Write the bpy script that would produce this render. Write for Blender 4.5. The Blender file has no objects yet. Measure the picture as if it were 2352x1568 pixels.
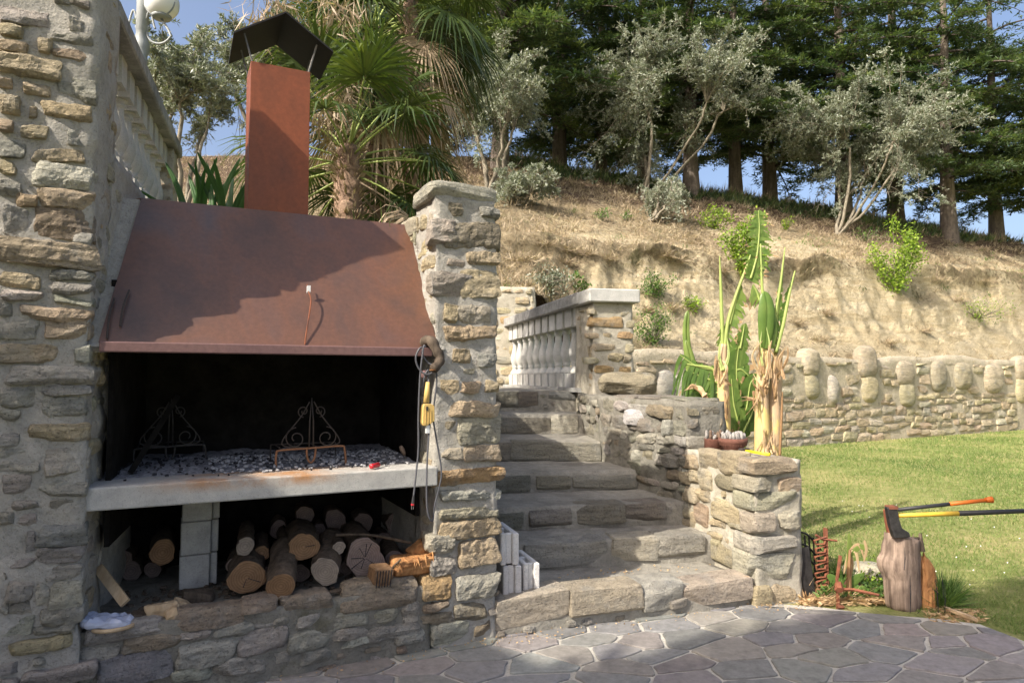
import bpy, math, random
import numpy as np
from mathutils import Vector, Matrix
random.seed(7)
RNG = np.random.default_rng(11)
sc = bpy.context.scene
col = sc.collection

# ------------------------------------------------------------------ camera
PITCH = math.radians(2.957)
EYE = 1.6
F = 1568.0
cam_d = bpy.data.cameras.new('camera')
cam_d.sensor_width = 36.0
cam_d.lens = 24.0
cam_d.clip_start = 0.05
cam_d.clip_end = 5000
cam = bpy.data.objects.new('camera', cam_d)
col.objects.link(cam)
cam.location = (0, 0, EYE)
cam.rotation_euler = (math.pi / 2 + PITCH, 0, 0)
sc.camera = cam

# ------------------------------------------------------------------ light
SUN_EL = math.radians(40.0)
SUN_H = np.array([0.74, 0.673]); SUN_H /= np.linalg.norm(SUN_H)
SUN_P = np.array([SUN_H[1], -SUN_H[0]])
world = bpy.data.worlds.new('World')
sc.world = world
world.use_nodes = True
wn = world.node_tree
for n in list(wn.nodes): wn.nodes.remove(n)
wo = wn.nodes.new('ShaderNodeOutputWorld')
wb = wn.nodes.new('ShaderNodeBackground')
sky = wn.nodes.new('ShaderNodeTexSky')
sky.sky_type = 'NISHITA'
sky.sun_disc = False
sky.sun_elevation = SUN_EL
sky.sun_rotation = math.atan2(-SUN_H[0], -SUN_H[1]) % (2 * math.pi)
sky.altitude = 300
sky.air_density = 0.75
sky.dust_density = 7.0
sky.ozone_density = 0.6
wn.links.new(sky.outputs[0], wb.inputs[0])
wb.inputs[1].default_value = 0.15
wn.links.new(wb.outputs[0], wo.inputs[0])
sun_d = bpy.data.lights.new('sun', 'SUN')
sun_d.energy = 3.8
sun_d.angle = math.radians(0.53)
sun_d.color = (1.0, 0.92, 0.80)
sun = bpy.data.objects.new('sun', sun_d)
col.objects.link(sun)
sd = Vector((SUN_H[0] * math.cos(SUN_EL), SUN_H[1] * math.cos(SUN_EL), -math.sin(SUN_EL)))
sun.rotation_euler = sd.to_track_quat('-Z', 'Y').to_euler()
sun.location = (-20, -18, 22)
sc.view_settings.view_transform = 'Standard'
sc.view_settings.look = 'None'
sc.view_settings.exposure = 1.0
sc.view_settings.gamma = 1.0
sc.view_settings.use_curve_mapping = False
sc.render.engine = 'CYCLES'
sc.cycles.max_bounces = 6
sc.cycles.diffuse_bounces = 4
sc.cycles.transparent_max_bounces = 4

# ------------------------------------------------------------------ survey: sight line through a photo point
CP, SP = math.cos(PITCH), math.sin(PITCH)
def ray(px, py):
    x = (px - 1176) / F; y = (784 - py) / F
    return np.array([x, CP - y * SP, SP + y * CP])
def at_plane(px, py, P0, n):
    d = ray(px, py); o = np.array([0, 0, EYE]); n = np.asarray(n, float)
    k = np.dot(np.asarray(P0, float) - o, n) / np.dot(d, n)
    return o + k * d
def at_z(px, py, z): return at_plane(px, py, (0, 0, z), (0, 0, 1))
def at_Y(px, py, Y): return at_plane(px, py, (0, Y, 0), (0, 1, 0))

# facade frame
FA = math.radians(26.2)
U = np.array([math.cos(FA), math.sin(FA), 0.0])
Vv = np.array([-math.sin(FA), math.cos(FA), 0.0])
A0 = np.array([-0.10, 4.25, 0.0])
def fac(t, w, z): return A0 + t * U + w * Vv + np.array([0, 0, z])
def on_fac(px, py, w=0.0):
    P = at_plane(px, py, A0 + w * Vv, Vv)
    r = P - A0
    return float(np.dot(r, U)), float(P[2])

# ------------------------------------------------------------------ noise
def _h(ix, iy, iz, s):
    n = (ix * 374761393 + iy * 668265263 + iz * 2147483647 + s * 1274126177) & 0xffffffff
    n = ((n ^ (n >> 13)) * 1274126177) & 0xffffffff
    n = n ^ (n >> 16)
    return (n & 0xffff) / 32767.5 - 1.0
def vnoise(P, s=0):
    P = np.asarray(P, float)
    I = np.floor(P).astype(np.int64); f = P - I; f = f * f * (3 - 2 * f)
    x, y, z = I[:, 0], I[:, 1], I[:, 2]; fx, fy, fz = f[:, 0], f[:, 1], f[:, 2]
    def L(a, b, t): return a + (b - a) * t
    r = []
    for dz in (0, 1):
        a = L(_h(x, y, z + dz, s), _h(x + 1, y, z + dz, s), fx)
        b = L(_h(x, y + 1, z + dz, s), _h(x + 1, y + 1, z + dz, s), fx)
        r.append(L(a, b, fy))
    return L(r[0], r[1], fz)
def fbm(P, octv=3, s=0):
    P = np.asarray(P, float); r = 0; a = 1.0; t = 0
    for i in range(octv):
        r = r + a * vnoise(P * (2 ** i) + 17.3 * i, s + i); t += a; a *= 0.5
    return r / t

# ------------------------------------------------------------------ objects
WL = {}
def link(o, loc, parent):
    col.objects.link(o)
    loc = np.asarray(loc, float)
    WL[o.name] = loc
    if parent is not None:
        o.parent = parent
        o.location = tuple(loc - WL[parent.name])
    else:
        o.location = tuple(loc)
    return o
def tag(o, label=None, cat=None, group=None, kind=None):
    if label: o['label'] = label
    if cat: o['category'] = cat
    if group: o['group'] = group
    if kind: o['kind'] = kind
    return o
def empty(name, loc, label, cat, group=None):
    o = bpy.data.objects.new(name, None)
    o.empty_display_size = 0.1
    link(o, loc, None)
    return tag(o, label, cat, group)
def child_empty(name, loc, parent):
    o = bpy.data.objects.new(name, None); o.empty_display_size = 0.05
    return link(o, loc, parent)
def me_np(name, V, Fq, mat=None, smooth=True, rnd=None, attrs=None):
    V = np.asarray(V, np.float32); Fq = np.asarray(Fq, np.int32)
    m = bpy.data.meshes.new(name)
    k = Fq.shape[1]; nf = len(Fq)
    m.vertices.add(len(V)); m.vertices.foreach_set('co', V.ravel())
    m.loops.add(nf * k); m.loops.foreach_set('vertex_index', Fq.ravel())
    m.polygons.add(nf)
    m.polygons.foreach_set('loop_start', np.arange(0, nf * k, k, dtype=np.int32))
    m.polygons.foreach_set('use_smooth', np.full(nf, smooth, bool))
    if rnd is not None:
        a = m.attributes.new('rnd', 'FLOAT', 'FACE'); a.data.foreach_set('value', np.asarray(rnd, np.float32))
    if attrs:
        for kx, vx in attrs.items():
            a = m.attributes.new(kx, 'FLOAT', 'POINT'); a.data.foreach_set('value', np.asarray(vx, np.float32))
    m.update(calc_edges=True)
    if mat: m.materials.append(mat)
    return m
def ob(name, V, Fs, mat, parent=None, org=None, smooth=True, rnd=None, attrs=None, color=None):
    """V world coordinates; Fs list of faces or (n,k) array"""
    V = np.asarray(V, float)
    if org is None: org = V.mean(0)
    org = np.asarray(org, float)
    if isinstance(Fs, np.ndarray):
        m = me_np(name, V - org, Fs, mat, smooth, rnd, attrs)
    else:
        m = bpy.data.meshes.new(name)
        m.from_pydata((V - org).tolist(), [], Fs)
        if smooth: m.polygons.foreach_set('use_smooth', [True] * len(m.polygons))
        if mat: m.materials.append(mat)
    o = bpy.data.objects.new(name, m)
    if color is not None: o.color = (*color, 1)
    link(o, org, parent)
    return o
class MB:
    def __init__(s): s.V = []; s.F = []; s.n = 0
    def add(s, V, Fs):
        V = np.asarray(V, float)
        s.V.append(V); s.F += [tuple(int(i) + s.n for i in f) for f in Fs]; s.n += len(V); return s
    def box(s, c, ax, ay, az, hx, hy, hz):
        c, ax, ay, az = [np.asarray(q, float) for q in (c, ax, ay, az)]
        V = [c + i * hx * ax + j * hy * ay + k * hz * az for k in (-1, 1) for j in (-1, 1) for i in (-1, 1)]
        return s.add(V, [(0, 2, 3, 1), (4, 5, 7, 6), (0, 1, 5, 4), (2, 6, 7, 3), (0, 4, 6, 2), (1, 3, 7, 5)])
    def tube(s, pts, r, n=6, cap=True, flat=1.0):
        V, Fs = tube_geo(pts, r, n, cap, flat); return s.add(V, Fs)
    def lathe(s, c, prof, n=16, sq=False):
        c = np.asarray(c, float); V = []; Fs = []
        for (r, z) in prof:
            for i in range(n):
                a = 2 * math.pi * i / n
                V.append(c + np.array([r * math.cos(a), r * math.sin(a), z]))
        for j in range(len(prof) - 1):
            for i in range(n):
                Fs.append((j * n + i, j * n + (i + 1) % n, (j + 1) * n + (i + 1) % n, (j + 1) * n + i))
        Fs.append(tuple(range(n))[::-1]); Fs.append(tuple((len(prof) - 1) * n + i for i in range(n)))
        return s.add(V, Fs)
    def build(s, name, mat, parent=None, org=None, smooth=False, color=None):
        V = np.concatenate(s.V)
        if org is None and parent is None:
            org = V.mean(0); org[2] = V[:, 2].min()
        o = ob(name, V, s.F, mat, parent, org, smooth, color=color)
        return o
def tube_geo(pts, r, n=6, cap=True, flat=1.0):
    pts = np.asarray(pts, float); m = len(pts)
    r = np.broadcast_to(np.asarray(r, float), (m,))
    T = np.gradient(pts, axis=0); T /= np.linalg.norm(T, axis=1)[:, None] + 1e-9
    ref = np.array([0, 0, 1.0]) if abs(T[0][2]) < 0.9 else np.array([1.0, 0, 0])
    a = np.cross(T[0], ref); a /= np.linalg.norm(a)
    V = []
    for i in range(m):
        a = a - T[i] * np.dot(a, T[i]); a /= np.linalg.norm(a) + 1e-9
        b = np.cross(T[i], a)
        for k in range(n):
            q = 2 * math.pi * k / n
            V.append(pts[i] + r[i] * (math.cos(q) * a + flat * math.sin(q) * b))
    Fs = [(i * n + k, i * n + (k + 1) % n, (i + 1) * n + (k + 1) % n, (i + 1) * n + k) for i in range(m - 1) for k in range(n)]
    if cap:
        Fs.append(tuple(range(n))[::-1]); Fs.append(tuple((m - 1) * n + k for k in range(n)))
    return np.array(V), Fs
def tubes_np(paths, radii, n=4):
    """many tubes -> V, F (quads) arrays"""
    Vs = []; Fq = []; c = 0
    for p, r in zip(paths, radii):
        V, Fs = tube_geo(p, r, n, False); Vs.append(V)
        Fq.append(np.array(Fs) + c); c += len(V)
    return np.concatenate(Vs), np.concatenate(Fq)
def smooth_path(P, n=24):
    P = np.asarray(P, float); m = len(P)
    out = []
    for t in np.linspace(0, m - 1 - 1e-6, n):
        i = int(t); f = t - i
        p0 = P[max(i - 1, 0)]; p1 = P[i]; p2 = P[i + 1]; p3 = P[min(i + 2, m - 1)]
        out.append(0.5 * ((2 * p1) + (-p0 + p2) * f + (2 * p0 - 5 * p1 + 4 * p2 - p3) * f * f + (-p0 + 3 * p1 - 3 * p2 + p3) * f ** 3))
    return np.array(out)

# ------------------------------------------------------------------ materials
def new_mat(name, rough=0.9, spec=0.25):
    m = bpy.data.materials.new(name); m.use_nodes = True
    nt = m.node_tree; b = nt.nodes['Principled BSDF']
    b.inputs['Roughness'].default_value = rough
    b.inputs['Specular IOR Level'].default_value = spec
    return m, nt, b
def nd(nt, t, **kw):
    n = nt.nodes.new(t)
    for k, v in kw.items(): setattr(n, k, v)
    return n
def coord(nt, kind='Object', scale=None, rndoff=False):
    if kind == 'World':
        out = nd(nt, 'ShaderNodeNewGeometry').outputs['Position']
    else:
        out = nd(nt, 'ShaderNodeTexCoord').outputs[kind]
    if rndoff:
        oi = nd(nt, 'ShaderNodeObjectInfo')
        sc_ = nd(nt, 'ShaderNodeVectorMath', operation='SCALE'); sc_.inputs[0].default_value = (7.1, 13.7, 5.3)
        nt.links.new(oi.outputs['Random'], sc_.inputs['Scale'])
        ad = nd(nt, 'ShaderNodeVectorMath', operation='ADD')
        nt.links.new(out, ad.inputs[0]); nt.links.new(sc_.outputs[0], ad.inputs[1]); out = ad.outputs[0]
    if scale is not None:
        mp = nd(nt, 'ShaderNodeMapping'); mp.inputs['Scale'].default_value = scale
        nt.links.new(out, mp.inputs['Vector']); out = mp.outputs[0]
    return out
def noise(nt, co, scale, detail=4, rough=0.6, dist=0.0):
    n = nd(nt, 'ShaderNodeTexNoise'); n.inputs['Scale'].default_value = scale
    n.inputs['Detail'].default_value = detail; n.inputs['Roughness'].default_value = rough
    n.inputs['Distortion'].default_value = dist
    nt.links.new(co, n.inputs['Vector']); return n.outputs['Fac']
def ramp(nt, fac, stops, interp='LINEAR'):
    r = nd(nt, 'ShaderNodeValToRGB'); r.color_ramp.interpolation = interp
    e = r.color_ramp.elements
    while len(e) < len(stops): e.new(0.5)
    for i, (p, c) in enumerate(stops):
        e[i].position = p
        e[i].color = (*c, 1) if not isinstance(c, (int, float)) else (c, c, c, 1)
    nt.links.new(fac, r.inputs[0]); return r.outputs[0]
def mixc(nt, fac, a, b, mode='MIX'):
    m = nd(nt, 'ShaderNodeMix', data_type='RGBA', blend_type=mode)
    for s, v in ((m.inputs[0], fac), (m.inputs[6], a), (m.inputs[7], b)):
        if hasattr(v, 'is_linked'): nt.links.new(v, s)
        elif isinstance(v, (int, float)): s.default_value = v if s.type == 'VALUE' else (v, v, v, 1)
        else: s.default_value = (*v, 1)
    return m.outputs[2]
def math_(nt, op, a, b=0.5, clamp=False):
    m = nd(nt, 'ShaderNodeMath', operation=op, use_clamp=clamp)
    for s, v in ((m.inputs[0], a), (m.inputs[1], b)):
        if hasattr(v, 'is_linked'): nt.links.new(v, s)
        else: s.default_value = v
    return m.outputs[0]
def bump(nt, b, h, strength=0.5, dist=0.01, prev=None):
    n = nd(nt, 'ShaderNodeBump'); n.inputs['Strength'].default_value = strength
    n.inputs['Distance'].default_value = dist
    nt.links.new(h, n.inputs['Height'])
    if prev is not None: nt.links.new(prev, n.inputs['Normal'])
    nt.links.new(n.outputs[0], b.inputs['Normal']); return n.outputs[0]
def attr(nt, name):
    n = nd(nt, 'ShaderNodeAttribute'); n.attribute_name = name; return n.outputs['Fac']
def setc(nt, b, c):
    if hasattr(c, 'is_linked'): nt.links.new(c, b.inputs['Base Color'])
    else: b.inputs['Base Color'].default_value = (*c, 1)

def stone_mat(name='sandstone', lichen=0.35, fine=60.0, dist=0.012):
    m, nt, b = new_mat(name, 0.92, 0.2)
    co = coord(nt, 'Object', None, True)
    oi = nd(nt, 'ShaderNodeObjectInfo')
    lay = noise(nt, coord(nt, 'Object', (3, 3, 14), True), 1.6, 5, 0.65, 0.6)
    blot = noise(nt, co, 5.5, 4, 0.6)
    gr = noise(nt, co, fine, 5, 0.75)
    c1 = mixc(nt, ramp(nt, lay, [(0.3, 0.0), (0.7, 1.0)]), (0.70, 0.69, 0.68), (1.25, 1.21, 1.13))
    c = mixc(nt, 1.0, oi.outputs['Color'], c1, 'MULTIPLY')
    c = mixc(nt, math_(nt, 'MULTIPLY', ramp(nt, blot, [(0.52, 0.0), (0.66, 1.0)]), lichen), c, (0.30, 0.31, 0.30))
    dk = ramp(nt, gr, [(0.30, 0.35), (0.46, 1.0), (0.62, 1.0), (0.75, 1.18)])
    c = mixc(nt, 1.0, c, dk, 'MULTIPLY')
    setc(nt, b, c)
    n0 = bump(nt, b, noise(nt, co, 14, 6, 0.75, 0.5), 1.0, dist * 3.6)
    n1 = bump(nt, b, noise(nt, co, 42, 4, 0.7, 0.8), 0.9, dist * 1.3, n0)
    n2 = bump(nt, b, lay, 0.7, dist * 2.6, n1)
    bump(nt, b, gr, 0.8, dist * 0.7, n2)
    return m
def mortar_mat(name, c0, c1, fine=70, dist=0.008, stain=(0.25, 0.24, 0.2), st=0.4, moss=0.0):
    m, nt, b = new_mat(name, 0.95, 0.15)
    co = coord(nt, 'World')
    big = noise(nt, co, 2.2, 5, 0.6)
    mid = noise(nt, co, 12, 5, 0.7)
    gr = noise(nt, co, fine, 5, 0.8)
    c = mixc(nt, ramp(nt, mid, [(0.3, 0.0), (0.7, 1.0)]), c0, c1)
    c = mixc(nt, math_(nt, 'MULTIPLY', ramp(nt, big, [(0.5, 0.0), (0.68, 1.0)]), st), c, stain)
    if moss > 0:
        c = mixc(nt, math_(nt, 'MULTIPLY', ramp(nt, noise(nt, co, 4.3, 6, 0.75), [(0.55, 0.0), (0.66, 1.0)]), moss), c, (0.075, 0.07, 0.03))
    c = mixc(nt, 1.0, c, ramp(nt, gr, [(0.28, 0.45), (0.45, 1.0), (0.8, 1.12)]), 'MULTIPLY')
    setc(nt, b, c)
    n1 = bump(nt, b, mid, 0.8, dist * 3)
    bump(nt, b, gr, 0.7, dist, n1)
    return m
M = {}
M['stone'] = stone_mat()
M['mortar'] = mortar_mat('wall_mortar', (0.33, 0.315, 0.28), (0.48, 0.45, 0.40), dist=0.012)
M['mortar_warm'] = mortar_mat('warm_mortar', (0.36, 0.33, 0.26), (0.50, 0.46, 0.38), moss=0.35)
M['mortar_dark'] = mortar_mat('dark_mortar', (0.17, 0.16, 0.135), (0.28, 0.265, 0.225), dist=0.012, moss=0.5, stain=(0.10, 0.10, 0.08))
M['mortar_sand'] = mortar_mat('sandy_mortar', (0.40, 0.35, 0.26), (0.52, 0.46, 0.35), fine=30, dist=0.02)
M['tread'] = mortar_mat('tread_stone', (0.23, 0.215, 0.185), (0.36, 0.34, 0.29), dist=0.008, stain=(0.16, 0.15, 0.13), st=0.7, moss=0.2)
M['joint'] = mortar_mat('paving_joint', (0.36, 0.345, 0.31), (0.52, 0.495, 0.44), fine=90, dist=0.004)
M['concrete'] = mortar_mat('grey_concrete', (0.33, 0.33, 0.32), (0.46, 0.455, 0.43), fine=120, dist=0.0035, stain=(0.17, 0.17, 0.16), st=0.6)
M['cast'] = mortar_mat('cast_stone', (0.40, 0.40, 0.38), (0.53, 0.52, 0.49), fine=120, dist=0.002, stain=(0.33, 0.32, 0.28), st=0.5)
M['cap'] = mortar_mat('weathered_coping', (0.22, 0.22, 0.21), (0.42, 0.41, 0.39), fine=100, dist=0.004, stain=(0.10, 0.10, 0.10), st=0.7)

def slab_mat():
    m, nt, b = new_mat('hearth_concrete', 0.95, 0.15)
    co = coord(nt, 'World')
    gr = noise(nt, co, 150, 4, 0.8); mid = noise(nt, co, 14, 5, 0.7)
    c = mixc(nt, ramp(nt, mid, [(0.3, 0.0), (0.7, 1.0)]), (0.36, 0.35, 0.33), (0.50, 0.49, 0.45))
    sx = nd(nt, 'ShaderNodeSeparateXYZ'); nt.links.new(co, sx.inputs[0])
    # rust run along the front upper edge
    zr = nd(nt, 'ShaderNodeMapRange'); zr.inputs[1].default_value = 1.02; zr.inputs[2].default_value = 1.066
    nt.links.new(math_(nt, 'ADD', sx.outputs[2], math_(nt, 'MULTIPLY', mid, 0.02)), zr.inputs[0])
    xr = ramp(nt, math_(nt, 'MULTIPLY', math_(nt, 'ADD', sx.outputs[0], 2.2), 0.5), [(0.18, 0.0), (0.34, 1.0), (0.55, 1.0), (0.66, 0.15), (0.8, 0.0)])
    f = math_(nt, 'MULTIPLY', math_(nt, 'MULTIPLY', zr.outputs[0], xr), ramp(nt, noise(nt, co, 6, 4, 0.7), [(0.38, 0.2), (0.6, 1.0)]))
    c = mixc(nt, math_(nt, 'MULTIPLY', f, 0.85), c, (0.42, 0.20, 0.07))
    c = mixc(nt, 1.0, c, ramp(nt, gr, [(0.3, 0.4), (0.42, 1.0), (0.8, 1.1)]), 'MULTIPLY')
    setc(nt, b, c); n1 = bump(nt, b, mid, 0.5, 0.006); bump(nt, b, gr, 0.8, 0.004, n1)
    return m
M['slab'] = slab_mat()

def rust_mat(name, c0, c1, c2, rough=0.45, spec=0.5, streak=(6, 6, 0.6), metal=0.0):
    m, nt, b = new_mat(name, rough, spec)
    st = noise(nt, coord(nt, 'World', streak), 0.9, 4, 0.55, 0.4)
    fn = noise(nt, coord(nt, 'World'), 38, 5, 0.7)
    bl = noise(nt, coord(nt, 'World'), 2.6, 4, 0.6)
    c = ramp(nt, st, [(0.34, c0), (0.5, c1), (0.66, c2)])
    c = mixc(nt, ramp(nt, bl, [(0.4, 0.0), (0.7, 0.5)]), c, c1)
    c = mixc(nt, 1.0, c, ramp(nt, fn, [(0.3, 0.8), (0.7, 1.12)]), 'MULTIPLY')
    setc(nt, b, c)
    b.inputs['Metallic'].default_value = metal
    nt.links.new(ramp(nt, st, [(0.3, rough + 0.12), (0.7, rough - 0.08)]), b.inputs['Roughness'])
    bump(nt, b, fn, 0.12, 0.002)
    return m
M['hood'] = rust_mat('weathered_steel_hood', (0.060, 0.039, 0.035), (0.132, 0.060, 0.036), (0.082, 0.058, 0.056), 0.42, 0.6, (2.4, 2.4, 0.22))
M['lip'] = rust_mat('hood_lip_steel', (0.15, 0.085, 0.085), (0.19, 0.105, 0.095), (0.13, 0.075, 0.075), 0.55, 0.4, (1, 1, 4))
M['chimney'] = rust_mat('rust_orange_steel', (0.15, 0.047, 0.022), (0.225, 0.063, 0.025), (0.125, 0.043, 0.025), 0.55, 0.4, (2, 2, 1))
M['rust'] = rust_mat('old_rust', (0.16, 0.06, 0.035), (0.24, 0.09, 0.05), (0.12, 0.055, 0.04), 0.85, 0.2, (9, 9, 9))
def flat(name, c, rough=0.8, spec=0.3, metal=0.0, nz=None, var=0.25, bdist=0.002):
    m, nt, b = new_mat(name, rough, spec); b.inputs['Metallic'].default_value = metal
    if nz:
        f = noise(nt, coord(nt, 'Object', None, True), nz, 5, 0.7)
        c2 = mixc(nt, 1.0, c, ramp(nt, f, [(0.3, 1 - var), (0.7, 1 + var)]), 'MULTIPLY'); setc(nt, b, c2)
        bump(nt, b, f, 0.5, bdist)
    else: setc(nt, b, c)
    return m
M['black_steel'] = flat('black_painted_steel', (0.012, 0.011, 0.011), 0.6, 0.3, nz=20)
M['rod'] = flat('grey_steel_rod', (0.16, 0.15, 0.14), 0.5, 0.5, 0.3, nz=40)
M['soot'] = flat('sooted_wall', (0.014, 0.013, 0.012), 0.98, 0.05, nz=7, var=0.6, bdist=0.02)
M['iron'] = flat('burnt_iron', (0.055, 0.045, 0.04), 0.7, 0.4, 0.2, nz=50)
M['iron_rust'] = flat('heat_rusted_iron', (0.26, 0.13, 0.07), 0.8, 0.3, 0.0, nz=50)
M['cable'] = flat('grey_black_cable', (0.09, 0.09, 0.10), 0.5, 0.4)
M['ash'] = flat('ash_bed', (0.27, 0.27, 0.285), 1.0, 0.05, nz=45, var=0.7, bdist=0.012)
M['char'] = flat('charcoal', (0.03, 0.03, 0.034), 0.9, 0.2, nz=60, var=0.8)
M['ashlump'] = flat('ash_lumps', (0.36, 0.36, 0.37), 0.95, 0.1, nz=60, var=0.4)
M['yellow_plastic'] = flat('cream_yellow_plastic', (0.62, 0.42, 0.14), 0.5, 0.4, nz=12, var=0.1)
M['white_plastic'] = flat('white_plastic', (0.75, 0.75, 0.73), 0.5, 0.4)
M['red_plastic'] = flat('red_plastic', (0.5, 0.02, 0.03), 0.4, 0.5)
M['dark_plastic'] = flat('dark_plastic', (0.03, 0.03, 0.032), 0.5, 0.4)
M['orange_plastic'] = flat('orange_plastic', (0.62, 0.15, 0.02), 0.45, 0.4)
M['yellow_paint'] = flat('yellow_handle', (0.66, 0.42, 0.05), 0.45, 0.4, nz=15, var=0.15)
M['bright_yellow'] = flat('bright_yellow', (0.85, 0.62, 0.02), 0.45, 0.4)
M['axe_steel'] = flat('dark_forged_steel', (0.045, 0.042, 0.042), 0.5, 0.5, 0.4, nz=30, var=0.5)
M['terracotta'] = flat('terracotta', (0.15, 0.068, 0.05), 0.85, 0.2, nz=30, var=0.25)
M['white_block'] = mortar_mat('pale_concrete_block', (0.55, 0.54, 0.52), (0.66, 0.65, 0.63), fine=110, dist=0.004, stain=(0.42, 0.36, 0.34), st=0.5)
M['grey_paint'] = flat('pale_grey_cast_iron', (0.27, 0.29, 0.29), 0.5, 0.4, nz=20, var=0.1)
def globe_mat():
    m, nt, b = new_mat('opal_glass', 0.25, 0.5); setc(nt, b, (0.82, 0.82, 0.80))
    b.inputs['Subsurface Weight'].default_value = 0.0
    return m
M['globe'] = globe_mat()
M['cactus'] = flat('woolly_cactus', (0.30, 0.28, 0.26), 0.95, 0.1, nz=40, var=0.4, bdist=0.006)
M['cactus_dark'] = flat('dark_cactus', (0.16, 0.11, 0.08), 0.95, 0.1, nz=40, var=0.6, bdist=0.006)

def wood_mat(name, c0, c1, stretch=(40, 40, 3), dist=0.004, spec=0.2):
    m, nt, b = new_mat(name, 0.85, spec)
    co = coord(nt, 'Object', stretch, True)
    f = noise(nt, co, 1.0, 5, 0.65, 0.5); g = noise(nt, coord(nt, 'Object', None, True), 9, 4, 0.6)
    c = mixc(nt, ramp(nt, f, [(0.3, 0.0), (0.68, 1.0)]), c0, c1)
    c = mixc(nt, 1.0, c, ramp(nt, g, [(0.3, 0.75), (0.7, 1.15)]), 'MULTIPLY')
    setc(nt, b, c); bump(nt, b, f, 0.8, dist); return m
M['bark'] = wood_mat('rough_bark', (0.045, 0.035, 0.026), (0.15, 0.115, 0.085), (26, 26, 5), 0.012)
M['grey_wood'] = wood_mat('weathered_grey_wood', (0.10, 0.07, 0.055), (0.38, 0.285, 0.22), (30, 30, 2.5), 0.008)
M['red_wood'] = wood_mat('fresh_split_wood', (0.24, 0.10, 0.04), (0.55, 0.29, 0.12), (24, 24, 3), 0.008)
M['pale_wood'] = wood_mat('pale_wood', (0.38, 0.27, 0.16), (0.55, 0.42, 0.27), (30, 30, 3), 0.003)
M['cedar_bark'] = wood_mat('cedar_bark', (0.08, 0.066, 0.056), (0.19, 0.155, 0.13), (7, 7, 1.2), 0.03)
M['cedar_limb'] = wood_mat('cedar_limb_bark', (0.045, 0.036, 0.030), (0.11, 0.09, 0.075), (7, 7, 3), 0.02)
M['olive_bark'] = wood_mat('olive_bark', (0.14, 0.12, 0.09), (0.30, 0.27, 0.21), (14, 14, 4), 0.02)
M['palm_bark'] = wood_mat('palm_fibre', (0.14, 0.085, 0.055), (0.36, 0.25, 0.18), (10, 10, 14), 0.03)
def end_mat(name, c0, c1):
    m, nt, b = new_mat(name, 0.85, 0.2)
    co = coord(nt, 'Object', None, False)
    w = nd(nt, 'ShaderNodeTexWave', wave_type='RINGS', rings_direction='SPHERICAL'); w.inputs['Scale'].default_value = 24
    w.inputs['Distortion'].default_value = 2.5; w.inputs['Detail'].default_value = 3
    nt.links.new(co, w.inputs['Vector'])
    f = noise(nt, co, 18, 5, 0.7)
    c = mixc(nt, ramp(nt, w.outputs['Fac'], [(0.0, 0.0), (1.0, 0.55)]), c0, c1)
    c = mixc(nt, 1.0, c, ramp(nt, f, [(0.3, 0.7), (0.7, 1.2)]), 'MULTIPLY')
    setc(nt, b, c); bump(nt, b, w.outputs['Fac'], 0.3, 0.003); return m
M['end_warm'] = end_mat('cut_end_warm', (0.20, 0.115, 0.06), (0.32, 0.20, 0.115))
M['end_pale'] = end_mat('cut_end_pale', (0.25, 0.205, 0.165), (0.36, 0.305, 0.25))
M['end_grey'] = end_mat('cut_end_grey', (0.20, 0.15, 0.13), (0.30, 0.235, 0.20))

def leaf_mat(name, stops, trans=0.35, rough=0.55, spec=0.35, nscale=1.2, nvar=0.3):
    m, nt, b = new_mat(name, rough, spec)
    f = noise(nt, coord(nt, 'World'), nscale, 3, 0.5)
    r = attr(nt, 'rnd')
    v = math_(nt, 'ADD', math_(nt, 'MULTIPLY', r, 1 - nvar), math_(nt, 'MULTIPLY', f, nvar))
    c = ramp(nt, v, stops)
    setc(nt, b, c)
    tr = nd(nt, 'ShaderNodeBsdfTranslucent')
    nt.links.new(mixc(nt, 1.0, c, (1.15, 1.25, 0.6), 'MULTIPLY'), tr.inputs[0])
    mx = nd(nt, 'ShaderNodeMixShader'); mx.inputs[0].default_value = trans
    nt.links.new(b.outputs[0], mx.inputs[1]); nt.links.new(tr.outputs[0], mx.inputs[2])
    nt.links.new(mx.outputs[0], nt.nodes['Material Output'].inputs[0])
    return m
M['cedar'] = leaf_mat('cedar_needles', [(0.15, (0.028, 0.052, 0.034)), (0.5, (0.068, 0.108, 0.048)), (0.85, (0.17, 0.205, 0.06))], 0.35)
M['olive'] = leaf_mat('olive_leaves', [(0.1, (0.09, 0.115, 0.07)), (0.5, (0.19, 0.215, 0.155)), (0.9, (0.40, 0.42, 0.34))], 0.2, 0.45, 0.5)
M['palm'] = leaf_mat('palm_leaves', [(0.1, (0.020, 0.040, 0.014)), (0.5, (0.060, 0.092, 0.022)), (0.88, (0.14, 0.17, 0.035)), (0.97, (0.36, 0.33, 0.06))], 0.25, 0.4, 0.5, 2.0)
M['palm_dry'] = leaf_mat('dry_palm_leaves', [(0.1, (0.22, 0.16, 0.10)), (0.9, (0.48, 0.38, 0.27))], 0.2)
M['banana'] = leaf_mat('banana_leaf', [(0.1, (0.07, 0.13, 0.03)), (0.5, (0.15, 0.25, 0.055)), (0.9, (0.34, 0.42, 0.12))], 0.45, 0.35, 0.5, 9.0, 0.5)
M['banana_stem'] = leaf_mat('banana_stalk', [(0.1, (0.30, 0.37, 0.10)), (0.9, (0.42, 0.50, 0.18))], 0.1, 0.5, 0.4, 3.0)
M['shrub'] = leaf_mat('bright_shrub_leaves', [(0.1, (0.09, 0.16, 0.02)), (0.5, (0.20, 0.31, 0.035)), (0.9, (0.38, 0.48, 0.07))], 0.4)
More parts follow.
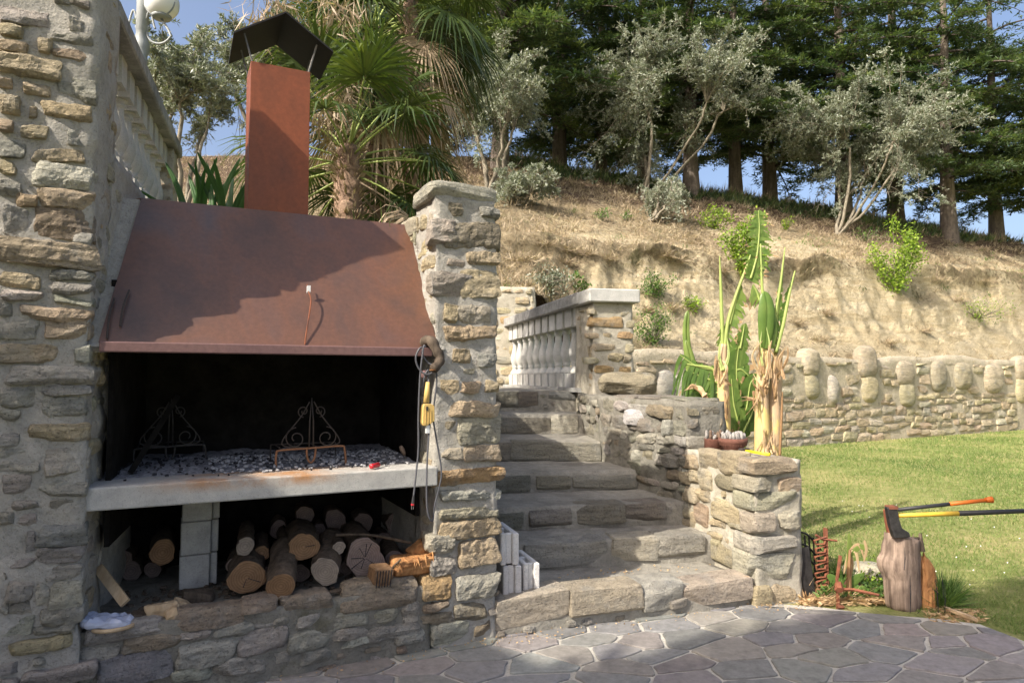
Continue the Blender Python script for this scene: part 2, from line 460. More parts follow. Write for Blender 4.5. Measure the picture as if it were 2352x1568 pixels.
M['weed'] = leaf_mat('green_weeds', [(0.1, (0.04, 0.09, 0.02)), (0.5, (0.09, 0.17, 0.035)), (0.9, (0.18, 0.26, 0.06))], 0.3)
M['iris'] = leaf_mat('strap_leaves', [(0.1, (0.03, 0.085, 0.025)), (0.9, (0.08, 0.19, 0.045))], 0.3, 0.4, 0.5)
M['dry_grass'] = leaf_mat('dry_grass', [(0.1, (0.17, 0.125, 0.085)), (0.5, (0.33, 0.26, 0.175)), (0.85, (0.48, 0.40, 0.27)), (0.97, (0.20, 0.24, 0.06))], 0.2)
M['dry_leaf'] = leaf_mat('dry_fallen_leaves', [(0.1, (0.30, 0.17, 0.08)), (0.9, (0.62, 0.46, 0.27))], 0.2)
M['lawn_blades'] = leaf_mat('lawn_blades', [(0.1, (0.07, 0.12, 0.035)), (0.45, (0.16, 0.225, 0.065)), (0.7, (0.29, 0.30, 0.125)), (0.92, (0.42, 0.36, 0.20))], 0.3, 0.6, 0.2, 0.9, 0.5)

def banana_trunk_mat():
    m, nt, b = new_mat('banana_trunk', 0.7, 0.3)
    f = noise(nt, coord(nt, 'Object', (34, 34, 2.0), True), 1.0, 5, 0.6, 0.4)
    g = noise(nt, coord(nt, 'Object', (6, 6, 5), True), 1.0, 4, 0.6)
    c = ramp(nt, f, [(0.28, (0.28, 0.16, 0.07)), (0.42, (0.55, 0.42, 0.20)), (0.55, (0.60, 0.49, 0.17)), (0.70, (0.60, 0.46, 0.33))])
    c = mixc(nt, ramp(nt, g, [(0.46, 0.0), (0.56, 0.85)]), c, (0.44, 0.31, 0.21))
    setc(nt, b, c); bump(nt, b, f, 0.6, 0.004); return m
M['banana_trunk'] = banana_trunk_mat()
# ================================================================== stone building
_topo = {}
def box_topo(nx, ny, nz):
    k = (nx, ny, nz)
    if k in _topo: return _topo[k]
    idx = {}; pts = []; Fs = []
    def vid(i, j, l):
        q = (i, j, l)
        if q not in idx:
            idx[q] = len(pts); pts.append((2 * i / nx - 1, 2 * j / ny - 1, 2 * l / nz - 1))
        return idx[q]
    for l, fl in ((0, 1), (nz, 0)):
        for i in range(nx):
            for j in range(ny):
                q = [vid(i, j, l), vid(i + 1, j, l), vid(i + 1, j + 1, l), vid(i, j + 1, l)]
                Fs.append(q[::-1] if fl else q)
    for j, fl in ((0, 0), (ny, 1)):
        for i in range(nx):
            for l in range(nz):
                q = [vid(i, j, l), vid(i + 1, j, l), vid(i + 1, j, l + 1), vid(i, j, l + 1)]
                Fs.append(q[::-1] if fl else q)
    for i, fl in ((0, 1), (nx, 0)):
        for j in range(ny):
            for l in range(nz):
                q = [vid(i, j, l), vid(i, j + 1, l), vid(i, j + 1, l + 1), vid(i, j, l + 1)]
                Fs.append(q[::-1] if fl else q)
    _topo[k] = (np.array(pts), np.array(Fs)); return _topo[k]
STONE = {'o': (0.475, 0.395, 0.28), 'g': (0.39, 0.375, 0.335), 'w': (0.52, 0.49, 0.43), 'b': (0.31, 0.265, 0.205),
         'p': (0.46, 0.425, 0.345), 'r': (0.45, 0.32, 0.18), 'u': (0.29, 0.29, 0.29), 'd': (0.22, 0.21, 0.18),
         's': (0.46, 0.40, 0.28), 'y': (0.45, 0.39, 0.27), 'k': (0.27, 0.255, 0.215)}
def vary(c, v=0.12):
    k = 1 + RNG.uniform(-v, v)
    return tuple(float(max(0.02, x * k * (1 + RNG.uniform(-0.04, 0.04)))) for x in c)
def rock(dims, n, seed, k=9.0, jit=0.14, amp=0.10, fr=1.0, ledge=0.5, fac_n=5):
    """local vertices of a rounded rough block"""
    P, Fs = box_topo(*n)
    P = P.copy()
    nrm = (np.abs(P) ** k).sum(1) ** (1 / k)
    P = P / nrm[:, None]
    r = np.random.default_rng(seed)
    cj = r.uniform(-jit, jit, (2, 2, 2, 3))
    w = (P * 0.5 + 0.5).clip(0, 1)
    J = 0
    for a in (0, 1):
        for b_ in (0, 1):
            for c in (0, 1):
                ww = (w[:, 0] if a else 1 - w[:, 0]) * (w[:, 1] if b_ else 1 - w[:, 1]) * (w[:, 2] if c else 1 - w[:, 2])
                J = J + ww[:, None] * cj[a, b_, c]
    d = np.array(dims) / 2
    mn = float(sorted(d)[1])
    Q = (P + J) * d
    for _ in range(fac_n):
        pn = r.normal(0, 1, 3) * np.array([.35, 1.0, .45]); pn[1] = -abs(pn[1]) - .25; pn = pn / d; pn /= np.linalg.norm(pn)
        dt = Q @ pn; lim = dt.max() * r.uniform(.76, .95); ov = dt > lim
        Q[ov] -= pn * ((dt[ov] - lim) * .92)[:, None]
    dirn = P / (np.linalg.norm(P, axis=1)[:, None] + 1e-6)
    off = r.uniform(-50, 50, 3)
    nn = fbm(Q * (2.2 / mn) * fr * 0.6 + off, 4, seed % 97) + 0.35 * fbm(Q * 45 + off, 2, 11) * min(1, .03 / mn)
    lz = fbm(np.c_[Q[:, 0] * 3, Q[:, 1] * 3, Q[:, 2] * (5.0 / (d[2] + 0.02))] + off, 2, 5)
    st = np.round(lz * 3) / 3 * ledge + lz * (1 - ledge)
    Q = Q + dirn * ((nn * amp + st * amp * 0.45)[:, None]) * mn
    return Q, Fs
def add_stone(parent, c, u, n, dims, code, seed=None, res=0.02, mat=None, name='stone', tilt=None, mx=26, label=None, smooth_=False, **kw):
    """dims=(along u, depth along -n, height); c centre of the block"""
    if seed is None: seed = int(RNG.integers(1e6))
    lu, ld, lz = dims
    N = (int(np.clip(lu / res, 3, mx)), int(np.clip(ld / res, 2, 8)), int(np.clip(lz / res, 2, mx)))
    Q, Fs = rock(dims, N, seed, **kw)
    if tilt is None: tilt = RNG.normal(0, 0.03)
    ct, st = math.cos(tilt), math.sin(tilt)
    x, z = Q[:, 0] * ct - Q[:, 2] * st, Q[:, 0] * st + Q[:, 2] * ct
    u = np.asarray(u, float); n = np.asarray(n, float)
    W = np.asarray(c, float) + x[:, None] * u + Q[:, 1:2] * (-n) + z[:, None] * np.array([0, 0, 1.0])
    co = STONE[code] if isinstance(code, str) else code
    o = ob(name, W, Fs, mat or M['stone'], parent, np.asarray(c, float), smooth_, color=vary(co))
    if label: o['label'] = label
    return o
class Face:
    def __init__(s, P0, u, n=None):
        s.P0 = np.asarray(P0, float); u = np.array([u[0], u[1], 0.0]); s.u = u / np.linalg.norm(u)
        s.n = np.array([s.u[1], -s.u[0], 0.0]) if n is None else np.asarray(n, float)
    def hit(s, px, py):
        P = at_plane(px, py, s.P0, s.n); return float(np.dot(P - s.P0, s.u)), float(P[2])
    def pt(s, u, z, out=0.0): return s.P0 * np.array([1, 1, 0]) + s.u * u + s.n * out + np.array([0, 0, z])
def trace(face, parent, rows, T=lambda x, y: (x, y), prot=0.026, depth=0.13, res=0.014, grow=1.09, zmin=None, **kw):
    rects = []
    for r_ in rows:
        x0, y0, x1, y1, code = r_[:5]; pr = (r_[5] * .75 if len(r_) > 5 else prot)
        a = T(x0, y0); b_ = T(x1, y1)
        ym = (a[1] + b_[1]) / 2; xm = (a[0] + b_[0]) / 2
        ua = face.hit(a[0], ym)[0]; ub = face.hit(b_[0], ym)[0]
        za = face.hit(xm, a[1])[1]; zb = face.hit(xm, b_[1])[1]
        lu = abs(ub - ua) * grow; lz = abs(za - zb) * grow; zc = (za + zb) / 2
        if zmin is not None and zc - lz / 2 < zmin: 
            top = zc + lz / 2; lz = max(0.03, top - zmin); zc = zmin + lz / 2
        c = face.pt((ua + ub) / 2, zc, pr - depth / 2)
        add_stone(parent, c, face.u, face.n, (lu, depth, lz), code, res=res, **kw)
        rects.append((min(ua, ub), zc - lz / 2, max(ua, ub), zc + lz / 2))
    return rects
def filler(face, parent, u0, u1, z0, z1, rects, codes='gggop', n=60, w=(0.05, 0.16), h=(0.03, 0.07), prot=(0.0, 0.02), gap=0.008, keep=None, res=0.016, maxn=999, **kw):
    made = 0
    for _ in range(n * 12):
        if made >= min(n, maxn): break
        lu = RNG.uniform(*w); lz = RNG.uniform(*h)
        uc = RNG.uniform(u0 + lu / 2, max(u0 + lu / 2 + 1e-3, u1 - lu / 2)); zc = RNG.uniform(z0 + lz / 2, max(z0 + lz / 2 + 1e-3, z1 - lz / 2))
        R = (uc - lu / 2 - gap, zc - lz / 2 - gap, uc + lu / 2 + gap, zc + lz / 2 + gap)
        if any(R[0] < q[2] and R[2] > q[0] and R[1] < q[3] and R[3] > q[1] for q in rects): continue
        if keep and not keep(uc, zc): continue
        rects.append(R); made += 1
        add_stone(parent, face.pt(uc, zc, RNG.uniform(*prot) - 0.05), face.u, face.n, (lu, 0.1, lz), codes[RNG.integers(len(codes))], res=res, **kw)
    return made
def courses(face, parent, u0, u1, z0, z1, h=(0.07, 0.14), w=(0.12, 0.35), gap=0.012, prot=(0.005, 0.03), codes='gop', keep=None, res=0.02, skip=0.04, rects=None, depth=0.14, wave=0.0, **kw):
    rects = [] if rects is None else rects
    z = z0
    out = []
    while z < z1 - 0.03:
        hh = min(RNG.uniform(*h), z1 - z)
        u = u0 - RNG.uniform(0, w[0])
        while u < u1:
            lw = RNG.uniform(*w) * (0.7 + 0.5 * hh / h[1])
            a, b_ = max(u, u0), min(u + lw, u1)
            if b_ - a > 0.045 and RNG.random() > skip:
                hz = hh * RNG.uniform(0.78, 1.0); zc = z + hh / 2 + RNG.uniform(-1, 1) * (hh - hz) / 2 + wave * math.sin(u * 2.3 + z * 3)
                uc = (a + b_) / 2
                R = (a + 0.006, zc - hz / 2 + 0.006, b_ - 0.006, zc + hz / 2 - 0.006)
                if not any(R[0] < q[2] and R[2] > q[0] and R[1] < q[3] and R[3] > q[1] for q in rects) and (keep is None or keep(uc, zc)):
                    out.append(add_stone(parent, face.pt(uc, zc, RNG.uniform(*prot) - depth / 2), face.u, face.n, (b_ - a - gap, depth, hz - gap), codes[RNG.integers(len(codes))], res=res, **kw))
            u += lw
        z += hh
    return out
def body(name, foot, z0, z1, mat, parent, res=0.05, amp=0.012, fr=9.0, org=None, top=True, seed=3, ztop=None):
    """rough masonry core: prism over a convex-ish footprint (counter-clockwise) with displaced skin"""
    foot = [np.array(p[:2], float) for p in foot]
    V = []; Fs = []; n = len(foot)
    nz = max(1, int((z1 - z0) / res))
    per = []; nrm = []
    for i in range(n):
        a, b_ = foot[i], foot[(i + 1) % n]; L = np.linalg.norm(b_ - a); k = max(1, int(L / res))
        e = (b_ - a) / (L + 1e-9); nn = np.array([e[1], -e[0]])
        for j in range(k): per.append(a + (b_ - a) * j / k); nrm.append(nn)
    per = np.array(per); nrm = np.array(nrm); m = len(per)
    nrm2 = nrm + np.roll(nrm, 1, 0); nrm2 /= np.linalg.norm(nrm2, axis=1)[:, None] + 1e-9
    Z = np.linspace(z0, z1, nz + 1)
    G = np.zeros((nz + 1, m, 3)); G[:, :, :2] = per[None]; G[:, :, 2] = Z[:, None]
    N3 = np.zeros_like(G); N3[:, :, :2] = nrm2[None]
    Pf = G.reshape(-1, 3)
    d = fbm(Pf * fr, 3, seed) * amp + fbm(Pf * fr * 0.3, 2, seed + 4) * amp * 0.9
    Pf = Pf + N3.reshape(-1, 3) * d[:, None]
    ii, jj = np.meshgrid(np.arange(nz), np.arange(m), indexing='ij')
    a = ii * m + jj; b_ = ii * m + (jj + 1) % m; c = (ii + 1) * m + (jj + 1) % m; e = (ii + 1) * m + jj
    Fq = np.stack([a, b_, c, e], -1).reshape(-1, 4)
    if top:
        cen = per.mean(0); rings = max(2, int(np.linalg.norm(per - cen, axis=1).max() / res))
        base = len(Pf); prev = nz * m + np.arange(m); VV = [Pf]; FF = [Fq]
        last = Pf[nz * m:nz * m + m]
        for r_ in range(1, rings + 1):
            t = r_ / rings * 0.985
            Rg = last * (1 - t) + np.array([cen[0], cen[1], z1]) * t
            Rg[:, 2] = z1 + fbm(Rg * fr, 3, seed) * amp * 0.8
            VV.append(Rg); cur = base + (r_ - 1) * m + np.arange(m)
            FF.append(np.stack([prev, np.roll(prev, -1), np.roll(cur, -1), cur], -1)); prev = cur
        Pf = np.concatenate(VV); Fq = np.concatenate(FF)
        # close the tiny centre with a fan of quads
        k = len(Pf); Pf = np.vstack([Pf, [cen[0], cen[1], z1]])
        Fq = np.vstack([Fq, np.stack([prev, np.roll(prev, -1), np.full(m, k), np.full(m, k)], -1)[:, [0, 1, 2, 2]]]) if False else Fq
    return ob(name, Pf, Fq, mat, parent, org, True)
def plate(mb, quad, th):
    """thin solid from 4 corners, thickened along its normal backwards"""
    Q = np.array(quad, float); n = np.cross(Q[1] - Q[0], Q[3] - Q[0]); n /= np.linalg.norm(n)
    V = np.vstack([Q, Q - n * th])
    return mb.add(V, [(0, 1, 2, 3), (7, 6, 5, 4), (0, 4, 5, 1), (1, 5, 6, 2), (2, 6, 7, 3), (3, 7, 4, 0)])

# ================================================================== GROUND: lawn sheet, terrace, hill
WL_P = np.array([2.45, 13.6]); WL_D = np.array([0.876, 0.482]); WL_D /= np.linalg.norm(WL_D)
def Yw(tau):
    tau = np.asarray(tau, float)
    s = (13.6 * tau - 2.45) / (0.876 - 0.482 * np.minimum(tau, 1.2))
    return np.where(tau >= 0, 13.6 + 0.482 * s, 12.25)
def hill_ctrl(tau):
    yw = Yw(tau)
    zw = np.interp(tau, [-2, -0.13, -0.10, 0.045, 0.10, 3], [2.35, 2.35, 3.15, 3.1, 1.95, 1.95])
    el = np.interp(tau, [-0.1, 0.0, 0.16, 0.37, 0.526, 0.75, 1.2, 2], [0.21, 0.20, 0.187, 0.170, 0.163, 0.146, 0.10, 0.05])
    er = np.interp(tau, [-2, -0.3, 0.0, 0.015, 0.13, 0.27, 0.46, 0.526, 0.64, 0.75, 1.0, 1.4, 2], [0.30, 0.33, 0.325, 0.322, 0.302, 0.276, 0.250, 0.238, 0.217, 0.196, 0.15, 0.11, 0.07])
    yr = 26.6 + 3 * np.clip(tau, 0, 1.2)
    yl = yw + 3.1
    zr = EYE + er * yr
    zl_r = EYE + el * yl
    m = np.clip((tau + 0.12) / 0.2, 0, 1)
    zl_l = zw + (yl - yw) / (yr - yw) * (zr - zw) + 0.3
    zl = zl_l * (1 - m) + zl_r * m
    return yw, zw, yl, zl, yr, zr, m
E_K = np.array([0, 0.35, 1.7, 2.5, 3.1, 5.5])
def hill_grid(tau, e):
    """tau (n,), e (n,) distance beyond the wall line -> Y, Z"""
    yw, zw, yl, zl, yr, zr, m = hill_ctrl(tau)
    Y = yw + e
    L = np.maximum(yr - yw, 6)
    c0 = zw + (zl - zw) * (0.02 * m + 0.11 * (1 - m))
    c1 = zw + (zl - zw) * (0.36 * m + 0.55 * (1 - m))
    c2 = zw + (zl - zw) * (0.78 * m + 0.82 * (1 - m))
    z = np.where(e < 0.35, zw + (c0 - zw) * e / 0.35,
        np.where(e < 1.7, c0 + (c1 - c0) * (e - 0.35) / 1.35,
        np.where(e < 2.6, c1 + (c2 - c1) * (e - 1.7) / 0.9,
        np.where(e < 3.1, c2 + (zl - c2) * (e - 2.6) / 0.5,
        np.where(e < L, zl + (zr - zl) * ((e - 3.1) / (L - 3.1)) ** 1.06,
                 zr - 0.02 * (e - L) - 0.045 * (e - L) ** 2)))))
    return Y, np.maximum(z, -0.5), L
def hill_z(tau, e):
    Y, z, L = hill_grid(tau, e)
    m = np.clip((tau + 0.05) / 0.12, 0, 1)
    nz1 = fbm(np.c_[tau * 26, tau * 0, tau * 0], 4, 19); nz2 = fbm(np.c_[tau * 60, tau * 0, e * 0.8], 3, 23)
    k1 = np.clip(.45 + 1.3 * nz1, 0, 1.2)
    Y = Y - m * k1 * (0.36 * np.exp(-((e - 3.15) / 0.30) ** 2) - 0.34 * np.exp(-((e - 2.62) / 0.26) ** 2)) + m * 0.16 * nz2 * np.exp(-((e - 2.0) / 0.9) ** 2)
    X = tau * Y
    P = np.c_[X, Y, z]
    n1 = fbm(P * 0.55, 4, 21); n2 = fbm(P * np.array([2.1, 2.1, 1.3]), 4, 31); n3 = fbm(P * np.array([6, 6, 3.5]), 3, 41)
    up = np.clip((e - 0.2) / 0.8, 0, 1)
    cliff = np.clip(1 - np.abs(e - 2.1) / 1.5, 0, 1) * m
    z = z + up * (0.16 * n1 + 0.07 * n2 + 0.02 * n3) + cliff * (0.34 * n2 + 0.16 * np.abs(n3) - 0.30 * np.abs(fbm(np.c_[X * 1.3, Y * 1.3, z * 0.4], 3, 77))) 
    # broken lip of the cut bank
    lip = np.exp(-((e - 3.0 - 0.35 * fbm(np.c_[X * 0.9, Y * 0, Y * 0], 3, 9)) / 0.28) ** 2) * m
    z = z + lip * 0.16
    far = np.clip((e - L + 1.5) / 2, 0, 1)
    z = z * 1.0 - far * (0.16 * n1 + 0.07 * n2) * 0.6
    return X, Y, z, cliff, L
NT, NE = 760, 210
taus = np.linspace(-1.25, 1.7, NT)
es = np.concatenate([np.linspace(0, 4.4, 110), 4.4 + (np.linspace(0, 1, NE - 110 + 1)[1:] ** 1.35) * 26])
Tg, Eg = np.meshgrid(taus, es, indexing='ij')
hx, hy, hz, hcl, hL = hill_z(Tg.ravel(), Eg.ravel())
HP = np.c_[hx, hy, hz]
gi, gj = np.meshgrid(np.arange(NT - 1), np.arange(len(es) - 1), indexing='ij'); ne = len(es)
HF = np.stack([gi * ne + gj, (gi + 1) * ne + gj, (gi + 1) * ne + gj + 1, gi * ne + gj + 1], -1).reshape(-1, 4)
ef = Eg.ravel(); tf = Tg.ravel()
# where bare sand shows (1) and where old grass grows (0); reddish needle litter near the trees
bare = np.clip(1.15 - np.abs(ef - 1.7) / 1.9, 0, 1) * np.clip((tf - 0.02) / 0.14, 0, 1)
bare = np.clip(bare + 0.55 * fbm(HP * 0.8, 3, 51), 0, 1)
bare = np.where(ef < 3.3, bare, np.clip(0.72 - (ef - 3.3) * 0.10 + 0.6 * fbm(HP * 0.7, 3, 52), 0, 0.85) * np.clip((tf + 0.05) / 0.2, 0, 1))
lit = np.clip((ef - hL * 0.52) / (hL * 0.22) + 0.6 * fbm(HP * 0.6, 3, 53), 0, 1)
def hill_mat():
    m, nt, b = new_mat('hill_soil', 0.97, 0.1)
    co = coord(nt, 'World')
    n1 = noise(nt, co, 1.1, 5, 0.65); n2 = noise(nt, co, 7, 6, 0.7); n3 = noise(nt, co, 30, 5, 0.75)
    strat = noise(nt, coord(nt, 'World', (0.6, 0.6, 3.2)), 1.6, 6, 0.7, 0.8)
    crk = noise(nt, coord(nt, 'World', (1.2, 1.2, 2.6)), 2.4, 7, 0.8, 1.4)
    sand = ramp(nt, strat, [(0.28, (0.46, 0.36, 0.21)), (0.48, (0.64, 0.54, 0.35)), (0.68, (0.72, 0.63, 0.45))])
    sand = mixc(nt, 1.0, sand, ramp(nt, crk, [(0.34, 0.42), (0.42, 1.0), (0.60, 1.0), (0.72, 1.12)]), 'MULTIPLY')
    grass = ramp(nt, n2, [(0.28, (0.17, 0.13, 0.08)), (0.5, (0.37, 0.30, 0.19)), (0.72, (0.53, 0.44, 0.30))])
    grass = mixc(nt, ramp(nt, n1, [(0.56, 0.0), (0.70, 0.55)]), grass, (0.17, 0.19, 0.07))
    litter = ramp(nt, n2, [(0.3, (0.09, 0.065, 0.045)), (0.55, (0.18, 0.13, 0.09)), (0.75, (0.30, 0.23, 0.16))])
    fb = math_(nt, 'ADD', attr(nt, 'bare'), math_(nt, 'MULTIPLY', math_(nt, 'SUBTRACT', n2, 0.5), 1.1))
    c = mixc(nt, ramp(nt, attr(nt, 'litter'), [(0.25, 0.0), (0.7, 1.0)]), grass, litter)
    c = mixc(nt, ramp(nt, fb, [(0.38, 0.0), (0.56, 1.0)]), c, sand)
    c = mixc(nt, 1.0, c, ramp(nt, n3, [(0.3, 0.62), (0.5, 1.0), (0.75, 1.15)]), 'MULTIPLY')
    setc(nt, b, c)
    a = bump(nt, b, n2, 1.0, 0.14); a = bump(nt, b, crk, 1.0, 0.25, a); bump(nt, b, n3, 0.8, 0.03, a)
    return m
M['hill'] = hill_mat()
hill = ob('hillside', HP, HF, M['hill'], None, (0, 20, 0), True, attrs={'bare': bare, 'litter': lit})
tag(hill, kind='structure')
HZ = hz.reshape(NT, ne); HY = hy.reshape(NT, ne)
def hill_at_tau(tau, e):
    i = int(np.clip(np.interp(tau, taus, np.arange(NT)), 0, NT - 1)); j = int(np.clip(np.interp(e, es, np.arange(ne)), 0, ne - 1))
    return np.array([taus[i] * HY[i, j], HY[i, j], HZ[i, j]])
def hill_hit(px, py, emin=0.0):
    d = ray(px, py); tau = d[0] / d[1]; sl = d[2] / d[1]
    i = int(np.clip(np.interp(tau, taus, np.arange(NT)), 0, NT - 1))
    Y = HY[i]; Z = HZ[i]; g = Z - (EYE + sl * Y)
    for j in range(len(Y) - 1):
        if es[j] >= emin and g[j] < 0 <= g[j + 1]: return np.array([tau * Y[j], Y[j], Z[j]])
    k = int(np.argmax((Z - EYE) / Y))
    return np.array([tau * Y[k], Y[k], Z[k]])

def lawn_mat():
    m, nt, b = new_mat('lawn_ground', 0.95, 0.1)
    co = coord(nt, 'World')
    n1 = noise(nt, co, 0.7, 4, 0.6); n2 = noise(nt, co, 6, 5, 0.7); n3 = noise(nt, co, 45, 5, 0.8)
    c = ramp(nt, n2, [(0.3, (0.14, 0.17, 0.055)), (0.5, (0.24, 0.26, 0.09)), (0.7, (0.37, 0.34, 0.17))])
    c = mixc(nt, ramp(nt, n1, [(0.48, 0.0), (0.64, 0.6)]), c, (0.42, 0.36, 0.17))
    c = mixc(nt, 1.0, c, ramp(nt, n3, [(0.3, 0.6), (0.5, 1.0), (0.75, 1.2)]), 'MULTIPLY')
    setc(nt, b, c); bump(nt, b, n3, 0.9, 0.02); return m
M['lawn'] = lawn_mat()
mb = MB(); mb.add([(-2500, -2500, 0), (2500, -2500, 0), (2500, 2500, 0), (-2500, 2500, 0)], [(0, 1, 2, 3)])
o = ob('lawn', mb.V[0], mb.F, M['lawn'], None, (0, 0, 0), False); tag(o, kind='structure')

# terrace behind the fireplace
def soil_mat():
    m, nt, b = new_mat('terrace_soil', 0.97, 0.1); co = coord(nt, 'World')
    n2 = noise(nt, co, 5, 6, 0.7)
    setc(nt, b, ramp(nt, n2, [(0.3, (0.12, 0.10, 0.05)), (0.5, (0.22, 0.20, 0.09)), (0.7, (0.34, 0.28, 0.16))])); bump(nt, b, n2, 1, 0.05); return m
M['soil'] = soil_mat()
TZ = 2.36
pA = fac(-0.05, 1.12, 0); pB = fac(-2.6, 1.12, 0)
terr = [pA, (-2.1, 12.3, 0), (-16, 12.3, 0), (-16, 2.5, 0), (-5.5, 2.5, 0), (-2.95, 5.2, 0), pB]
mb = MB(); V = [(p[0], p[1], TZ) for p in terr]; V += [(p[0], p[1], -0.2) for p in terr]
nT = len(terr)
mb.add(V, [tuple(range(nT))] + [(i, i + nT, (i + 1) % nT + nT, (i + 1) % nT) for i in range(nT)])
o = ob('terrace_ground', mb.V[0], mb.F, M['soil'], None, (0, 0, 0), False); tag(o, kind='structure')

# ================================================================== CRAZY PAVING
edge = [(1.6, 4.95), (2.1, 4.84), (2.45, 4.68), (2.8, 4.60), (3.02, 4.50), (3.12, 4.12), (3.2, 3.5), (3.2, 0.5), (3.2, -1.2), (-4.2, -1.2), (-4.2, 4.0), (-0.2, 5.0)]
mb = MB(); mb.add([(x, y, 0.006) for x, y in edge][::-1], [tuple(range(len(edge)))[::-1]])
pave = ob('paved_terrace', mb.V[0], mb.F, M['joint'], None, (0, 3, 0.006), False); tag(pave, kind='structure')
def slate_mat():
    m, nt, b = new_mat('porphyry', 0.62, 0.35)
    oi = nd(nt, 'ShaderNodeObjectInfo'); co = coord(nt, 'World')
    n1 = noise(nt, co, 3.5, 5, 0.65); n2 = noise(nt, co, 22, 5, 0.7); n3 = noise(nt, co, 120, 4, 0.8)
    c = mixc(nt, 1.0, oi.outputs['Color'], ramp(nt, n2, [(0.3, 0.72), (0.5, 1.0), (0.7, 1.25)]), 'MULTIPLY')
    c = mixc(nt, ramp(nt, n1, [(0.5, 0.0), (0.72, 0.45)]), c, (0.27, 0.25, 0.225))
    setc(nt, b, c); a = bump(nt, b, n2, 0.5, 0.004); bump(nt, b, n3, 0.5, 0.0015, a); return m
M['slate'] = slate_mat()
def clip_poly(poly, p, n):
    out = []
    for i in range(len(poly)):
        a, b_ = poly[i], poly[(i + 1) % len(poly)]
        da, db = np.dot(a - p, n), np.dot(b_ - p, n)
        if da <= 0: out.append(a)
        if da * db < 0: out.append(a + (b_ - a) * da / (da - db))
    return out
def crazy():
    r = np.random.default_rng(5)
    S = np.array([1.55, 1.0]); ang = 0.3; R = np.array([[math.cos(ang), -math.sin(ang)], [math.sin(ang), math.cos(ang)]])
    pts = []
    g = 0.215
    for i in range(-32, 33):
        for j in range(-32, 33):
            pts.append(((i + r.uniform(-0.42, 0.42)) * g, (j + 0.5 * (i % 2) + r.uniform(-0.42, 0.42)) * g))
    pts = np.array(pts)
    Wp = (pts * S) @ R.T + np.array([0.5, 3.0])
    E = [np.array(e) for e in edge]; cnt = 0
    near = (Wp[:, 1] > 2.35) & (Wp[:, 1] < 5.1) & (Wp[:, 0] > -2.6) & (Wp[:, 0] < 3.4)
    for k in np.where(near)[0]:
        p = pts[k]; d = np.linalg.norm(pts - p, axis=1); idx = np.argsort(d)[1:16]
        poly = [p + np.array(q) * 3 * g for q in ((-1, -1), (1, -1), (1, 1), (-1, 1))]
        for q in idx:
            nn = pts[q] - p; L = np.linalg.norm(nn); nn = nn / L
            poly = clip_poly(poly, p + nn * (L / 2), nn)
        poly = [(q * S) @ R.T + np.array([0.5, 3.0]) for q in poly]
        if len(poly) < 3: continue
        # inset every side for the mortar joint, clip to the terrace edge
        c = np.mean(poly, axis=0); base = list(poly)
        for i in range(len(base)):
            a, b_ = base[i], base[(i + 1) % len(base)]
            e = b_ - a; L = np.linalg.norm(e)
            if L < 1e-4: continue
            nn = np.array([e[1], -e[0]]) / L
            if np.dot(nn, c - a) > 0: nn = -nn
            poly = clip_poly(poly, a - nn * r.uniform(0.006, 0.015), nn)
        for i in range(7):
            a, b_ = E[i], E[i + 1]; e = b_ - a; nn = np.array([-e[1], e[0]]) / np.linalg.norm(e)
            if np.dot(nn, np.array([0.5, 3.0]) - a) > 0: nn = -nn
            if a[1] > 2.3: poly = clip_poly(poly, a - nn * 0.02, nn)
        if len(poly) < 3: continue
        P = np.array(poly); ar = 0.5 * abs(np.dot(P[:, 0], np.roll(P[:, 1], -1)) - np.dot(P[:, 1], np.roll(P[:, 0], -1)))
        if ar < 0.006: continue
        # soften corners and roughen the broken outline
        Q = []
        for i in range(len(P)):
            a, b_ = P[i], P[(i + 1) % len(P)]
            for t in (0.07, 0.36, 0.64, 0.93):
                nn = np.array([b_[1] - a[1], a[0] - b_[0]]); nn /= np.linalg.norm(nn) + 1e-6
                Q.append(a + (b_ - a) * t + nn * r.normal(0, 0.0035))
        Q = np.array(Q); n = len(Q); c = Q.mean(0)
        zt = 0.017 + r.uniform(-0.0015, 0.002); inner = c + (Q - c) * 0.97
        V = np.vstack([np.c_[Q, np.full(n, 0.002)], np.c_[Q, np.full(n, zt - 0.003)], np.c_[inner, np.full(n, zt)]])
        Fs = [(i, (i + 1) % n, (i + 1) % n + n, i + n) for i in range(n)] + [(i + n, (i + 1) % n + n, (i + 1) % n + 2 * n, i + 2 * n) for i in range(n)] + [tuple(range(2 * n, 3 * n))]
        # orientation
        sgn = np.dot(Q[:, 0], np.roll(Q[:, 1], -1)) - np.dot(Q[:, 1], np.roll(Q[:, 0], -1))
        if sgn < 0: Fs = [f[::-1] for f in Fs]
        base_c = [(0.215, 0.21, 0.20), (0.195, 0.194, 0.19), (0.235, 0.218, 0.20), (0.24, 0.23, 0.205), (0.20, 0.188, 0.182)][r.integers(5)]
        ob('paving_stone', V, Fs, M['slate'], pave, (c[0], c[1], 0.006), False, color=vary(base_c, 0.18)); cnt += 1
    return cnt
print('paving', crazy())
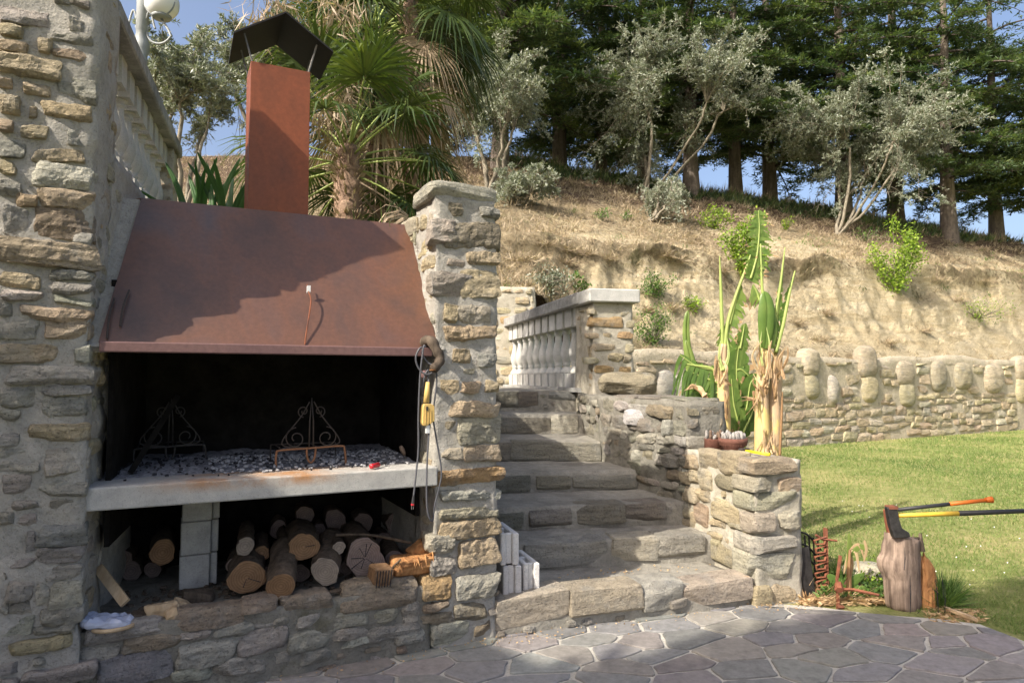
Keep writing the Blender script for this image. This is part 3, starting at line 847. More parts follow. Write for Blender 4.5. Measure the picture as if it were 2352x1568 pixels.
# ================================================================== LEFT WALL
Z1 = lambda x, y: (x * 0.504, y * 0.504)
Z2 = lambda x, y: (x * 0.502, y * 0.502 + 781)
Z3 = lambda x, y: (900.4 + x * 0.375, 404.3 + y * 0.375)
Z4 = lambda x, y: (900.4 + x * 0.391, 955.5 + y * 0.391)
Z5 = lambda x, y: (1102.5 + x * 0.2578, 624.8 + y * 0.2578)
Z6 = lambda x, y: (1120.9 + x * 0.3673, 992.3 + y * 0.3673)
Z7 = lambda x, y: (202 + x * 0.3672, 900.4 + y * 0.3672)
Z8 = lambda x, y: (183.75 + x * 0.4297, 1304.6 + y * 0.4297)
Z9 = lambda x, y: (1561.9 + x * 0.2578, 1010.6 + y * 0.2578)
ZA = lambda x, y: (1267.9 + x * 0.2929, 826.9 + y * 0.2929)
SDL = np.array([-0.3236, 0.9462, 0.0])                       # depth direction of the left wall
WF = -0.06
CL = fac(-2.163, WF, 0)                                        # its front corner
wall = empty('stone_wall', CL, 'tall rubble stone wall at the left of the fireplace, its lower half in shade', 'wall')
ct = 0.38
f0 = CL; f1 = CL + SDL * ct; f2 = f1 - U * 3.2; f3 = f0 - U * 3.2
body('mortar', [f3, f0, f1, f2], -0.05, 3.83, M['mortar'], wall, 0.035, 0.022, 8, org=CL)
g0 = CL + SDL * (ct - 0.02); g1 = CL + SDL * 3.15; h = np.array([-0.34, -0.05, 0])
g2 = g1 + np.array([-0.42, -0.14, 0]); g3 = g0 + np.array([-0.42, -0.14, 0])
body('wall_return', [g3, g0, g1, g2], -0.05, 2.79, M['mortar'], wall, 0.05, 0.028, 6, org=CL)
mbc = MB(); mbc.box(CL + SDL * (ct / 2) - U * 1.58 + np.array([0, 0, 3.86]), U, SDL, (0, 0, 1), 1.6, ct / 2 + .01, 0.04); mbc.build('coping', M['cap'], wall, CL)
Lf = Face(CL, U)
rowsA = [(0,30,215,115,'g'),(250,-10,330,22,'g'),(320,-5,400,35,'g'),(320,80,400,150,'g'),(0,120,105,170,'o',.05),(0,195,115,240,'o',.05),(175,190,240,245,'o',.06),
(240,160,410,210,'g'),(250,235,430,285,'o'),(0,265,270,350,'o',.06),(270,370,425,470,'g'),(0,360,55,400,'o',.05),(120,385,235,435,'o',.05),(0,445,90,520,'o',.05),
(200,475,425,550,'o'),(130,490,165,540,'o'),(0,550,60,600,'o',.05),(100,570,215,635,'o',.045),(310,590,415,670,'g'),(155,680,385,740,'o'),(0,650,110,720,'g'),
(0,735,75,790,'o',.04),(145,755,410,858,'w',.05),(0,820,95,890,'g',.04),(185,870,415,950,'o',.04),(75,890,165,940,'o',.04),(155,955,420,1080,'b',.035),(25,950,120,1085,'g'),
(340,1060,415,1120,'g'),(0,1105,435,1210,'o',.055),(0,1245,180,1305,'o'),(240,1230,415,1280,'g'),(0,1325,190,1370,'w',.045),(230,1290,415,1340,'g'),(240,1345,415,1385,'g'),
(0,1385,60,1440,'g'),(110,1400,410,1460,'o',.04),(195,1465,410,1545,'o',.04),(0,1465,165,1540,'g')]
rowsB = [(0,25,255,100,'o'),(340,25,415,100,'w'),(45,115,415,200,'g',.045),(0,220,165,300,'g'),(215,205,405,250,'g'),(210,262,390,355,'g'),(0,315,90,370,'g'),(125,385,405,460,'o'),
(0,430,80,480,'g'),(0,495,175,540,'g'),(215,505,400,615,'g'),(0,545,180,600,'g'),(10,615,135,700,'g'),(195,640,385,715,'g'),(230,725,385,820,'g'),(65,730,175,775,'g'),(0,785,60,840,'g'),
(90,795,165,845,'g'),(180,845,385,935,'u'),(120,870,160,965,'g'),(195,945,380,1010,'g'),(15,990,160,1045,'g'),(185,1030,375,1090,'g'),(0,1060,30,1100,'g'),(40,1105,150,1190,'g'),
(170,1110,230,1210,'g'),(240,1105,370,1210,'g'),(50,1195,155,1255,'g'),(0,1205,40,1260,'g'),(195,1215,370,1300,'g'),(0,1265,150,1345,'g'),(150,1300,330,1340,'g'),
(40,1370,300,1430,'o'),(160,1450,210,1485,'g'),(0,1480,80,1530,'g'),(115,1490,425,1568,'g'),(0,1545,90,1600,'g')]
rec = trace(Lf, wall, rowsA, Z1, depth=0.16, jit=0.2, k=14, amp=0.15, fr=1.5)
rec += trace(Lf, wall, rowsB, Z2, depth=0.16, zmin=0.0, jit=0.2, k=12, amp=0.15, fr=1.5)
filler(Lf, wall, -1.15, -0.02, 0.0, 3.9, rec, 'ggog', 46, (0.04, 0.13), (0.025, 0.06), jit=0.2)
courses(Lf, wall, -2.6, -1.0, 0.0, 3.9, (0.1, 0.2), (0.2, 0.45), 0.03, (0.0, 0.03), 'goob', res=0.05, skip=0.15, rects=rec)
# stones showing on the return side
Ls = Face(CL, SDL, np.array([SDL[1], -SDL[0], 0]))
filler(Ls, wall, 0.04, 0.42, 0.1, 3.8, [], 'gpgo', 44, (0.08, 0.22), (0.05, 0.13), (0.0, 0.02), jit=0.2)
filler(Ls, wall, 0.42, 1.5, 1.9, 2.75, [], 'pgyg', 26, (0.12, 0.25), (0.07, 0.16), (0.0, 0.02), jit=0.2)

# ================================================================== FIREPLACE
fire = empty('outdoor_fireplace', fac(-1.25, 0.4, 0), 'masonry barbecue fireplace with a sloping rusty steel hood and chimney above a firewood store', 'fireplace')
Fb = Face(fac(-2.163, 0.0, 0), U)
base = child_empty('base_wall', fac(-1.2, 0, 0), fire)
TL, TR = -2.18, 0.03
# sloping foot of the base wall follows the paving
foot = [fac(TL - 0.1, -0.0, 0), fac(-0.42, -0.0, 0), fac(-0.42, 1.15, 0), fac(TL - 0.6, 1.15, 0)]
body('mortar', foot, -0.05, 0.385, M['mortar_dark'], base, 0.035, 0.02, 8)
rowsC = [(65,285,440,385,'g'),(515,215,860,310,'b'),(860,165,1050,245,'b'),(1085,150,1340,232,'b'),(1400,70,1790,205,'b',.045),(1155,240,1300,312,'g'),(1340,225,1540,312,'g'),(1565,220,1690,290,'p'),
(1725,180,1810,285,'g'),(1840,180,1970,222,'b',.045),(1815,228,1985,294,'b',.045),(2000,190,2160,270,'b'),(240,350,530,435,'b'),(530,330,700,378,'g'),(720,290,930,352,'g'),(930,255,1035,318,'g'),(1025,258,1115,325,'g'),
(0,415,185,490,'g'),(105,445,490,600,'u'),(535,385,825,515,'g',.04),(860,330,1105,460,'g'),(1130,325,1325,432,'g'),(1350,315,1530,395,'g'),(1550,305,1800,380,'g'),(1690,330,1850,390,'g'),(1880,290,2065,395,'w',.045),
(2110,275,2195,350,'b'),(480,535,700,595,'g'),(720,475,975,560,'g'),(1005,445,1130,515,'g'),(1180,430,1340,498,'g'),(1400,372,1540,410,'g'),(0,515,70,610,'g')]
rec = trace(Fb, base, rowsC, Z8, depth=0.16, zmin=0.0, jit=0.2, k=8, amp=0.15, fr=1.5)
filler(Fb, base, 0.0, 2.2, 0.0, 0.36, rec, 'ggkb', 40, (0.04, 0.12), (0.02, 0.05), jit=0.2)
# right pillar of the fireplace
pil = child_empty('pillar', fac(-0.2, 0.2, 0), fire)
body('mortar', [fac(-0.40, 0, 0), fac(0, 0, 0), fac(0.0, 0.36, 0), fac(-0.40, 0.36, 0)], -0.05, 2.70, M['mortar'], pil, 0.025, 0.02, 9)
body('pillar_back', [fac(-0.385, 0.34, 0), fac(-0.01, 0.34, 0), fac(-0.01, 1.16, 0), fac(-0.40, 1.16, 0)], -0.05, 2.60, M['mortar'], pil, 0.05, 0.028, 6)
rowsD = [(345,168,430,240,'b'),(540,195,655,255,'g'),(240,262,372,418,'p'),(335,295,658,440,'b',.035),(465,470,645,540,'o',.045),(250,590,470,725,'p'),(435,590,640,735,'o',.045),(320,790,400,892,'o'),(400,790,612,892,'p'),
(330,925,642,1010,'o',.04),(375,1060,475,1145,'o'),(530,1090,640,1165,'g'),(300,1245,400,1340,'o'),(400,1260,530,1330,'o'),(575,1250,645,1325,'o'),(370,1385,655,1470,'o',.045)]
rowsE = [(385,0,612,150,'p',.04),(430,170,618,262,'o',.04),(300,190,420,260,'p'),(275,310,618,395,'r',.045),(310,430,610,492,'g'),(300,610,618,705,'o',.04),(225,690,360,800,'p'),(395,735,608,872,'o',.045),(380,920,608,1068,'w',.045),
(180,940,345,1075,'r',.05),(240,830,360,930,'g'),(300,540,620,600,'p')]
Fp = Face(fac(-0.40, 0, 0), U)
rec = trace(Fp, pil, rowsD, Z3, depth=0.14, res=0.013, jit=0.2, k=12, amp=0.17, fr=1.5) + trace(Fp, pil, rowsE, Z4, depth=0.14, res=0.013, jit=0.2, k=12, amp=0.17, fr=1.5)
filler(Fp, pil, 0.0, 0.4, 0.3, 2.65, rec, 'gpow', 26, (0.05, 0.13), (0.03, 0.06), jit=0.22)
Fps = Face(fac(-0.40, 0.0, 0), Vv, -U)
courses(Fps, pil, 0.02, 0.36, 0.4, 2.66, (0.08, 0.16), (0.12, 0.24), 0.02, (0.0, 0.02), 'pspo', res=0.02, skip=0.12, amp=0.14, jit=0.2)
courses(Fps, pil, 0.36, 1.0, 1.75, 2.60, (0.08, 0.16), (0.12, 0.24), 0.02, (0.0, 0.02), 'pspo', res=0.03, skip=0.12, amp=0.14, jit=0.2)
add_stone(pil, fac(-0.215, 0.16, 2.735), U, -Vv, (0.45, 0.42, 0.10), 'w', res=0.018, k=12, jit=0.05, amp=0.05, tilt=0.0, name='cap_stone')
add_stone(pil, fac(-0.33, 0.52, 2.60), U, -Vv, (0.20, 0.34, 0.13), 'p', res=0.025, tilt=0.1, name='shoulder_stone')

# enclosure
mb = MB(); plate(mb, [fac(-2.75, 1.1, 0.3), fac(-0.3, 1.1, 0.3), fac(-0.3, 1.1, 2.64), fac(-2.75, 1.1, 2.64)], 0.12); mb.build('back_wall', M['soot'], fire, fac(-1.2, 1.1, 1))
mb = MB(); mb.box(fac(-0.425, 0.66, 1.42), U, Vv, (0, 0, 1), 0.012, 0.42, 0.68); mb.build('sooted_lining', M['soot'], fire)
mb = MB(); c0 = CL + SDL * 0.78 + np.array([0.045, 0.015, 1.42]); mb.box(c0, np.array([SDL[1], -SDL[0], 0]), SDL, (0, 0, 1), 0.012, 0.52, 0.68); mb.build('sooted_lining', M['soot'], fire)
# hearth slab
mb = MB()
mb.box(fac(-1.34, 0.50, 1.018), U, Vv, (0, 0, 1), 0.945, 0.545, 0.055)
slab = mb.build('hearth_slab', M['slab'], fire, fac(-1.3, 0.4, 1.0))
bv = slab.modifiers.new('bevel', 'BEVEL'); bv.width = 0.008; bv.segments = 2
# block support under it
sup = child_empty('block_support', fac(-1.6, 0.6, 0.385), fire)
xl = Face(fac(-2, 0.52, 0), U).hit(415, 1250)[0] - 2; xr = Face(fac(-2, 0.52, 0), U).hit(484, 1250)[0] - 2
for i, (z0, z1) in enumerate([(0.388, 0.575), (0.579, 0.765), (0.769, 0.960)]):
    mb = MB(); cx = (xl + xr) / 2 + 0.004 * (i - 1)
    mb.box(fac(cx, 0.62, (z0 + z1) / 2), U, Vv, (0, 0, 1), (xr - xl) / 2, 0.10, (z1 - z0) / 2)
    mb.box(fac(cx + (xr - xl) / 2 + 0.022, 0.645, (z0 + z1) / 2), U, Vv, (0, 0, 1), 0.020, 0.09, (z1 - z0) / 2 - 0.001)
    q = mb.build('concrete_block', M['concrete'], sup, fac(cx, 0.62, z0)); b_ = q.modifiers.new('bevel', 'BEVEL'); b_.width = 0.005
# hood
HB, HT = 1.770, 2.62
hood = child_empty('hood', fac(-1.25, 0.2, HB), fire)
def hp(t, k, off=0.0):            # k 0 bottom .. 1 top on the slope
    p = fac(t, 0.55 * k - 0.015, HB + (HT - HB) * k)
    nn = np.cross(U, (Vv * 0.55 + np.array([0, 0, HT - HB]))); nn /= np.linalg.norm(nn)
    if nn[2] < 0: nn = -nn
    return p + nn * off
tl0, tr0, tl1, tr1 = -2.125, -0.385, -1.985, -0.405
mb = MB(); plate(mb, [hp(tl0, 0), hp(tr0, 0), hp(tr1, 1), hp(tl1, 1)], 0.006)
mb.build('hood_sheet', M['hood'], hood, fac(-1.25, 0.25, 2.2))
mb = MB(); plate(mb, [fac(tl1, 0.535, HT), fac(tr1, 0.535, HT), fac(tr1, 1.1, HT - 0.02), fac(tl1 - 0.5, 1.1, HT - 0.02)], 0.02)
mb.build('hood_top', M['hood'], hood, fac(-1.25, 0.8, HT))
mb = MB()
Vl = []
L0 = on_fac(228, 800, -0.03)[0]; L1 = on_fac(992, 805, -0.03)[0]
mb.box(fac((L0 + L1) / 2, -0.028, 1.745), U, Vv, (0, 0, 1), (L1 - L0) / 2, 0.016, 0.026)
q = mb.build('hood_lip', M['lip'], hood, fac(-1.25, -0.03, 1.745)); b_ = q.modifiers.new('bevel', 'BEVEL'); b_.width = 0.006; b_.segments = 2
mb = MB(); plate(mb, [hp(-2.45, -0.02, -0.014), hp(tl0 + 0.03, -0.02, -0.014), hp(tl1 + 0.03, 1.0, -0.014), hp(-2.45, 1.0, -0.014)], 0.05)
mb.build('plaster_strip', M['mortar'], fire, fac(-2.2, 0.3, 2.2)); mb = MB(); plate(mb, [hp(tr0 - 0.03, 0.0, -0.014), hp(-0.34, 0.0, -0.014), hp(-0.34, 1.0, -0.014), hp(tr1 - 0.03, 1.0, -0.014)], 0.05)
mb.build('plaster_strip', M['mortar'], fire, fac(-1.2, 0.3, 2.2))
# little details on the hood: wire with a white clip, hooks at the left
fh = lambda px, py: at_plane(px, py, hp(-1, 0), np.cross(U, hp(-1, 1) - hp(-1, 0)) / np.linalg.norm(np.cross(U, hp(-1, 1) - hp(-1, 0))))
nh = np.cross(U, hp(-1, 1) - hp(-1, 0)); nh /= np.linalg.norm(nh)
if nh[1] > 0: nh = -nh
pts = [fh(700, 792) + nh * 0.005, fh(702, 770) + nh * 0.02, fh(708, 730) + nh * 0.045, fh(711, 700) + nh * 0.05, fh(706, 682) + nh * 0.045, fh(703, 664) + nh * 0.04]
mb = MB(); mb.tube(smooth_path(pts, 16), 0.004, 6); hk = mb.build('hook_rod', M['rust'], hood, pts[0])
mb = MB(); mb.box(fh(706, 677) + nh * 0.048, U, (0, 0, 1), nh, 0.010, 0.018, 0.008); mb.build('white_clip', M['white_plastic'], hk)
for a, b2 in (((263, 690), (246, 780)), ((297, 672), (276, 752))):
    pts = [fh(*a) + nh * 0.02, fh((a[0] + b2[0]) / 2 - 3, (a[1] + b2[1]) / 2) + nh * 0.03, fh(*b2) + nh * 0.01]
    mb = MB(); mb.tube(smooth_path(pts, 10), 0.005, 6); mb.build('hook_rod', M['iron'], hood, pts[0])

# chimney
f55 = Face(fac(0, 0.55, 0), U)
cl = f55.hit(570, 440)[0]; cr = f55.hit(708, 470)[0]; ctop = f55.hit(646, 154)[1]
ch = child_empty('chimney', fac((cl + cr) / 2, 0.7, HT), fire)
mb = MB(); D_ = 0.27
c_ = [fac(cl, 0.545, 0), fac(cr, 0.545, 0), fac(cr, 0.545 + D_, 0), fac(cl, 0.545 + D_, 0)]
zb = HT - 0.06
V = [p + np.array([0, 0, z]) for z in (zb, ctop) for p in c_]
cm = np.mean(c_, axis=0); V += [cm + (p - cm) * 0.965 + np.array([0, 0, z]) for z in (zb, ctop) for p in c_]
mb.add(V, [(0, 1, 5, 4), (1, 2, 6, 5), (2, 3, 7, 6), (3, 0, 4, 7), (9, 8, 12, 13), (10, 9, 13, 14), (11, 10, 14, 15), (8, 11, 15, 12), (4, 5, 13, 12), (5, 6, 14, 13), (6, 7, 15, 14), (7, 4, 12, 15)])
q = mb.build('flue', M['chimney'], ch, fac((cl + cr) / 2, 0.7, HT)); b_ = q.modifiers.new('bevel', 'BEVEL'); b_.width = 0.006; b_.segments = 2; b_.limit_method = 'ANGLE'
# cowl
f43 = Face(fac(0, 0.495, 0), U)
e0 = f43.hit(537, 72); pk = f43.hit(657, 26); e1 = f43.hit(766, 117)
cw = np.array([fac(e0[0], 0.495, e0[1]), fac(pk[0], 0.495, pk[1]), fac(e1[0], 0.495, e1[1])])
d2 = 0.46
mb = MB(); th = np.array([0, 0, -0.012])
V = [cw[0], cw[1], cw[2], cw[0] + Vv * d2, cw[1] + Vv * d2, cw[2] + Vv * d2]; V += [p + th for p in V]
mb.add(V, [(0, 1, 4, 3), (1, 2, 5, 4), (6, 9, 10, 7), (7, 10, 11, 8), (0, 6, 7, 1), (1, 7, 8, 2), (3, 4, 10, 9), (4, 5, 11, 10), (0, 3, 9, 6), (2, 8, 11, 5)])
cowl = mb.build('cowl', M['black_steel'], ch, cw[1])
for i, t in enumerate((cl + 0.01, cr - 0.01)):
    for w in (0.56, 0.545 + D_ - 0.015):
        a = fac(t, w, ctop - 0.10); sgn = -1 if i == 0 else 1
        k = (pk[0] - (t + sgn * 0.05)) / ((pk[0] - e0[0]) if i == 0 else (e1[0] - pk[0])) * (1 if i == 0 else -1)
        zt = pk[1] - abs(k) * (pk[1] - (e0[1] if i == 0 else e1[1])) - 0.012
        mb = MB(); mb.tube([a, fac(t, w, ctop), fac(t + sgn * 0.05, w, zt)], 0.006, 6); mb.build('cowl_rod', M['rod'], cowl, a)
# ash and charcoal on the hearth
fr = np.random.default_rng(3)
nx, ny = 90, 26
tt, ww = np.meshgrid(np.linspace(-2.2, -0.45, nx), np.linspace(0.10, 1.04, ny), indexing='ij')
G = np.array([fac(a, b2, 0) for a, b2 in zip(tt.ravel(), ww.ravel())])
hgt = 1.068 + np.clip((ww.ravel() - 0.16 + 0.10 * fbm(np.c_[G[:, :2] * 3, G[:, 2:]], 3, 7)) / 0.3, 0, 1) * (0.028 + 0.02 * fbm(G * 14, 3, 8)) + 0.03 * np.clip(ww.ravel() - 0.5, 0, 1)
G[:, 2] = hgt
gi, gj = np.meshgrid(np.arange(nx - 1), np.arange(ny - 1), indexing='ij')
FqA = np.stack([gi * ny + gj, (gi + 1) * ny + gj, (gi + 1) * ny + gj + 1, gi * ny + gj + 1], -1).reshape(-1, 4)
ash = ob('ash_bed', G, FqA, M['ash'], None, fac(-1.3, 0.5, 1.07)); tag(ash, kind='stuff')
def lumps(name, n, trange, wrange, zf, size, mat, seed, dens=None):
    r = np.random.default_rng(seed); P, Fs = box_topo(2, 2, 2); Vs = []; Fz = []; c = 0
    for _ in range(n):
        t = r.uniform(*trange); w = r.uniform(*wrange)
        if dens and r.random() > dens(t, w): continue
        s = r.uniform(*size) * np.array([r.uniform(.6, 1.5), r.uniform(.6, 1.3), r.uniform(.4, .9)])
        Q = P / (np.linalg.norm(P, axis=1)[:, None] ** 0.6) * s * (1 + r.uniform(-.25, .25, (len(P), 1)))
        a = r.uniform(0, 6.28); x = Q[:, 0] * math.cos(a) - Q[:, 1] * math.sin(a); y = Q[:, 0] * math.sin(a) + Q[:, 1] * math.cos(a)
        Vs.append(fac(t, w, zf(t, w)) + np.c_[x, y, Q[:, 2]]); Fz.append(Fs + c); c += len(P)
    o = ob(name, np.concatenate(Vs), np.concatenate(Fz), mat, None, smooth=False); tag(o, kind='stuff'); return o
zf = lambda t, w: 1.078 + 0.03 * min(1, max(0, (w - 0.12) / 0.3))
lumps('charcoal_bits', 620, (-2.15, -0.5), (0.10, 0.95), zf, (0.003, 0.010), M['char'], 4, lambda t, w: (1.0 if t < -1.25 else .3) if w > 0.18 + 0.1 * math.sin(t * 9) else 0.12)
lumps('ash_lumps', 520, (-1.6, -0.48), (0.14, 0.75), zf, (0.004, 0.011), M['ashlump'], 5)
lumps('wood_litter', 260, (-2.05, -0.5), (0.03, 0.6), lambda t, w: 0.395, (0.005, 0.016), M['bark'], 6)

# ================================================================== STAIRS
st = empty('stone_staircase', (0.8, 5.5, 0), 'shaded stone steps climbing between the fireplace pillar and the low side wall', 'stairs')
S = [((-.10, 4.25), (1.70, 4.84), 0, .19), ((.106, 5.036), (1.50, 5.30), .19, .385), ((.04, 5.468), (1.37, 5.695), .385, .565), ((-.13, 6.12), (1.144, 6.34), .565, .745),
     ((-.2, 6.97), (.90, 6.99), .745, .94), ((-.3, 7.95), (.80, 7.95), .94, 1.165), ((-.4, 8.75), (.72, 8.68), 1.165, 1.42)]
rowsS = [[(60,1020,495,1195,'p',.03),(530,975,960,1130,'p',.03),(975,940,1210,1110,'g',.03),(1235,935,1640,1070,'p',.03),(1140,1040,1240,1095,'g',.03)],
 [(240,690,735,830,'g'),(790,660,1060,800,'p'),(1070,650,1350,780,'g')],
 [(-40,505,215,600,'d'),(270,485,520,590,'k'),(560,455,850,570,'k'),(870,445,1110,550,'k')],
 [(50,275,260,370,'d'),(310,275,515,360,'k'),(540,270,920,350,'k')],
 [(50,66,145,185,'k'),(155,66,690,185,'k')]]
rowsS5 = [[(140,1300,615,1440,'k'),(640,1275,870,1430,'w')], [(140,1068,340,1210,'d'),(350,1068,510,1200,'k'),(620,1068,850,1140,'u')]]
for i, (L, R, z0, z1) in enumerate(S):
    L = np.array([*L, 0.]); R = np.array([*R, 0.]); u = (R - L) / np.linalg.norm(R - L); n = np.array([u[1], -u[0], 0]); back = -n
    step = child_empty('step', (L + R) / 2 + np.array([0, 0, z0]), st)
    ext = 0.0 if i == 0 else 0.55
    A_ = L - u * ext - n * 0.015; B_ = R + u * (0.0 if i == 0 else 0.16) - n * 0.015; dp = 1.5 if i < 6 else 4.6
    if i < 6: bk = [B_ + back * dp + np.array([-0.25, 0, 0]), A_ + back * dp + np.array([-0.35, 0, 0])]
    else: bk = [np.array([-0.25, 12.3, 0]), np.array([-2.2, 12.3, 0])]
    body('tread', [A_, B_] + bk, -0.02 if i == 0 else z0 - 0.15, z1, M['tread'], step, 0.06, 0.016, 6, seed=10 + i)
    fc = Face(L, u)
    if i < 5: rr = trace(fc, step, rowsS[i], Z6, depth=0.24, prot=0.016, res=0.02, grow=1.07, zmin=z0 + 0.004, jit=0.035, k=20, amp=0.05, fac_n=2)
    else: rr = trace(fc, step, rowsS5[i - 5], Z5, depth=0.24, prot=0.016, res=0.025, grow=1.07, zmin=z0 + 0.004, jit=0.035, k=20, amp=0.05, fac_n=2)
    filler(fc, step, 0.0, np.linalg.norm(R - L), z0, z1 - 0.02, rr, 'gk', 5, (0.04, 0.10), (0.03, 0.08), jit=0.2)

# ================================================================== STAIR SIDE WALL with low end block
K0 = np.array([1.70, 4.83, 0]); K1 = np.array([2.075, 4.95, 0]); K2 = np.array([1.83, 5.86, 0]); K3 = np.array([1.42, 5.76, 0])
cheek = empty('stair_side_wall', (1.6, 5.6, 0), 'low stone wall along the right of the steps, ending in a sunlit block topped by two cactus pots', 'wall')
body('mortar', [K0, K1, K2, K3], -0.05, 1.005, M['mortar_warm'], cheek, 0.03, 0.02, 8)
uf = (K1 - K0) / np.linalg.norm(K1 - K0); us = (K3 - K0) / np.linalg.norm(K3 - K0)
Ff = Face(K0, uf); Fside = Face(K0, us, np.array([-us[1], us[0], 0]))
if Fside.n[0] > 0: Fside.n = -Fside.n
def quoin(y0, y1, xs, xf, code, prot=0.03):
    """corner block from side x=xs (left) to front x=xf, corner at x~720 in the close view"""
    ps = Fside.hit(*Z9(xs, (y0 + y1) / 2)); pf = Ff.hit(*Z9(xf, (y0 + y1) / 2))
    zt = Ff.hit(*Z9(760, y0))[1]; zb2 = Ff.hit(*Z9(760, y1))[1]
    ls = abs(ps[0]); lf = abs(pf[0])
    c = K0 + uf * (lf / 2 - prot / 2) + us * (ls / 2 - prot / 2) + np.array([0, 0, (zt + zb2) / 2])
    add_stone(cheek, c, uf, -us, (lf + prot, ls + prot, (zt - zb2) * 0.98), code, res=0.02, k=11, jit=0.06, amp=0.06, tilt=RNG.normal(0, .02))
quoin(160, 308, 545, 1032, 'o', .045); quoin(318, 455, 485, 838, 'p', .04); quoin(462, 630, 480, 1035, 'p', .035)
quoin(645, 830, 562, 842, 'p', .04); quoin(845, 1010, 485, 1032, 'w', .035); quoin(1010, 1250, 500, 1040, 'p', .04); quoin(1285, 1475, 640, 805, 'y', .03)
rec = trace(Ff, cheek, [(880,335,1065,458,'o',.045),(890,635,1058,795,'p',.045),(815,1260,1022,1445,'o',.03)], Z9, zmin=0.0, depth=0.2)
recs = trace(Fside, cheek, [(165,100,345,255,'y'),(355,115,530,300,'y'),(15,130,155,255,'s'),(90,275,165,380,'s'),(175,265,290,430,'s'),(10,290,85,380,'s'),(0,595,110,680,'y'),(140,585,255,755,'o'),(300,575,520,725,'y'),(280,710,400,765,'s'),
 (430,735,560,790,'s'),(255,820,370,868,'y'),(220,855,360,908,'s'),(240,925,492,1130,'y'),(110,640,140,750,'s'),(5,700,130,790,'y'),(320,530,470,575,'s'),(20,420,150,540,'s'),(160,450,280,540,'s'),(330,320,470,430,'b')], Z9, depth=0.12, jit=0.18, res=0.016, zmin=0.2)
def keep_side(u, z):
    x = K0 + us * u
    hz = np.interp(x[1], [4.8, 5.2, 5.55, 6.2, 6.85, 7.8, 8.6], [.2, .2, .4, .58, .76, .95, 1.18])
    return z > hz + 0.01
filler(Fside, cheek, 0.05, 0.95, 0.2, 0.97, recs, 'sypo', 40, (0.04, 0.12), (0.03, 0.08), keep=keep_side, jit=0.22)
# top slabs of the low block
for (a, b2, la, lb) in ((0.12, 0.24, 0.3, 0.36), (0.30, 0.62, 0.36, 0.30)):
    pass
# tall tier
T0 = np.array([1.44, 5.66, 0]); T1 = np.array([1.80, 5.76, 0]); T2 = np.array([1.50, 8.3, 0]); T3 = np.array([0.80, 8.3, 0]); T4 = np.array([0.90, 7.0, 0])
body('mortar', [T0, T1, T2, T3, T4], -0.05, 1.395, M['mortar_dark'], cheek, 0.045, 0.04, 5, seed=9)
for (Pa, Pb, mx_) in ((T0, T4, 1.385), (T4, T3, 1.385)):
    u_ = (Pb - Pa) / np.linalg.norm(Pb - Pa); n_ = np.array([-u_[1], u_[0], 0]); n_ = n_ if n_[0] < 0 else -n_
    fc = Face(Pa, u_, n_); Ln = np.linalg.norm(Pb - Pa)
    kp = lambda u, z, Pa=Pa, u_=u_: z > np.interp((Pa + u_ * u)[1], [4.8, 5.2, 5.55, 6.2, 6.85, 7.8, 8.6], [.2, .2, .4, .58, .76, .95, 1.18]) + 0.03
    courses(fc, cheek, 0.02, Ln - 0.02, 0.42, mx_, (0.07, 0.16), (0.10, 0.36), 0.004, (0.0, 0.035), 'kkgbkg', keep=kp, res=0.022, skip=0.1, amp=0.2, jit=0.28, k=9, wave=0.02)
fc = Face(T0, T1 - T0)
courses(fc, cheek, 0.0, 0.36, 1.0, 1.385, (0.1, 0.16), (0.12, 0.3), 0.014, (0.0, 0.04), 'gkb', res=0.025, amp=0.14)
top_l = Face(T0, T4 - T0)
for s_ in (0.27, 0.70, 1.14):
    p = T0 + (T4 - T0) / np.linalg.norm(T4 - T0) * s_ + np.array([0.19, 0.03, 1.40])
    add_stone(cheek, p, (T4 - T0) / np.linalg.norm(T4 - T0), np.array([-1, 0, 0]), (0.42, 0.30, 0.045), 'k', res=0.03, k=9, jit=0.10, tilt=0)
pt = at_Y(1440, 882, 7.3)
add_stone(cheek, pt, (1, 0.05, 0), (0, -1, 0), (0.60, 0.5, 0.24), 'b', res=0.03, k=4, jit=0.1, amp=0.12, tilt=0.02, label='large rounded brown stone on top of the wall')
add_stone(cheek, at_plane(1458, 957, T0, top_l.n), top_l.u, top_l.n if top_l.n[0] < 0 else -top_l.n, (0.26, 0.16, 0.15), (0.55, 0.55, 0.53), res=0.02, k=3, label='whitish stone')
# ================================================================== BALUSTRADES
def baluster_mb(h, w, wy):
    """square plinth, turned vase, square block on top; origin at the foot"""
    mb = MB(); hb, ht = 0.17 * h / 0.96, 0.22 * h / 0.96
    mb.box((0, 0, hb / 2), (1, 0, 0), (0, 1, 0), (0, 0, 1), w / 2, wy / 2, hb / 2)
    mb.box((0, 0, h - ht / 2), (1, 0, 0), (0, 1, 0), (0, 0, 1), w / 2, wy / 2, ht / 2)
    z0, z1 = hb, h - ht; R = wy * 0.47
    prof = [(0.95, 0), (0.97, .04), (.74, .10), (.50, .15), (.52, .17), (.60, .185), (.60, .205), (.50, .22), (.66, .28), (.84, .36), (.90, .44), (.84, .53), (.66, .64), (.52, .76), (.47, .86), (.48, .89), (.62, .905), (.62, .93), (.50, .94), (.66, .97), (.80, 1.0)]
    mb.lathe((0, 0, 0), [(r * R, z0 + (z1 - z0) * q) for r, q in prof], 14)
    return mb
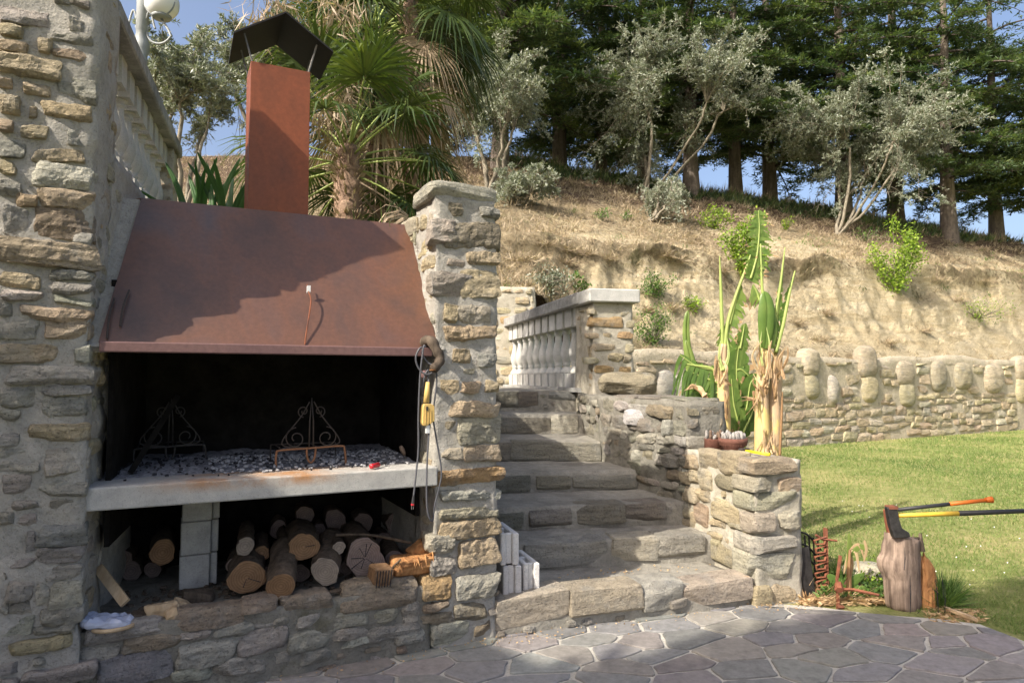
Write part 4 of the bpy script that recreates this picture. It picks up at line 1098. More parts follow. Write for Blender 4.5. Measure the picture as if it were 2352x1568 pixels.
def balustrade(root, P, d, n, sp, zb, h, w, wy, s0=0.15):
    d = np.array([*d, 0.]); d /= np.linalg.norm(d); ang = math.atan2(d[1], d[0])
    mb = baluster_mb(h, w, wy); V = np.concatenate(mb.V)
    c, s = math.cos(ang), math.sin(ang); V = np.c_[V[:, 0] * c - V[:, 1] * s, V[:, 0] * s + V[:, 1] * c, V[:, 2]]
    me = bpy.data.meshes.new('baluster'); me.from_pydata(V.tolist(), [], mb.F); me.materials.append(M['cast'])
    for p in me.polygons: p.use_smooth = len(p.vertices) == 4
    for p in me.polygons[:12]: p.use_smooth = False
    for i in range(n):
        o = bpy.data.objects.new('baluster', me)
        link(o, np.array([P[0], P[1], zb]) + d * (s0 + sp * i), root)
# the one beyond the steps
B0 = np.array([0.83, 8.70, 0]); Bd = np.array([-0.24, 0.97, 0]); Bd /= np.linalg.norm(Bd)
bal2 = empty('stone_balustrade', (0.3, 10, 1.46), 'pale balustrade with grey coping at the top of the steps, ending in a stone post', 'balustrade')
balustrade(bal2, B0 + np.array([0.10, 0.0, 0]), Bd[:2], 11, 0.36, 1.462, 1.03, 0.27, 0.20, 0.02)
mb = MB(); mb.box(B0 + Bd * 1.9 + np.array([0.10, 0.0, 2.57]), Bd, (Bd[1], -Bd[0], 0), (0, 0, 1), 2.15, 0.19, 0.075)
q = mb.build('coping', M['cap'], bal2); b_ = q.modifiers.new('bevel', 'BEVEL'); b_.width = 0.012
mb = MB(); mb.box(B0 + Bd * 1.9 + np.array([0.10, 0.0, 1.435]), Bd, (Bd[1], -Bd[0], 0), (0, 0, 1), 2.1, 0.20, 0.026)
mb.build('plinth_course', M['concrete'], bal2)
# its stone post
Q0 = np.array([0.965, 8.10, 0]); Q1 = np.array([1.455, 8.21, 0]); uq = (Q1 - Q0) / np.linalg.norm(Q1 - Q0); vq = np.array([-uq[1], uq[0], 0])
post = child_empty('post', (Q0 + Q1) / 2 + vq * 0.3 + np.array([0, 0, 1.2]), bal2)
body('mortar', [Q0, Q1, Q1 + vq * 0.6, Q0 + vq * 0.6 + np.array([-0.02, 0, 0])], 1.0, 2.49, M['mortar_warm'], post, 0.03, 0.018, 8)
Fq_ = Face(Q0, uq)
trace(Fq_, post, [(990,395,1255,490,'r'),(1300,430,1372,495,'y'),(1225,530,1358,595,'r'),(1100,540,1160,585,'o'),(950,540,1060,590,'o'),(1150,725,1275,800,'s'),(1275,730,1350,805,'y'),(1020,835,1190,895,'r'),(1235,845,1365,895,'r'),
 (970,330,1040,375,'s'),(1260,358,1335,392,'s'),(1010,640,1200,705,'s'),(1290,640,1375,710,'s'),(930,760,1060,810,'y'),(1000,440,1010,450,'y')], Z5, depth=0.12, res=0.02, prot=0.02, jit=0.2)
Fq2 = Face(Q0, vq, -uq)
courses(Fq2, post, 0.02, 0.58, 1.45, 2.45, (0.09, 0.17), (0.14, 0.3), 0.02, (0.0, 0.02), 'rsyo', res=0.03, skip=0.15, jit=0.2)
mb = MB(); mb.box((Q0 + Q1) / 2 + vq * 0.3 + np.array([0, 0, 2.565]), uq, vq, (0, 0, 1), 0.32, 0.38, 0.08)
q = mb.build('cap', M['cast'], post); b_ = q.modifiers.new('bevel', 'BEVEL'); b_.width = 0.012
# the one on the left wall
bal1 = empty('stone_balustrade', CL + SDL * 1.8 + np.array([-0.13, 0, 2.79]), 'balustrade in shade on top of the left wall, seen steeply from below', 'balustrade')
nrmL = np.array([SDL[1], -SDL[0], 0])
balustrade(bal1, CL + SDL * 0.42 - nrmL * 0.15, SDL[:2], 10, 0.235, 2.785, 0.77, 0.145, 0.16, 0.06)
mb = MB(); mb.box(CL + SDL * (0.39 + 1.28) - nrmL * 0.16 + np.array([0, 0, 3.60]), SDL, nrmL, (0, 0, 1), 1.28, 0.17, 0.05)
q = mb.build('coping', M['cap'], bal1); b_ = q.modifiers.new('bevel', 'BEVEL'); b_.width = 0.01
pp = CL + SDL * 2.80 - nrmL * 0.17
post1 = child_empty('post', pp + np.array([0, 0, 2.7]), bal1)
body('mortar', [pp - nrmL * .15 - SDL * .14, pp + nrmL * .15 - SDL * .14, pp + nrmL * .15 + SDL * .14, pp - nrmL * .15 + SDL * .14], 2.3, 3.548, M['mortar_warm'], post1, 0.03, 0.015, 8)
fc = Face(pp + nrmL * .15 - SDL * .14, SDL, nrmL); courses(fc, post1, 0, 0.28, 2.5, 3.5, (0.1, 0.18), (0.12, 0.28), 0.02, (0.0, 0.02), 'syoo', res=0.03, jit=0.2)
fc = Face(pp - nrmL * .15 - SDL * .14, nrmL); courses(fc, post1, 0, 0.3, 2.5, 3.5, (0.1, 0.18), (0.12, 0.28), 0.02, (0.0, 0.02), 'syoo', res=0.03, jit=0.2)

# ================================================================== RETAINING WALL under the cut bank
W0 = np.array([2.45, 13.6, 0]); Wd = np.array([WL_D[0], WL_D[1], 0]); Wn = np.array([Wd[1], -Wd[0], 0])
ret = empty('retaining_wall', W0 + Wd * 9, 'long low rubble retaining wall between the lawn and the sandy bank', 'wall')
def topz(s): return 2.10 + 0.07 * math.sin(s * 0.7) + 0.04 * math.sin(s * 2.3)
ns = 260; V = []; sA = np.linspace(-2.6, 24, ns); nzr = 16
for s in sA:
    for k in range(nzr + 1):
        V.append(W0 + Wd * s + np.array([0, 0, -0.1 + (topz(s) + 0.1) * k / nzr]))
    V.append(W0 + Wd * s - Wn * 0.5 + np.array([0, 0, topz(s) + 0.02]))
V = np.array(V); V[:, :] += Wn * (fbm(V * 3, 3, 61) * 0.04)[:, None]
kk = nzr + 2; gi, gj = np.meshgrid(np.arange(ns - 1), np.arange(kk - 1), indexing='ij')
Fr = np.stack([gi * kk + gj, (gi + 1) * kk + gj, (gi + 1) * kk + gj + 1, gi * kk + gj + 1], -1).reshape(-1, 4)
ob('mortar', V, Fr, M['mortar_sand'], ret, W0 + Wd * 9)
Fw = Face(W0, Wd, Wn)
recR = []
# big grey boulders set upright in the wall
bould = [(1845,800,1880,905),(1975,796,2013,912),(2062,828,2098,925),(2138,832,2172,890),(2190,834,2226,884),(2262,838,2300,892),(2332,818,2362,912),(1900,862,1922,914),(1508,850,1545,905),(1545,860,1590,930)]
for k, (x0, y0, x1, y1) in enumerate(bould):
    a = Fw.hit(x0, (y0 + y1) / 2); b2 = Fw.hit(x1, (y0 + y1) / 2); zt = Fw.hit((x0 + x1) / 2, y0)[1]; zb2 = Fw.hit((x0 + x1) / 2, y1)[1]
    wd = (b2[0] - a[0]); uc = (a[0] + b2[0]) / 2
    nseg = 1 if k >= 7 else (2 if (zt - zb2) > 1.0 else 1)
    hz_ = (zt - zb2) / nseg
    for q in range(nseg):
        zc = zb2 + hz_ * (q + 0.5) - 0.06
        add_stone(ret, Fw.pt(uc + RNG.normal(0, 0.02), zc, -0.09 + 0.02 * (q == nseg - 1)), Wd, Wn, (wd * (1.0 + 0.12 * (q == nseg - 1)), 0.40, hz_ * 1.3), 'g' if k >= 7 else ((0.41, 0.365, 0.285) if q == nseg - 1 else 's'), res=0.05, smooth_=True, k=2.8, jit=0.10, amp=0.09, fr=1.0, ledge=.1, fac_n=0, name='boulder')
    recR.append((uc - wd / 2 - 0.02, zb2 - 0.02, uc + wd / 2 + 0.02, zt + 0.1))
def in_view(u, z): 
    p = Fw.pt(u, z); x = p[0] / p[1]; return (0.155 < x < 0.30) or (0.385 < x < 0.775)
courses(Fw, ret, -0.4, 14.5, 0.0, 1.93, (0.15, 0.27), (0.24, 0.56), 0.0, (0.025, 0.065), 'sssypso', keep=in_view, res=0.06, skip=0.01, rects=recR, depth=0.2, jit=0.28, k=14, amp=0.14, wave=0.04, fac_n=5)
Vx, Fx, cx_ = [], [], 0
rr_ = np.random.default_rng(12); z = 0.0
while z < 1.85:
    h_ = rr_.uniform(.16, .28); u_ = -2.5
    while u_ < 23.5:
        l_ = rr_.uniform(.26, .6); uc = u_ + l_ / 2
        if not in_view(uc, 1.0) and rr_.random() > .04:
            Q, Fs_ = rock((l_, .2, h_ * rr_.uniform(.85, 1)), (4, 2, 2), int(rr_.integers(1e6)), jit=.26, k=12, amp=.14)
            c = Fw.pt(uc, z + h_ / 2, -.06 + rr_.uniform(.0, .03)); Vx.append(c + Q[:, :1] * Wd - Q[:, 1:2] * Wn + np.c_[0 * Q[:, :2], Q[:, 2]]); Fx.append(Fs_ + cx_); cx_ += len(Q)
        u_ += l_
    z += h_
tag(ob('stone_filling', np.concatenate(Vx), np.concatenate(Fx), M['stone'], ret, W0 + Wd * 9, False, color=STONE['s']), kind='stuff')
# high terrace wall at the head of the steps
P0 = np.array([-2.4, 12.22, 0]); tw = empty('terrace_wall', (-0.5, 12.3, 1.46), 'ochre stone wall behind the far balustrade at the head of the steps', 'wall')
body('mortar', [P0, (0.42, 12.30, 0), (0.42, 12.9, 0), (-2.4, 12.9, 0)], 0, 3.22, M['mortar_warm'], tw, 0.07, 0.03, 5)
courses(Face(P0, (2.82, 0.08, 0)), tw, 0.3, 2.8, 1.45, 3.2, (0.13, 0.24), (0.16, 0.42), 0.02, (0.02, 0.05), 'yyosrp', res=0.05, skip=0.05, jit=0.2, k=5)

# ================================================================== LAMP POST
lx, ly = -3.78, 7.0
LX = at_Y(325, 120, ly)[0]
lamp = empty('lamp_post', (LX, ly, TZ), 'pale grey ornate lamp post with a white globe, behind the left balustrade', 'street lamp')
ztop = at_Y(325, 52, ly)[2]
mb = MB(); rr = 0.048
mb.lathe((LX, ly, TZ), [(0.16, 0), (0.16, .12), (.10, .2), (.085, .7), (.06, .78), (rr, .85), (rr, ztop - TZ - .45), (.062, ztop - TZ - .43), (.062, ztop - TZ - .40), (.05, ztop - TZ - .38), (.075, ztop - TZ - .30), (.075, ztop - TZ - .22), (.045, ztop - TZ - .12), (.06, ztop - TZ - .1), (.06, ztop - TZ + .5), (.02, ztop - TZ + .6)], 12)
mb.build('pole', M['grey_paint'], lamp, (LX, ly, TZ), True)
gc = at_Y(372, 8, ly)
for sx in (1, -1):
    arm = []
    for k in range(16):
        a = -0.5 + k / 15 * 3.4
        arm.append((LX + sx * (0.06 + 0.12 + 0.13 * math.cos(math.pi - a * 1.0)), ly, ztop - 0.10 - 0.13 * math.sin(a)))
    arm.append((LX + sx * abs(gc[0] - LX), ly, gc[2] - 0.17))
    mb = MB(); mb.tube(smooth_path(arm, 26), 0.013, 6); mb.build('arm', M['grey_paint'], lamp, smooth=True)
    arm2 = [(LX + sx * (0.05 + 0.10 * k / 9 + 0.0), ly - 0.02, ztop + 0.02 + 0.10 * math.sin(k / 9 * 4.5)) for k in range(10)]
    mb = MB(); mb.tube(smooth_path(arm2, 20), 0.011, 6); mb.build('scroll', M['grey_paint'], lamp, smooth=True)
    if sx < 0: break
    mb = MB(); c = (LX + sx * abs(gc[0] - LX), ly, gc[2])
    mb.lathe(c, [(0.02, -0.17), (0.09, -0.165), (0.10, -0.14), (0.06, -0.12)], 14); mb.build('globe_cup', M['grey_paint'], lamp, smooth=True)
    mb = MB(); R_ = 0.17
    mb.lathe(c, [(R_ * math.sin(a) + 1e-4, -R_ * math.cos(a)) for a in np.linspace(0.25, math.pi, 14)], 20); mb.build('globe', M['globe'], lamp, smooth=True)
    cage = [(c[0] + math.cos(a) * 0.165 * math.cos(.3), ly - 0.165 * math.sin(0.3 + 0 * a) , c[2] + math.sin(a) * 0.165) for a in np.linspace(-2.9, -0.1, 16)]
    mb = MB(); mb.tube(cage, 0.010, 5); mb.build('cage_band', M['grey_paint'], lamp, smooth=True)

# ================================================================== FIREWOOD
def log(px, py, rpx, w, L, dirw, mats, label, name='log', squash=1.0, crack=0, seed=0, group=None, cat='log'):
    """cut end centred on a photo point at depth w inside the store; dirw = (du, dw, dz) direction of the body"""
    c = at_plane(px, py, fac(0, w, 0), Vv); r = rpx / F * c[1]
    c[2] = max(c[2], 0.388 + r * squash * 0.9)
    d = dirw[0] * U + dirw[1] * Vv + np.array([0, 0, dirw[2]]); d /= np.linalg.norm(d)
    rg = np.random.default_rng(seed + 100)
    n = 22; nr = 9
    a = np.cross(d, [0, 0, 1.0]); a /= np.linalg.norm(a); b2 = np.cross(a, d)
    if b2[2] < 0: b2 = -b2
    ang = np.arange(n) / n * 2 * math.pi
    prof = 1 + 0.08 * np.sin(ang * 2 + rg.uniform(0, 6)) + 0.04 * np.sin(ang * 3 + rg.uniform(0, 6)) + 0.03 * np.sin(ang * 7 + rg.uniform(0, 6)) + rg.normal(0, 0.018, n)
    root = empty(name, c - np.array([0, 0, r]), label, cat, group)
    V = []
    for i in range(nr + 1):
        q = c + d * L * i / nr; k = 1 + 0.03 * math.sin(i * 1.3 + seed)
        rough = 1 + rg.normal(0, 0.03, n)
        if i == 0: rough = rough * 0.985
        for j in range(n): V.append(q + r * k * prof[j] * rough[j] * (math.cos(ang[j]) * a + squash * math.sin(ang[j]) * b2))
    Fq = [(i * n + j, i * n + (j + 1) % n, (i + 1) * n + (j + 1) % n, (i + 1) * n + j) for i in range(nr) for j in range(n)] + [tuple(nr * n + k for k in range(n))]
    ob('bark', V, Fq, M[mats[1]], root, c, True)
    E = [c - d * 0.004]
    for q in (0.5, 0.94):
        for j in range(n): E.append(c - d * 0.003 + r * q * prof[j] * (math.cos(ang[j]) * a + squash * math.sin(ang[j]) * b2))
    Fe = [(0, 1 + j, 1 + (j + 1) % n) for j in range(n)] + [(1 + j, 1 + n + j, 1 + n + (j + 1) % n, 1 + (j + 1) % n) for j in range(n)]
    # rim down to the bark
    for j in range(n): E.append(V[j])
    Fe += [(1 + n + j, 1 + 2 * n + j, 1 + 2 * n + (j + 1) % n, 1 + n + (j + 1) % n) for j in range(n)]
    # make windings face the viewer
    ob('cut_face', E, [f[::-1] for f in Fe], M[mats[0]], root, c, False)
    for k in range(crack):
        an = rg.uniform(0, 6.28); l = r * rg.uniform(0.5, 0.9); t = (math.cos(an) * a + math.sin(an) * b2); s_ = np.cross(t, d)
        mb = MB(); mb.add([c - d * .007 + t * r * .05 - s_ * .001, c - d * .007 + t * l - s_ * .002, c - d * .007 + t * l + s_ * .002, c - d * .007 + t * r * .05 + s_ * .001,
                           c + t * r * .05 - s_ * .001, c + t * l - s_ * .002, c + t * l + s_ * .002, c + t * r * .05 + s_ * .001], [(0, 1, 2, 3), (7, 6, 5, 4), (0, 4, 5, 1), (1, 5, 6, 2), (2, 6, 7, 3), (3, 7, 4, 0)])
        mb.build('crack', M['char'], root, c)
    return root
G1 = 'firewood logs stored under the hearth'
log(563, 1254, 19.5, 0.34, 0.5, (0.1, 1, 0), ('end_pale', 'bark'), 'small pale round log resting on the log nearest the block support', seed=1, group=G1)
log(567, 1326, 38, 0.20, 0.55, (0.1, 1, 0.02), ('end_warm', 'bark'), 'thick brown log next to the block support, with a small cracked end', crack=2, seed=2, squash=0.98, group=G1)
log(698, 1255, 32, 0.22, 0.5, (0.12, 1, -0.02), ('end_warm', 'bark'), 'brown log raised highest in the row of firewood', crack=1, seed=3, group=G1)
log(645, 1345, 35, 0.05, 0.42, (0.20, 1, 0.30), ('end_warm', 'bark'), 'bark covered log jutting out over the base wall, middle front', seed=4, squash=0.8, group=G1)
log(747, 1312, 33, 0.13, 0.42, (0.30, 1, 0.20), ('end_pale', 'bark'), 'greyish log leaning back, fourth from the block support', seed=5, group=G1)
log(778, 1258, 15, 0.22, 0.4, (0.1, 1, 0), ('end_pale', 'bark'), 'thin log lying on the greyish leaning log', seed=6, group=G1)
log(838, 1280, 42, 0.20, 0.5, (0.1, 1, 0), ('end_grey', 'bark'), 'largest log of the row, its end split by radial cracks', crack=7, seed=7, group=G1)
log(373, 1268, 27, 0.60, 0.4, (0, 1, 0), ('end_warm', 'bark'), 'lone log in the dark left of the block support', seed=8, group=G1)
log(602, 1269, 16, 0.42, 0.4, (0.1, 1, 0), ('end_warm', 'bark'), 'small dark log half hidden between two raised logs', seed=9, group=G1)
log(654, 1253, 14, 0.45, 0.4, (0.1, 1, 0), ('end_warm', 'bark'), 'small dark log just left of the highest log', seed=10, group=G1)
BACK = [(770,1195,24,'dim back log, highest in the pile above the middle of the row'),(700,1185,22,'dim back log behind the highest log of the front row'),(835,1200,22,'dim back log above the largest cracked log'),(905,1200,20,'dim back log at the upper right above the orange chunk'),
        (640,1215,20,'dim back log behind the small pale log, nearest the block support'),(730,1218,16,'small dim back log just right of the highest front log'),(880,1240,18,'dim back log low behind the long thin stick'),
        (300,1330,22,'dim log on the floor left of the lone log in the left bay'),(280,1280,20,'dim log highest at the far left of the left bay'),(350,1320,18,'small dim log under the lone log in the left bay')]
for kk_, (x, y, r_, lb_) in enumerate(BACK):
    log(x, y, r_, 0.88, 0.2, (0.1, 1, 0), ('end_grey', 'bark'), lb_, seed=21 + kk_, group='dim logs at the back of the store')
for kk_, (x, y, r_, w_, lb_) in enumerate([(607,1322,20,.42,'small grey log on the floor right of the thick cracked log'),(690,1322,20,.40,'grey log on the floor under the highest log'),(905,1282,19,.36,'grey log on the floor right of the largest log'),(795,1322,17,.40,'small dark log on the floor left of the largest log'),(535,1300,16,.5,'small dark log squeezed against the block support')]):
    log(x, y, r_, w_, 0.35, (0.15, 1, 0), ('end_grey', 'bark'), lb_, seed=50 + kk_, group=G1)
# rough split chunk of fresh orange wood
def chunk(name, c, dims, mat, label, cat, seed, amp=0.12, res=0.012, k=9, parent=None, tilt=0.0, u=U, n=None, jit=0.3, color=None):
    N = tuple(int(np.clip(d / res, 3, 18)) for d in dims)
    Q, Fs = rock(dims, N, seed, k=k, jit=jit, amp=amp, ledge=0.8)
    ct_, st_ = math.cos(tilt), math.sin(tilt); x, z = Q[:, 0] * ct_ - Q[:, 2] * st_, Q[:, 0] * st_ + Q[:, 2] * ct_
    n = Vv if n is None else n
    W = np.asarray(c) + x[:, None] * u + Q[:, 1:2] * n + z[:, None] * np.array([0, 0, 1.])
    o = ob(name, W, Fs, mat, parent, c, False)
    if label: tag(o, label, cat)
    return o
c = at_plane(940, 1300, fac(0, 0.10, 0), Vv)
sp = chunk('split_log', c, (0.24, 0.2, 0.14), M['red_wood'], 'torn sunlit chunk of fresh orange wood at the right end of the store', 'firewood', 5, 0.2, 0.012)
c2 = at_plane(972, 1268, fac(0, 0.18, 0), Vv); chunk('split_piece', c2, (0.12, 0.14, 0.14), M['red_wood'], None, None, 6, 0.2, parent=sp, tilt=0.7)
for k in range(9):
    a = c + U * (-0.10 + 0.025 * k) + np.array([0, 0, 0.045 + 0.01 * (k % 3)]) - Vv * 0.05
    mb = MB(); mb.tube([a, a + U * RNG.uniform(-.03, .03) - Vv * 0.05 + np.array([0, 0, RNG.uniform(-.01, .03)]), a - Vv * 0.10 + U * RNG.uniform(-.03, .03) + np.array([0, 0, RNG.uniform(-.04, .0)])], [0.008, 0.006, 0.001], 4); mb.build('splinter', M['red_wood'], sp)
c = at_plane(873, 1320, fac(0, 0.03, 0), Vv)
sw = chunk('sawn_block', c, (0.11, 0.16, 0.10), M['end_warm'], 'small reddish block with parallel saw cuts beside the orange chunk', 'firewood', 9, 0.06, k=9, jit=0.1, tilt=-0.15)
for k in range(6):
    mb = MB(); mb.box(c + U * (-0.04 + 0.016 * k) - Vv * 0.083, U, Vv, (0.1, 0, 1), 0.0018, 0.004, 0.046); mb.build('saw_cut', M['char'], sw, c)
c = at_plane(885, 1325, fac(0, -0.02, 0), Vv)
tw_ = empty('cedar_sprig', c, 'greenish twig lying across the sawn block', 'twig')
mb = MB(); mb.tube([c + U * -.03 - [0, 0, .04], c, c + U * .05 + [0, 0, .06], c + U * .09 + [0, 0, .09]], 0.005, 5); mb.build('stem', M['bark'], tw_)
mb = MB()
for k in range(70):
    t = RNG.random(); p = c + U * (-.035 + .12 * t) + np.array([0, 0, -.04 + .12 * t]); e = RNG.normal(0, 1, 3); e /= np.linalg.norm(e); mb.tube([p, p + e * 0.018], [.0015, .0008], 3, False)
mb.build('needles', M['cedar'], tw_)
# board, slab chips and the bag in the left bay
a = at_plane(226, 1303, fac(0, 0.30, 0), Vv); b2 = at_plane(288, 1384, fac(0, 0.12, 0), Vv); b2[2] = max(b2[2], 0.40)
d_ = (b2 - a) / np.linalg.norm(b2 - a); s_ = np.cross(d_, Vv); s_ /= np.linalg.norm(s_)
mb = MB(); mb.box((a + b2) / 2, d_, s_, np.cross(d_, s_), np.linalg.norm(b2 - a) / 2, 0.024, 0.009)
tag(mb.build('board', M['pale_wood'], None), 'pale wooden board leaning in the left corner of the wood store', 'board')
for i, (x, y, sx, sz, w, lb) in enumerate([(375,1362,.15,.07,.10,'broad split chunk flat in the left bay'),(415,1365,.09,.06,.12,'light broken chip beside the broad chunk'),(455,1350,.17,.06,.25,'dark bark slab in front of the block support'),(395,1378,.07,.05,.06,'small light wedge of wood at the front of the left bay'),
        (330,1372,.12,.03,.10,'curved bark strip near the leaning board')]):
    c = at_plane(x, y, fac(0, w, 0), Vv); c[2] = 0.388 + sz * .42
    tag(chunk('split_log', c, (sx, 0.10, sz), M['pale_wood'] if i in (0, 1, 3) else M['bark'], None, None, 40 + i, 0.25, tilt=RNG.uniform(-.4, .3)), lb, 'firewood')
a = at_plane(770, 1228, fac(0, 0.25, 0), Vv); m_ = at_plane(850, 1228, fac(0, 0.22, 0), Vv); b2 = at_plane(945, 1246, fac(0, 0.2, 0), Vv)
mb = MB(); mb.tube(smooth_path([a, m_, b2], 12), 0.009, 6); tag(mb.build('stick', M['bark'], None, smooth=True), 'long thin stick lying over the logs', 'stick')
a = at_plane(735, 1345, fac(0, 0.06, 0), Vv); b2 = at_plane(840, 1325, fac(0, 0.06, 0), Vv); a[2] = b2[2] = 0.40
mb = MB(); mb.tube(smooth_path([a, (a + b2) / 2 + [0, 0, .008], b2], 10), [.008, .014, .018, .02, .02, .02, .018, .016, .012, .006], 6, flat=0.5); tag(mb.build('bark_strip', M['bark'], None, smooth=True), 'loose strip of bark in front of the leaning grey log', 'bark')
c = at_plane(970, 1245, fac(0, 0.16, 0), Vv)
mb = MB(); mb.box(c + [0, 0, -.07], U, Vv, (0.12, 0, 1), 0.014, 0.008, 0.10); lt = mb.build('lighter', M['dark_plastic'], None); tag(lt, 'dark grey stick lighter wedged behind the orange chunk', 'lighter')
mb = MB(); mb.box(c + [0.012, -0.012, .012], U, Vv, (0.12, 0, 1), 0.010, 0.003, 0.012); mb.build('tip', M['white_plastic'], lt)
# crumpled plastic bag over a coil
r = np.random.default_rng(8); c = at_plane(245, 1398, fac(0, 0.03, 0), Vv); c[2] = 0.40
P, Fs = box_topo(16, 10, 4); Q = P / (np.abs(P) ** 4).sum(1)[:, None] ** .25 * np.array([.115, .07, .026])
Q = Q + fbm(Q * 30, 3, 3)[:, None] * P * np.array([.012, .012, .02]); Q[:, 2] += 0.02 + 0.03 * np.clip(-Q[:, 0] * 6, -0.4, 1)
bagm, nt, b_ = new_mat('blueish_plastic_film', 0.25, 0.6); setc(nt, b_, (0.42, 0.46, 0.58))
W = c + Q[:, 0:1] * U + Q[:, 1:2] * Vv + Q[:, 2:3] * np.array([0, 0, 1]); bag = ob('plastic_bag', W, Fs, bagm, None, c, False); tag(bag, 'crumpled bluish plastic bag on the left end of the base wall', 'bag')
cc = at_plane(262, 1408, fac(0, 0.0, 0), Vv); cc[2] = 0.40
mb = MB(); mb.tube([cc + U * .085 * math.cos(q) + Vv * .06 * math.sin(q) for q in np.linspace(0, 6.1, 26)], 0.010, 6); tag(mb.build('wooden_hoop', M['pale_wood'], None, smooth=True), 'bent pale wooden hoop under the plastic bag', 'hoop')

# ================================================================== ON THE HEARTH
def hearth(px, py, z=1.075): return at_z(px, py, z)
def spiral(c, r, turns, start, sgn, ax, az, n=26, close=0.25):
    return [c + (r * (1 - (1 - close) * k / (n - 1))) * (math.cos(start + sgn * turns * 6.283 * k / (n - 1)) * ax + math.sin(start + sgn * turns * 6.283 * k / (n - 1)) * az) for k in range(n)]
def trivet(px, py, scale, mA, mB_, label):
    c = hearth(px, py, 1.078); az = np.array([0, 0, 1.0])
    root = empty('grill_stand', c, label, 'fire iron')
    def P(x, z, y=0.0): return c + U * x * scale + Vv * y * scale + az * (z if z < .12 else .12 + (z - .12) * .78) * scale
    mb = MB(); mb.tube(smooth_path([P(-.19, 0), P(-.19, .08), P(-.165, .10), P(0, .105), P(.165, .11), P(.19, .09), P(.20, 0)], 40), .0065, 6); mb.build('foot_rail', mB_, root, smooth=True)
    mb = MB(); mb.tube(smooth_path([P(-.025, .10), P(-.02, .05), P(0.0, .022), P(.02, .05), P(.025, .10)], 16), .0065, 6); mb.build('loop', mB_, root, smooth=True)
    for sx in (-1, 1):
        mb = MB(); mb.tube(spiral(P(sx * .085, .175), .062 * scale, 1.4, math.pi / 2, -sx, U, az), .004, 5); mb.build('scroll', mA, root, smooth=True)
        mb = MB(); mb.tube(smooth_path([P(sx * .03, .11), P(sx * .14, .12), P(sx * .155, .17), P(sx * .06, .33), P(sx * .012, .44)], 26), .004, 5); mb.build('side_bar', mA, root, smooth=True)
        mb = MB(); mb.tube(spiral(P(sx * .045, .37), .034 * scale, 1.3, -math.pi / 2, sx, U, az, 20), .0035, 5); mb.build('scroll', mA, root, smooth=True)
        mb = MB(); mb.tube([P(sx * .012, .10), P(sx * .010, .30), P(0, .47)], [.005, .005, .002], 5); mb.build('upright', mA, root, smooth=True)
    for q in range(4):
        mb = MB(); mb.tube([P(-.17 + .1 * q, .112), P(-.17 + .1 * q, .112, .25)], .004, 5); mb.build('bar', mA, root, smooth=True)
    mb = MB(); mb.tube([P(-.19, .11, .25), P(.19, .11, .25)], .005, 5); mb.tube([P(-.19, .11, .25), P(-.19, 0.0, .25)], .005, 5); mb.tube([P(.19, .11, .25), P(.19, 0.0, .25)], .005, 5); mb.build('rear_rail', mA, root, smooth=True)
    return root
trivet(714, 1071, 1.02, M['iron'], M['iron_rust'], 'scrolled iron grill stand with a rusty front rail, nearer the middle of the hearth')
trivet(390, 1066, 1.0, M['axe_steel'], M['axe_steel'], 'scrolled iron grill stand dim in the shade at the left of the hearth')
a = hearth(300, 1085, 1.09); b2 = a + U * .22 + Vv * .3 + np.array([0, 0, .40])
mb = MB(); mb.box((a + b2) / 2, (b2 - a) / np.linalg.norm(b2 - a), Vv, np.cross((b2 - a) / np.linalg.norm(b2 - a), Vv), np.linalg.norm(b2 - a) / 2, .012, .018); tag(mb.build('leaning_bar', M['soot'], None), 'black charred bar leaning behind the left grill stand', 'bar')
# red handled screwdriver
a = hearth(852, 1071, 1.092); b2 = hearth(892, 1061, 1.09); d_ = (b2 - a) / np.linalg.norm(b2 - a)
sdv = empty('screwdriver', a, 'red handled screwdriver lying on the hearth edge', 'screwdriver')
mb = MB(); mb.tube([a, a + d_ * .006, a + d_ * .05, a + d_ * .09, a + d_ * .095], [.011, .015, .013, .015, .008], 10); mb.build('handle', M['red_plastic'], sdv, smooth=True)
mb = MB(); mb.tube([a + d_ * .095, a + d_ * .15], .004, 6); mb.tube([a + d_ * .15, a + d_ * .185], [.008, .011], 6, flat=.6); mb.build('shaft', M['axe_steel'], sdv)
# upright brush / scraper with wooden handle
a = hearth(933, 1056, 1.078); tp = at_Y(920, 1024, a[1] - 0.02)
brs = empty('scraper', a, 'small scraper with a worn wooden handle stuck upright on the hearth', 'tool')
mb = MB(); k1 = a + (tp - a) * .35 + U * .004; mb.tube([a, k1], [.004, .005], 6); mb.build('shank', M['rod'], brs)
mb = MB(); mb.tube([k1, k1 + (tp - k1) * .25, k1 + (tp - k1) * .7, tp], [.008, .013, .015, .010], 9); mb.build('handle', M['grey_wood'], brs, smooth=True)

# ================================================================== HANGING ON THE PILLAR
pw = lambda px, py, w=-0.10: at_plane(px, py, fac(0, w, 0), Vv)
b0 = pw(975, 792, 0.05)
br = smooth_path([pw(970, 800, 0.08), pw(975, 786, 0.0), pw(990, 782, -.08), pw(1002, 803, -.11), pw(1011, 822, -.13), pw(1005, 838, -.15), pw(994, 848, -.17)], 22)
mb = MB(); mb.tube(br, np.linspace(.033, .026, 22) * (1 + .12 * np.sin(np.arange(22) * 1.7)), 10); hook = mb.build('branch_hook', M['bark'], None, b0, True); tag(hook, 'crooked branch stub used as a hook on the pillar', 'hook')
mb = MB(); mb.lathe(pw(994, 849, -.172) - [0, 0, .004], [(0.001, 0), (.018, .0), (.020, .006)], 10); mb.build('cut_end', M['red_wood'], hook)
lampw = empty('work_lamp', pw(980, 900, -.10), 'cream yellow inspection lamp with its grey cord looped over the branch hook', 'work lamp')
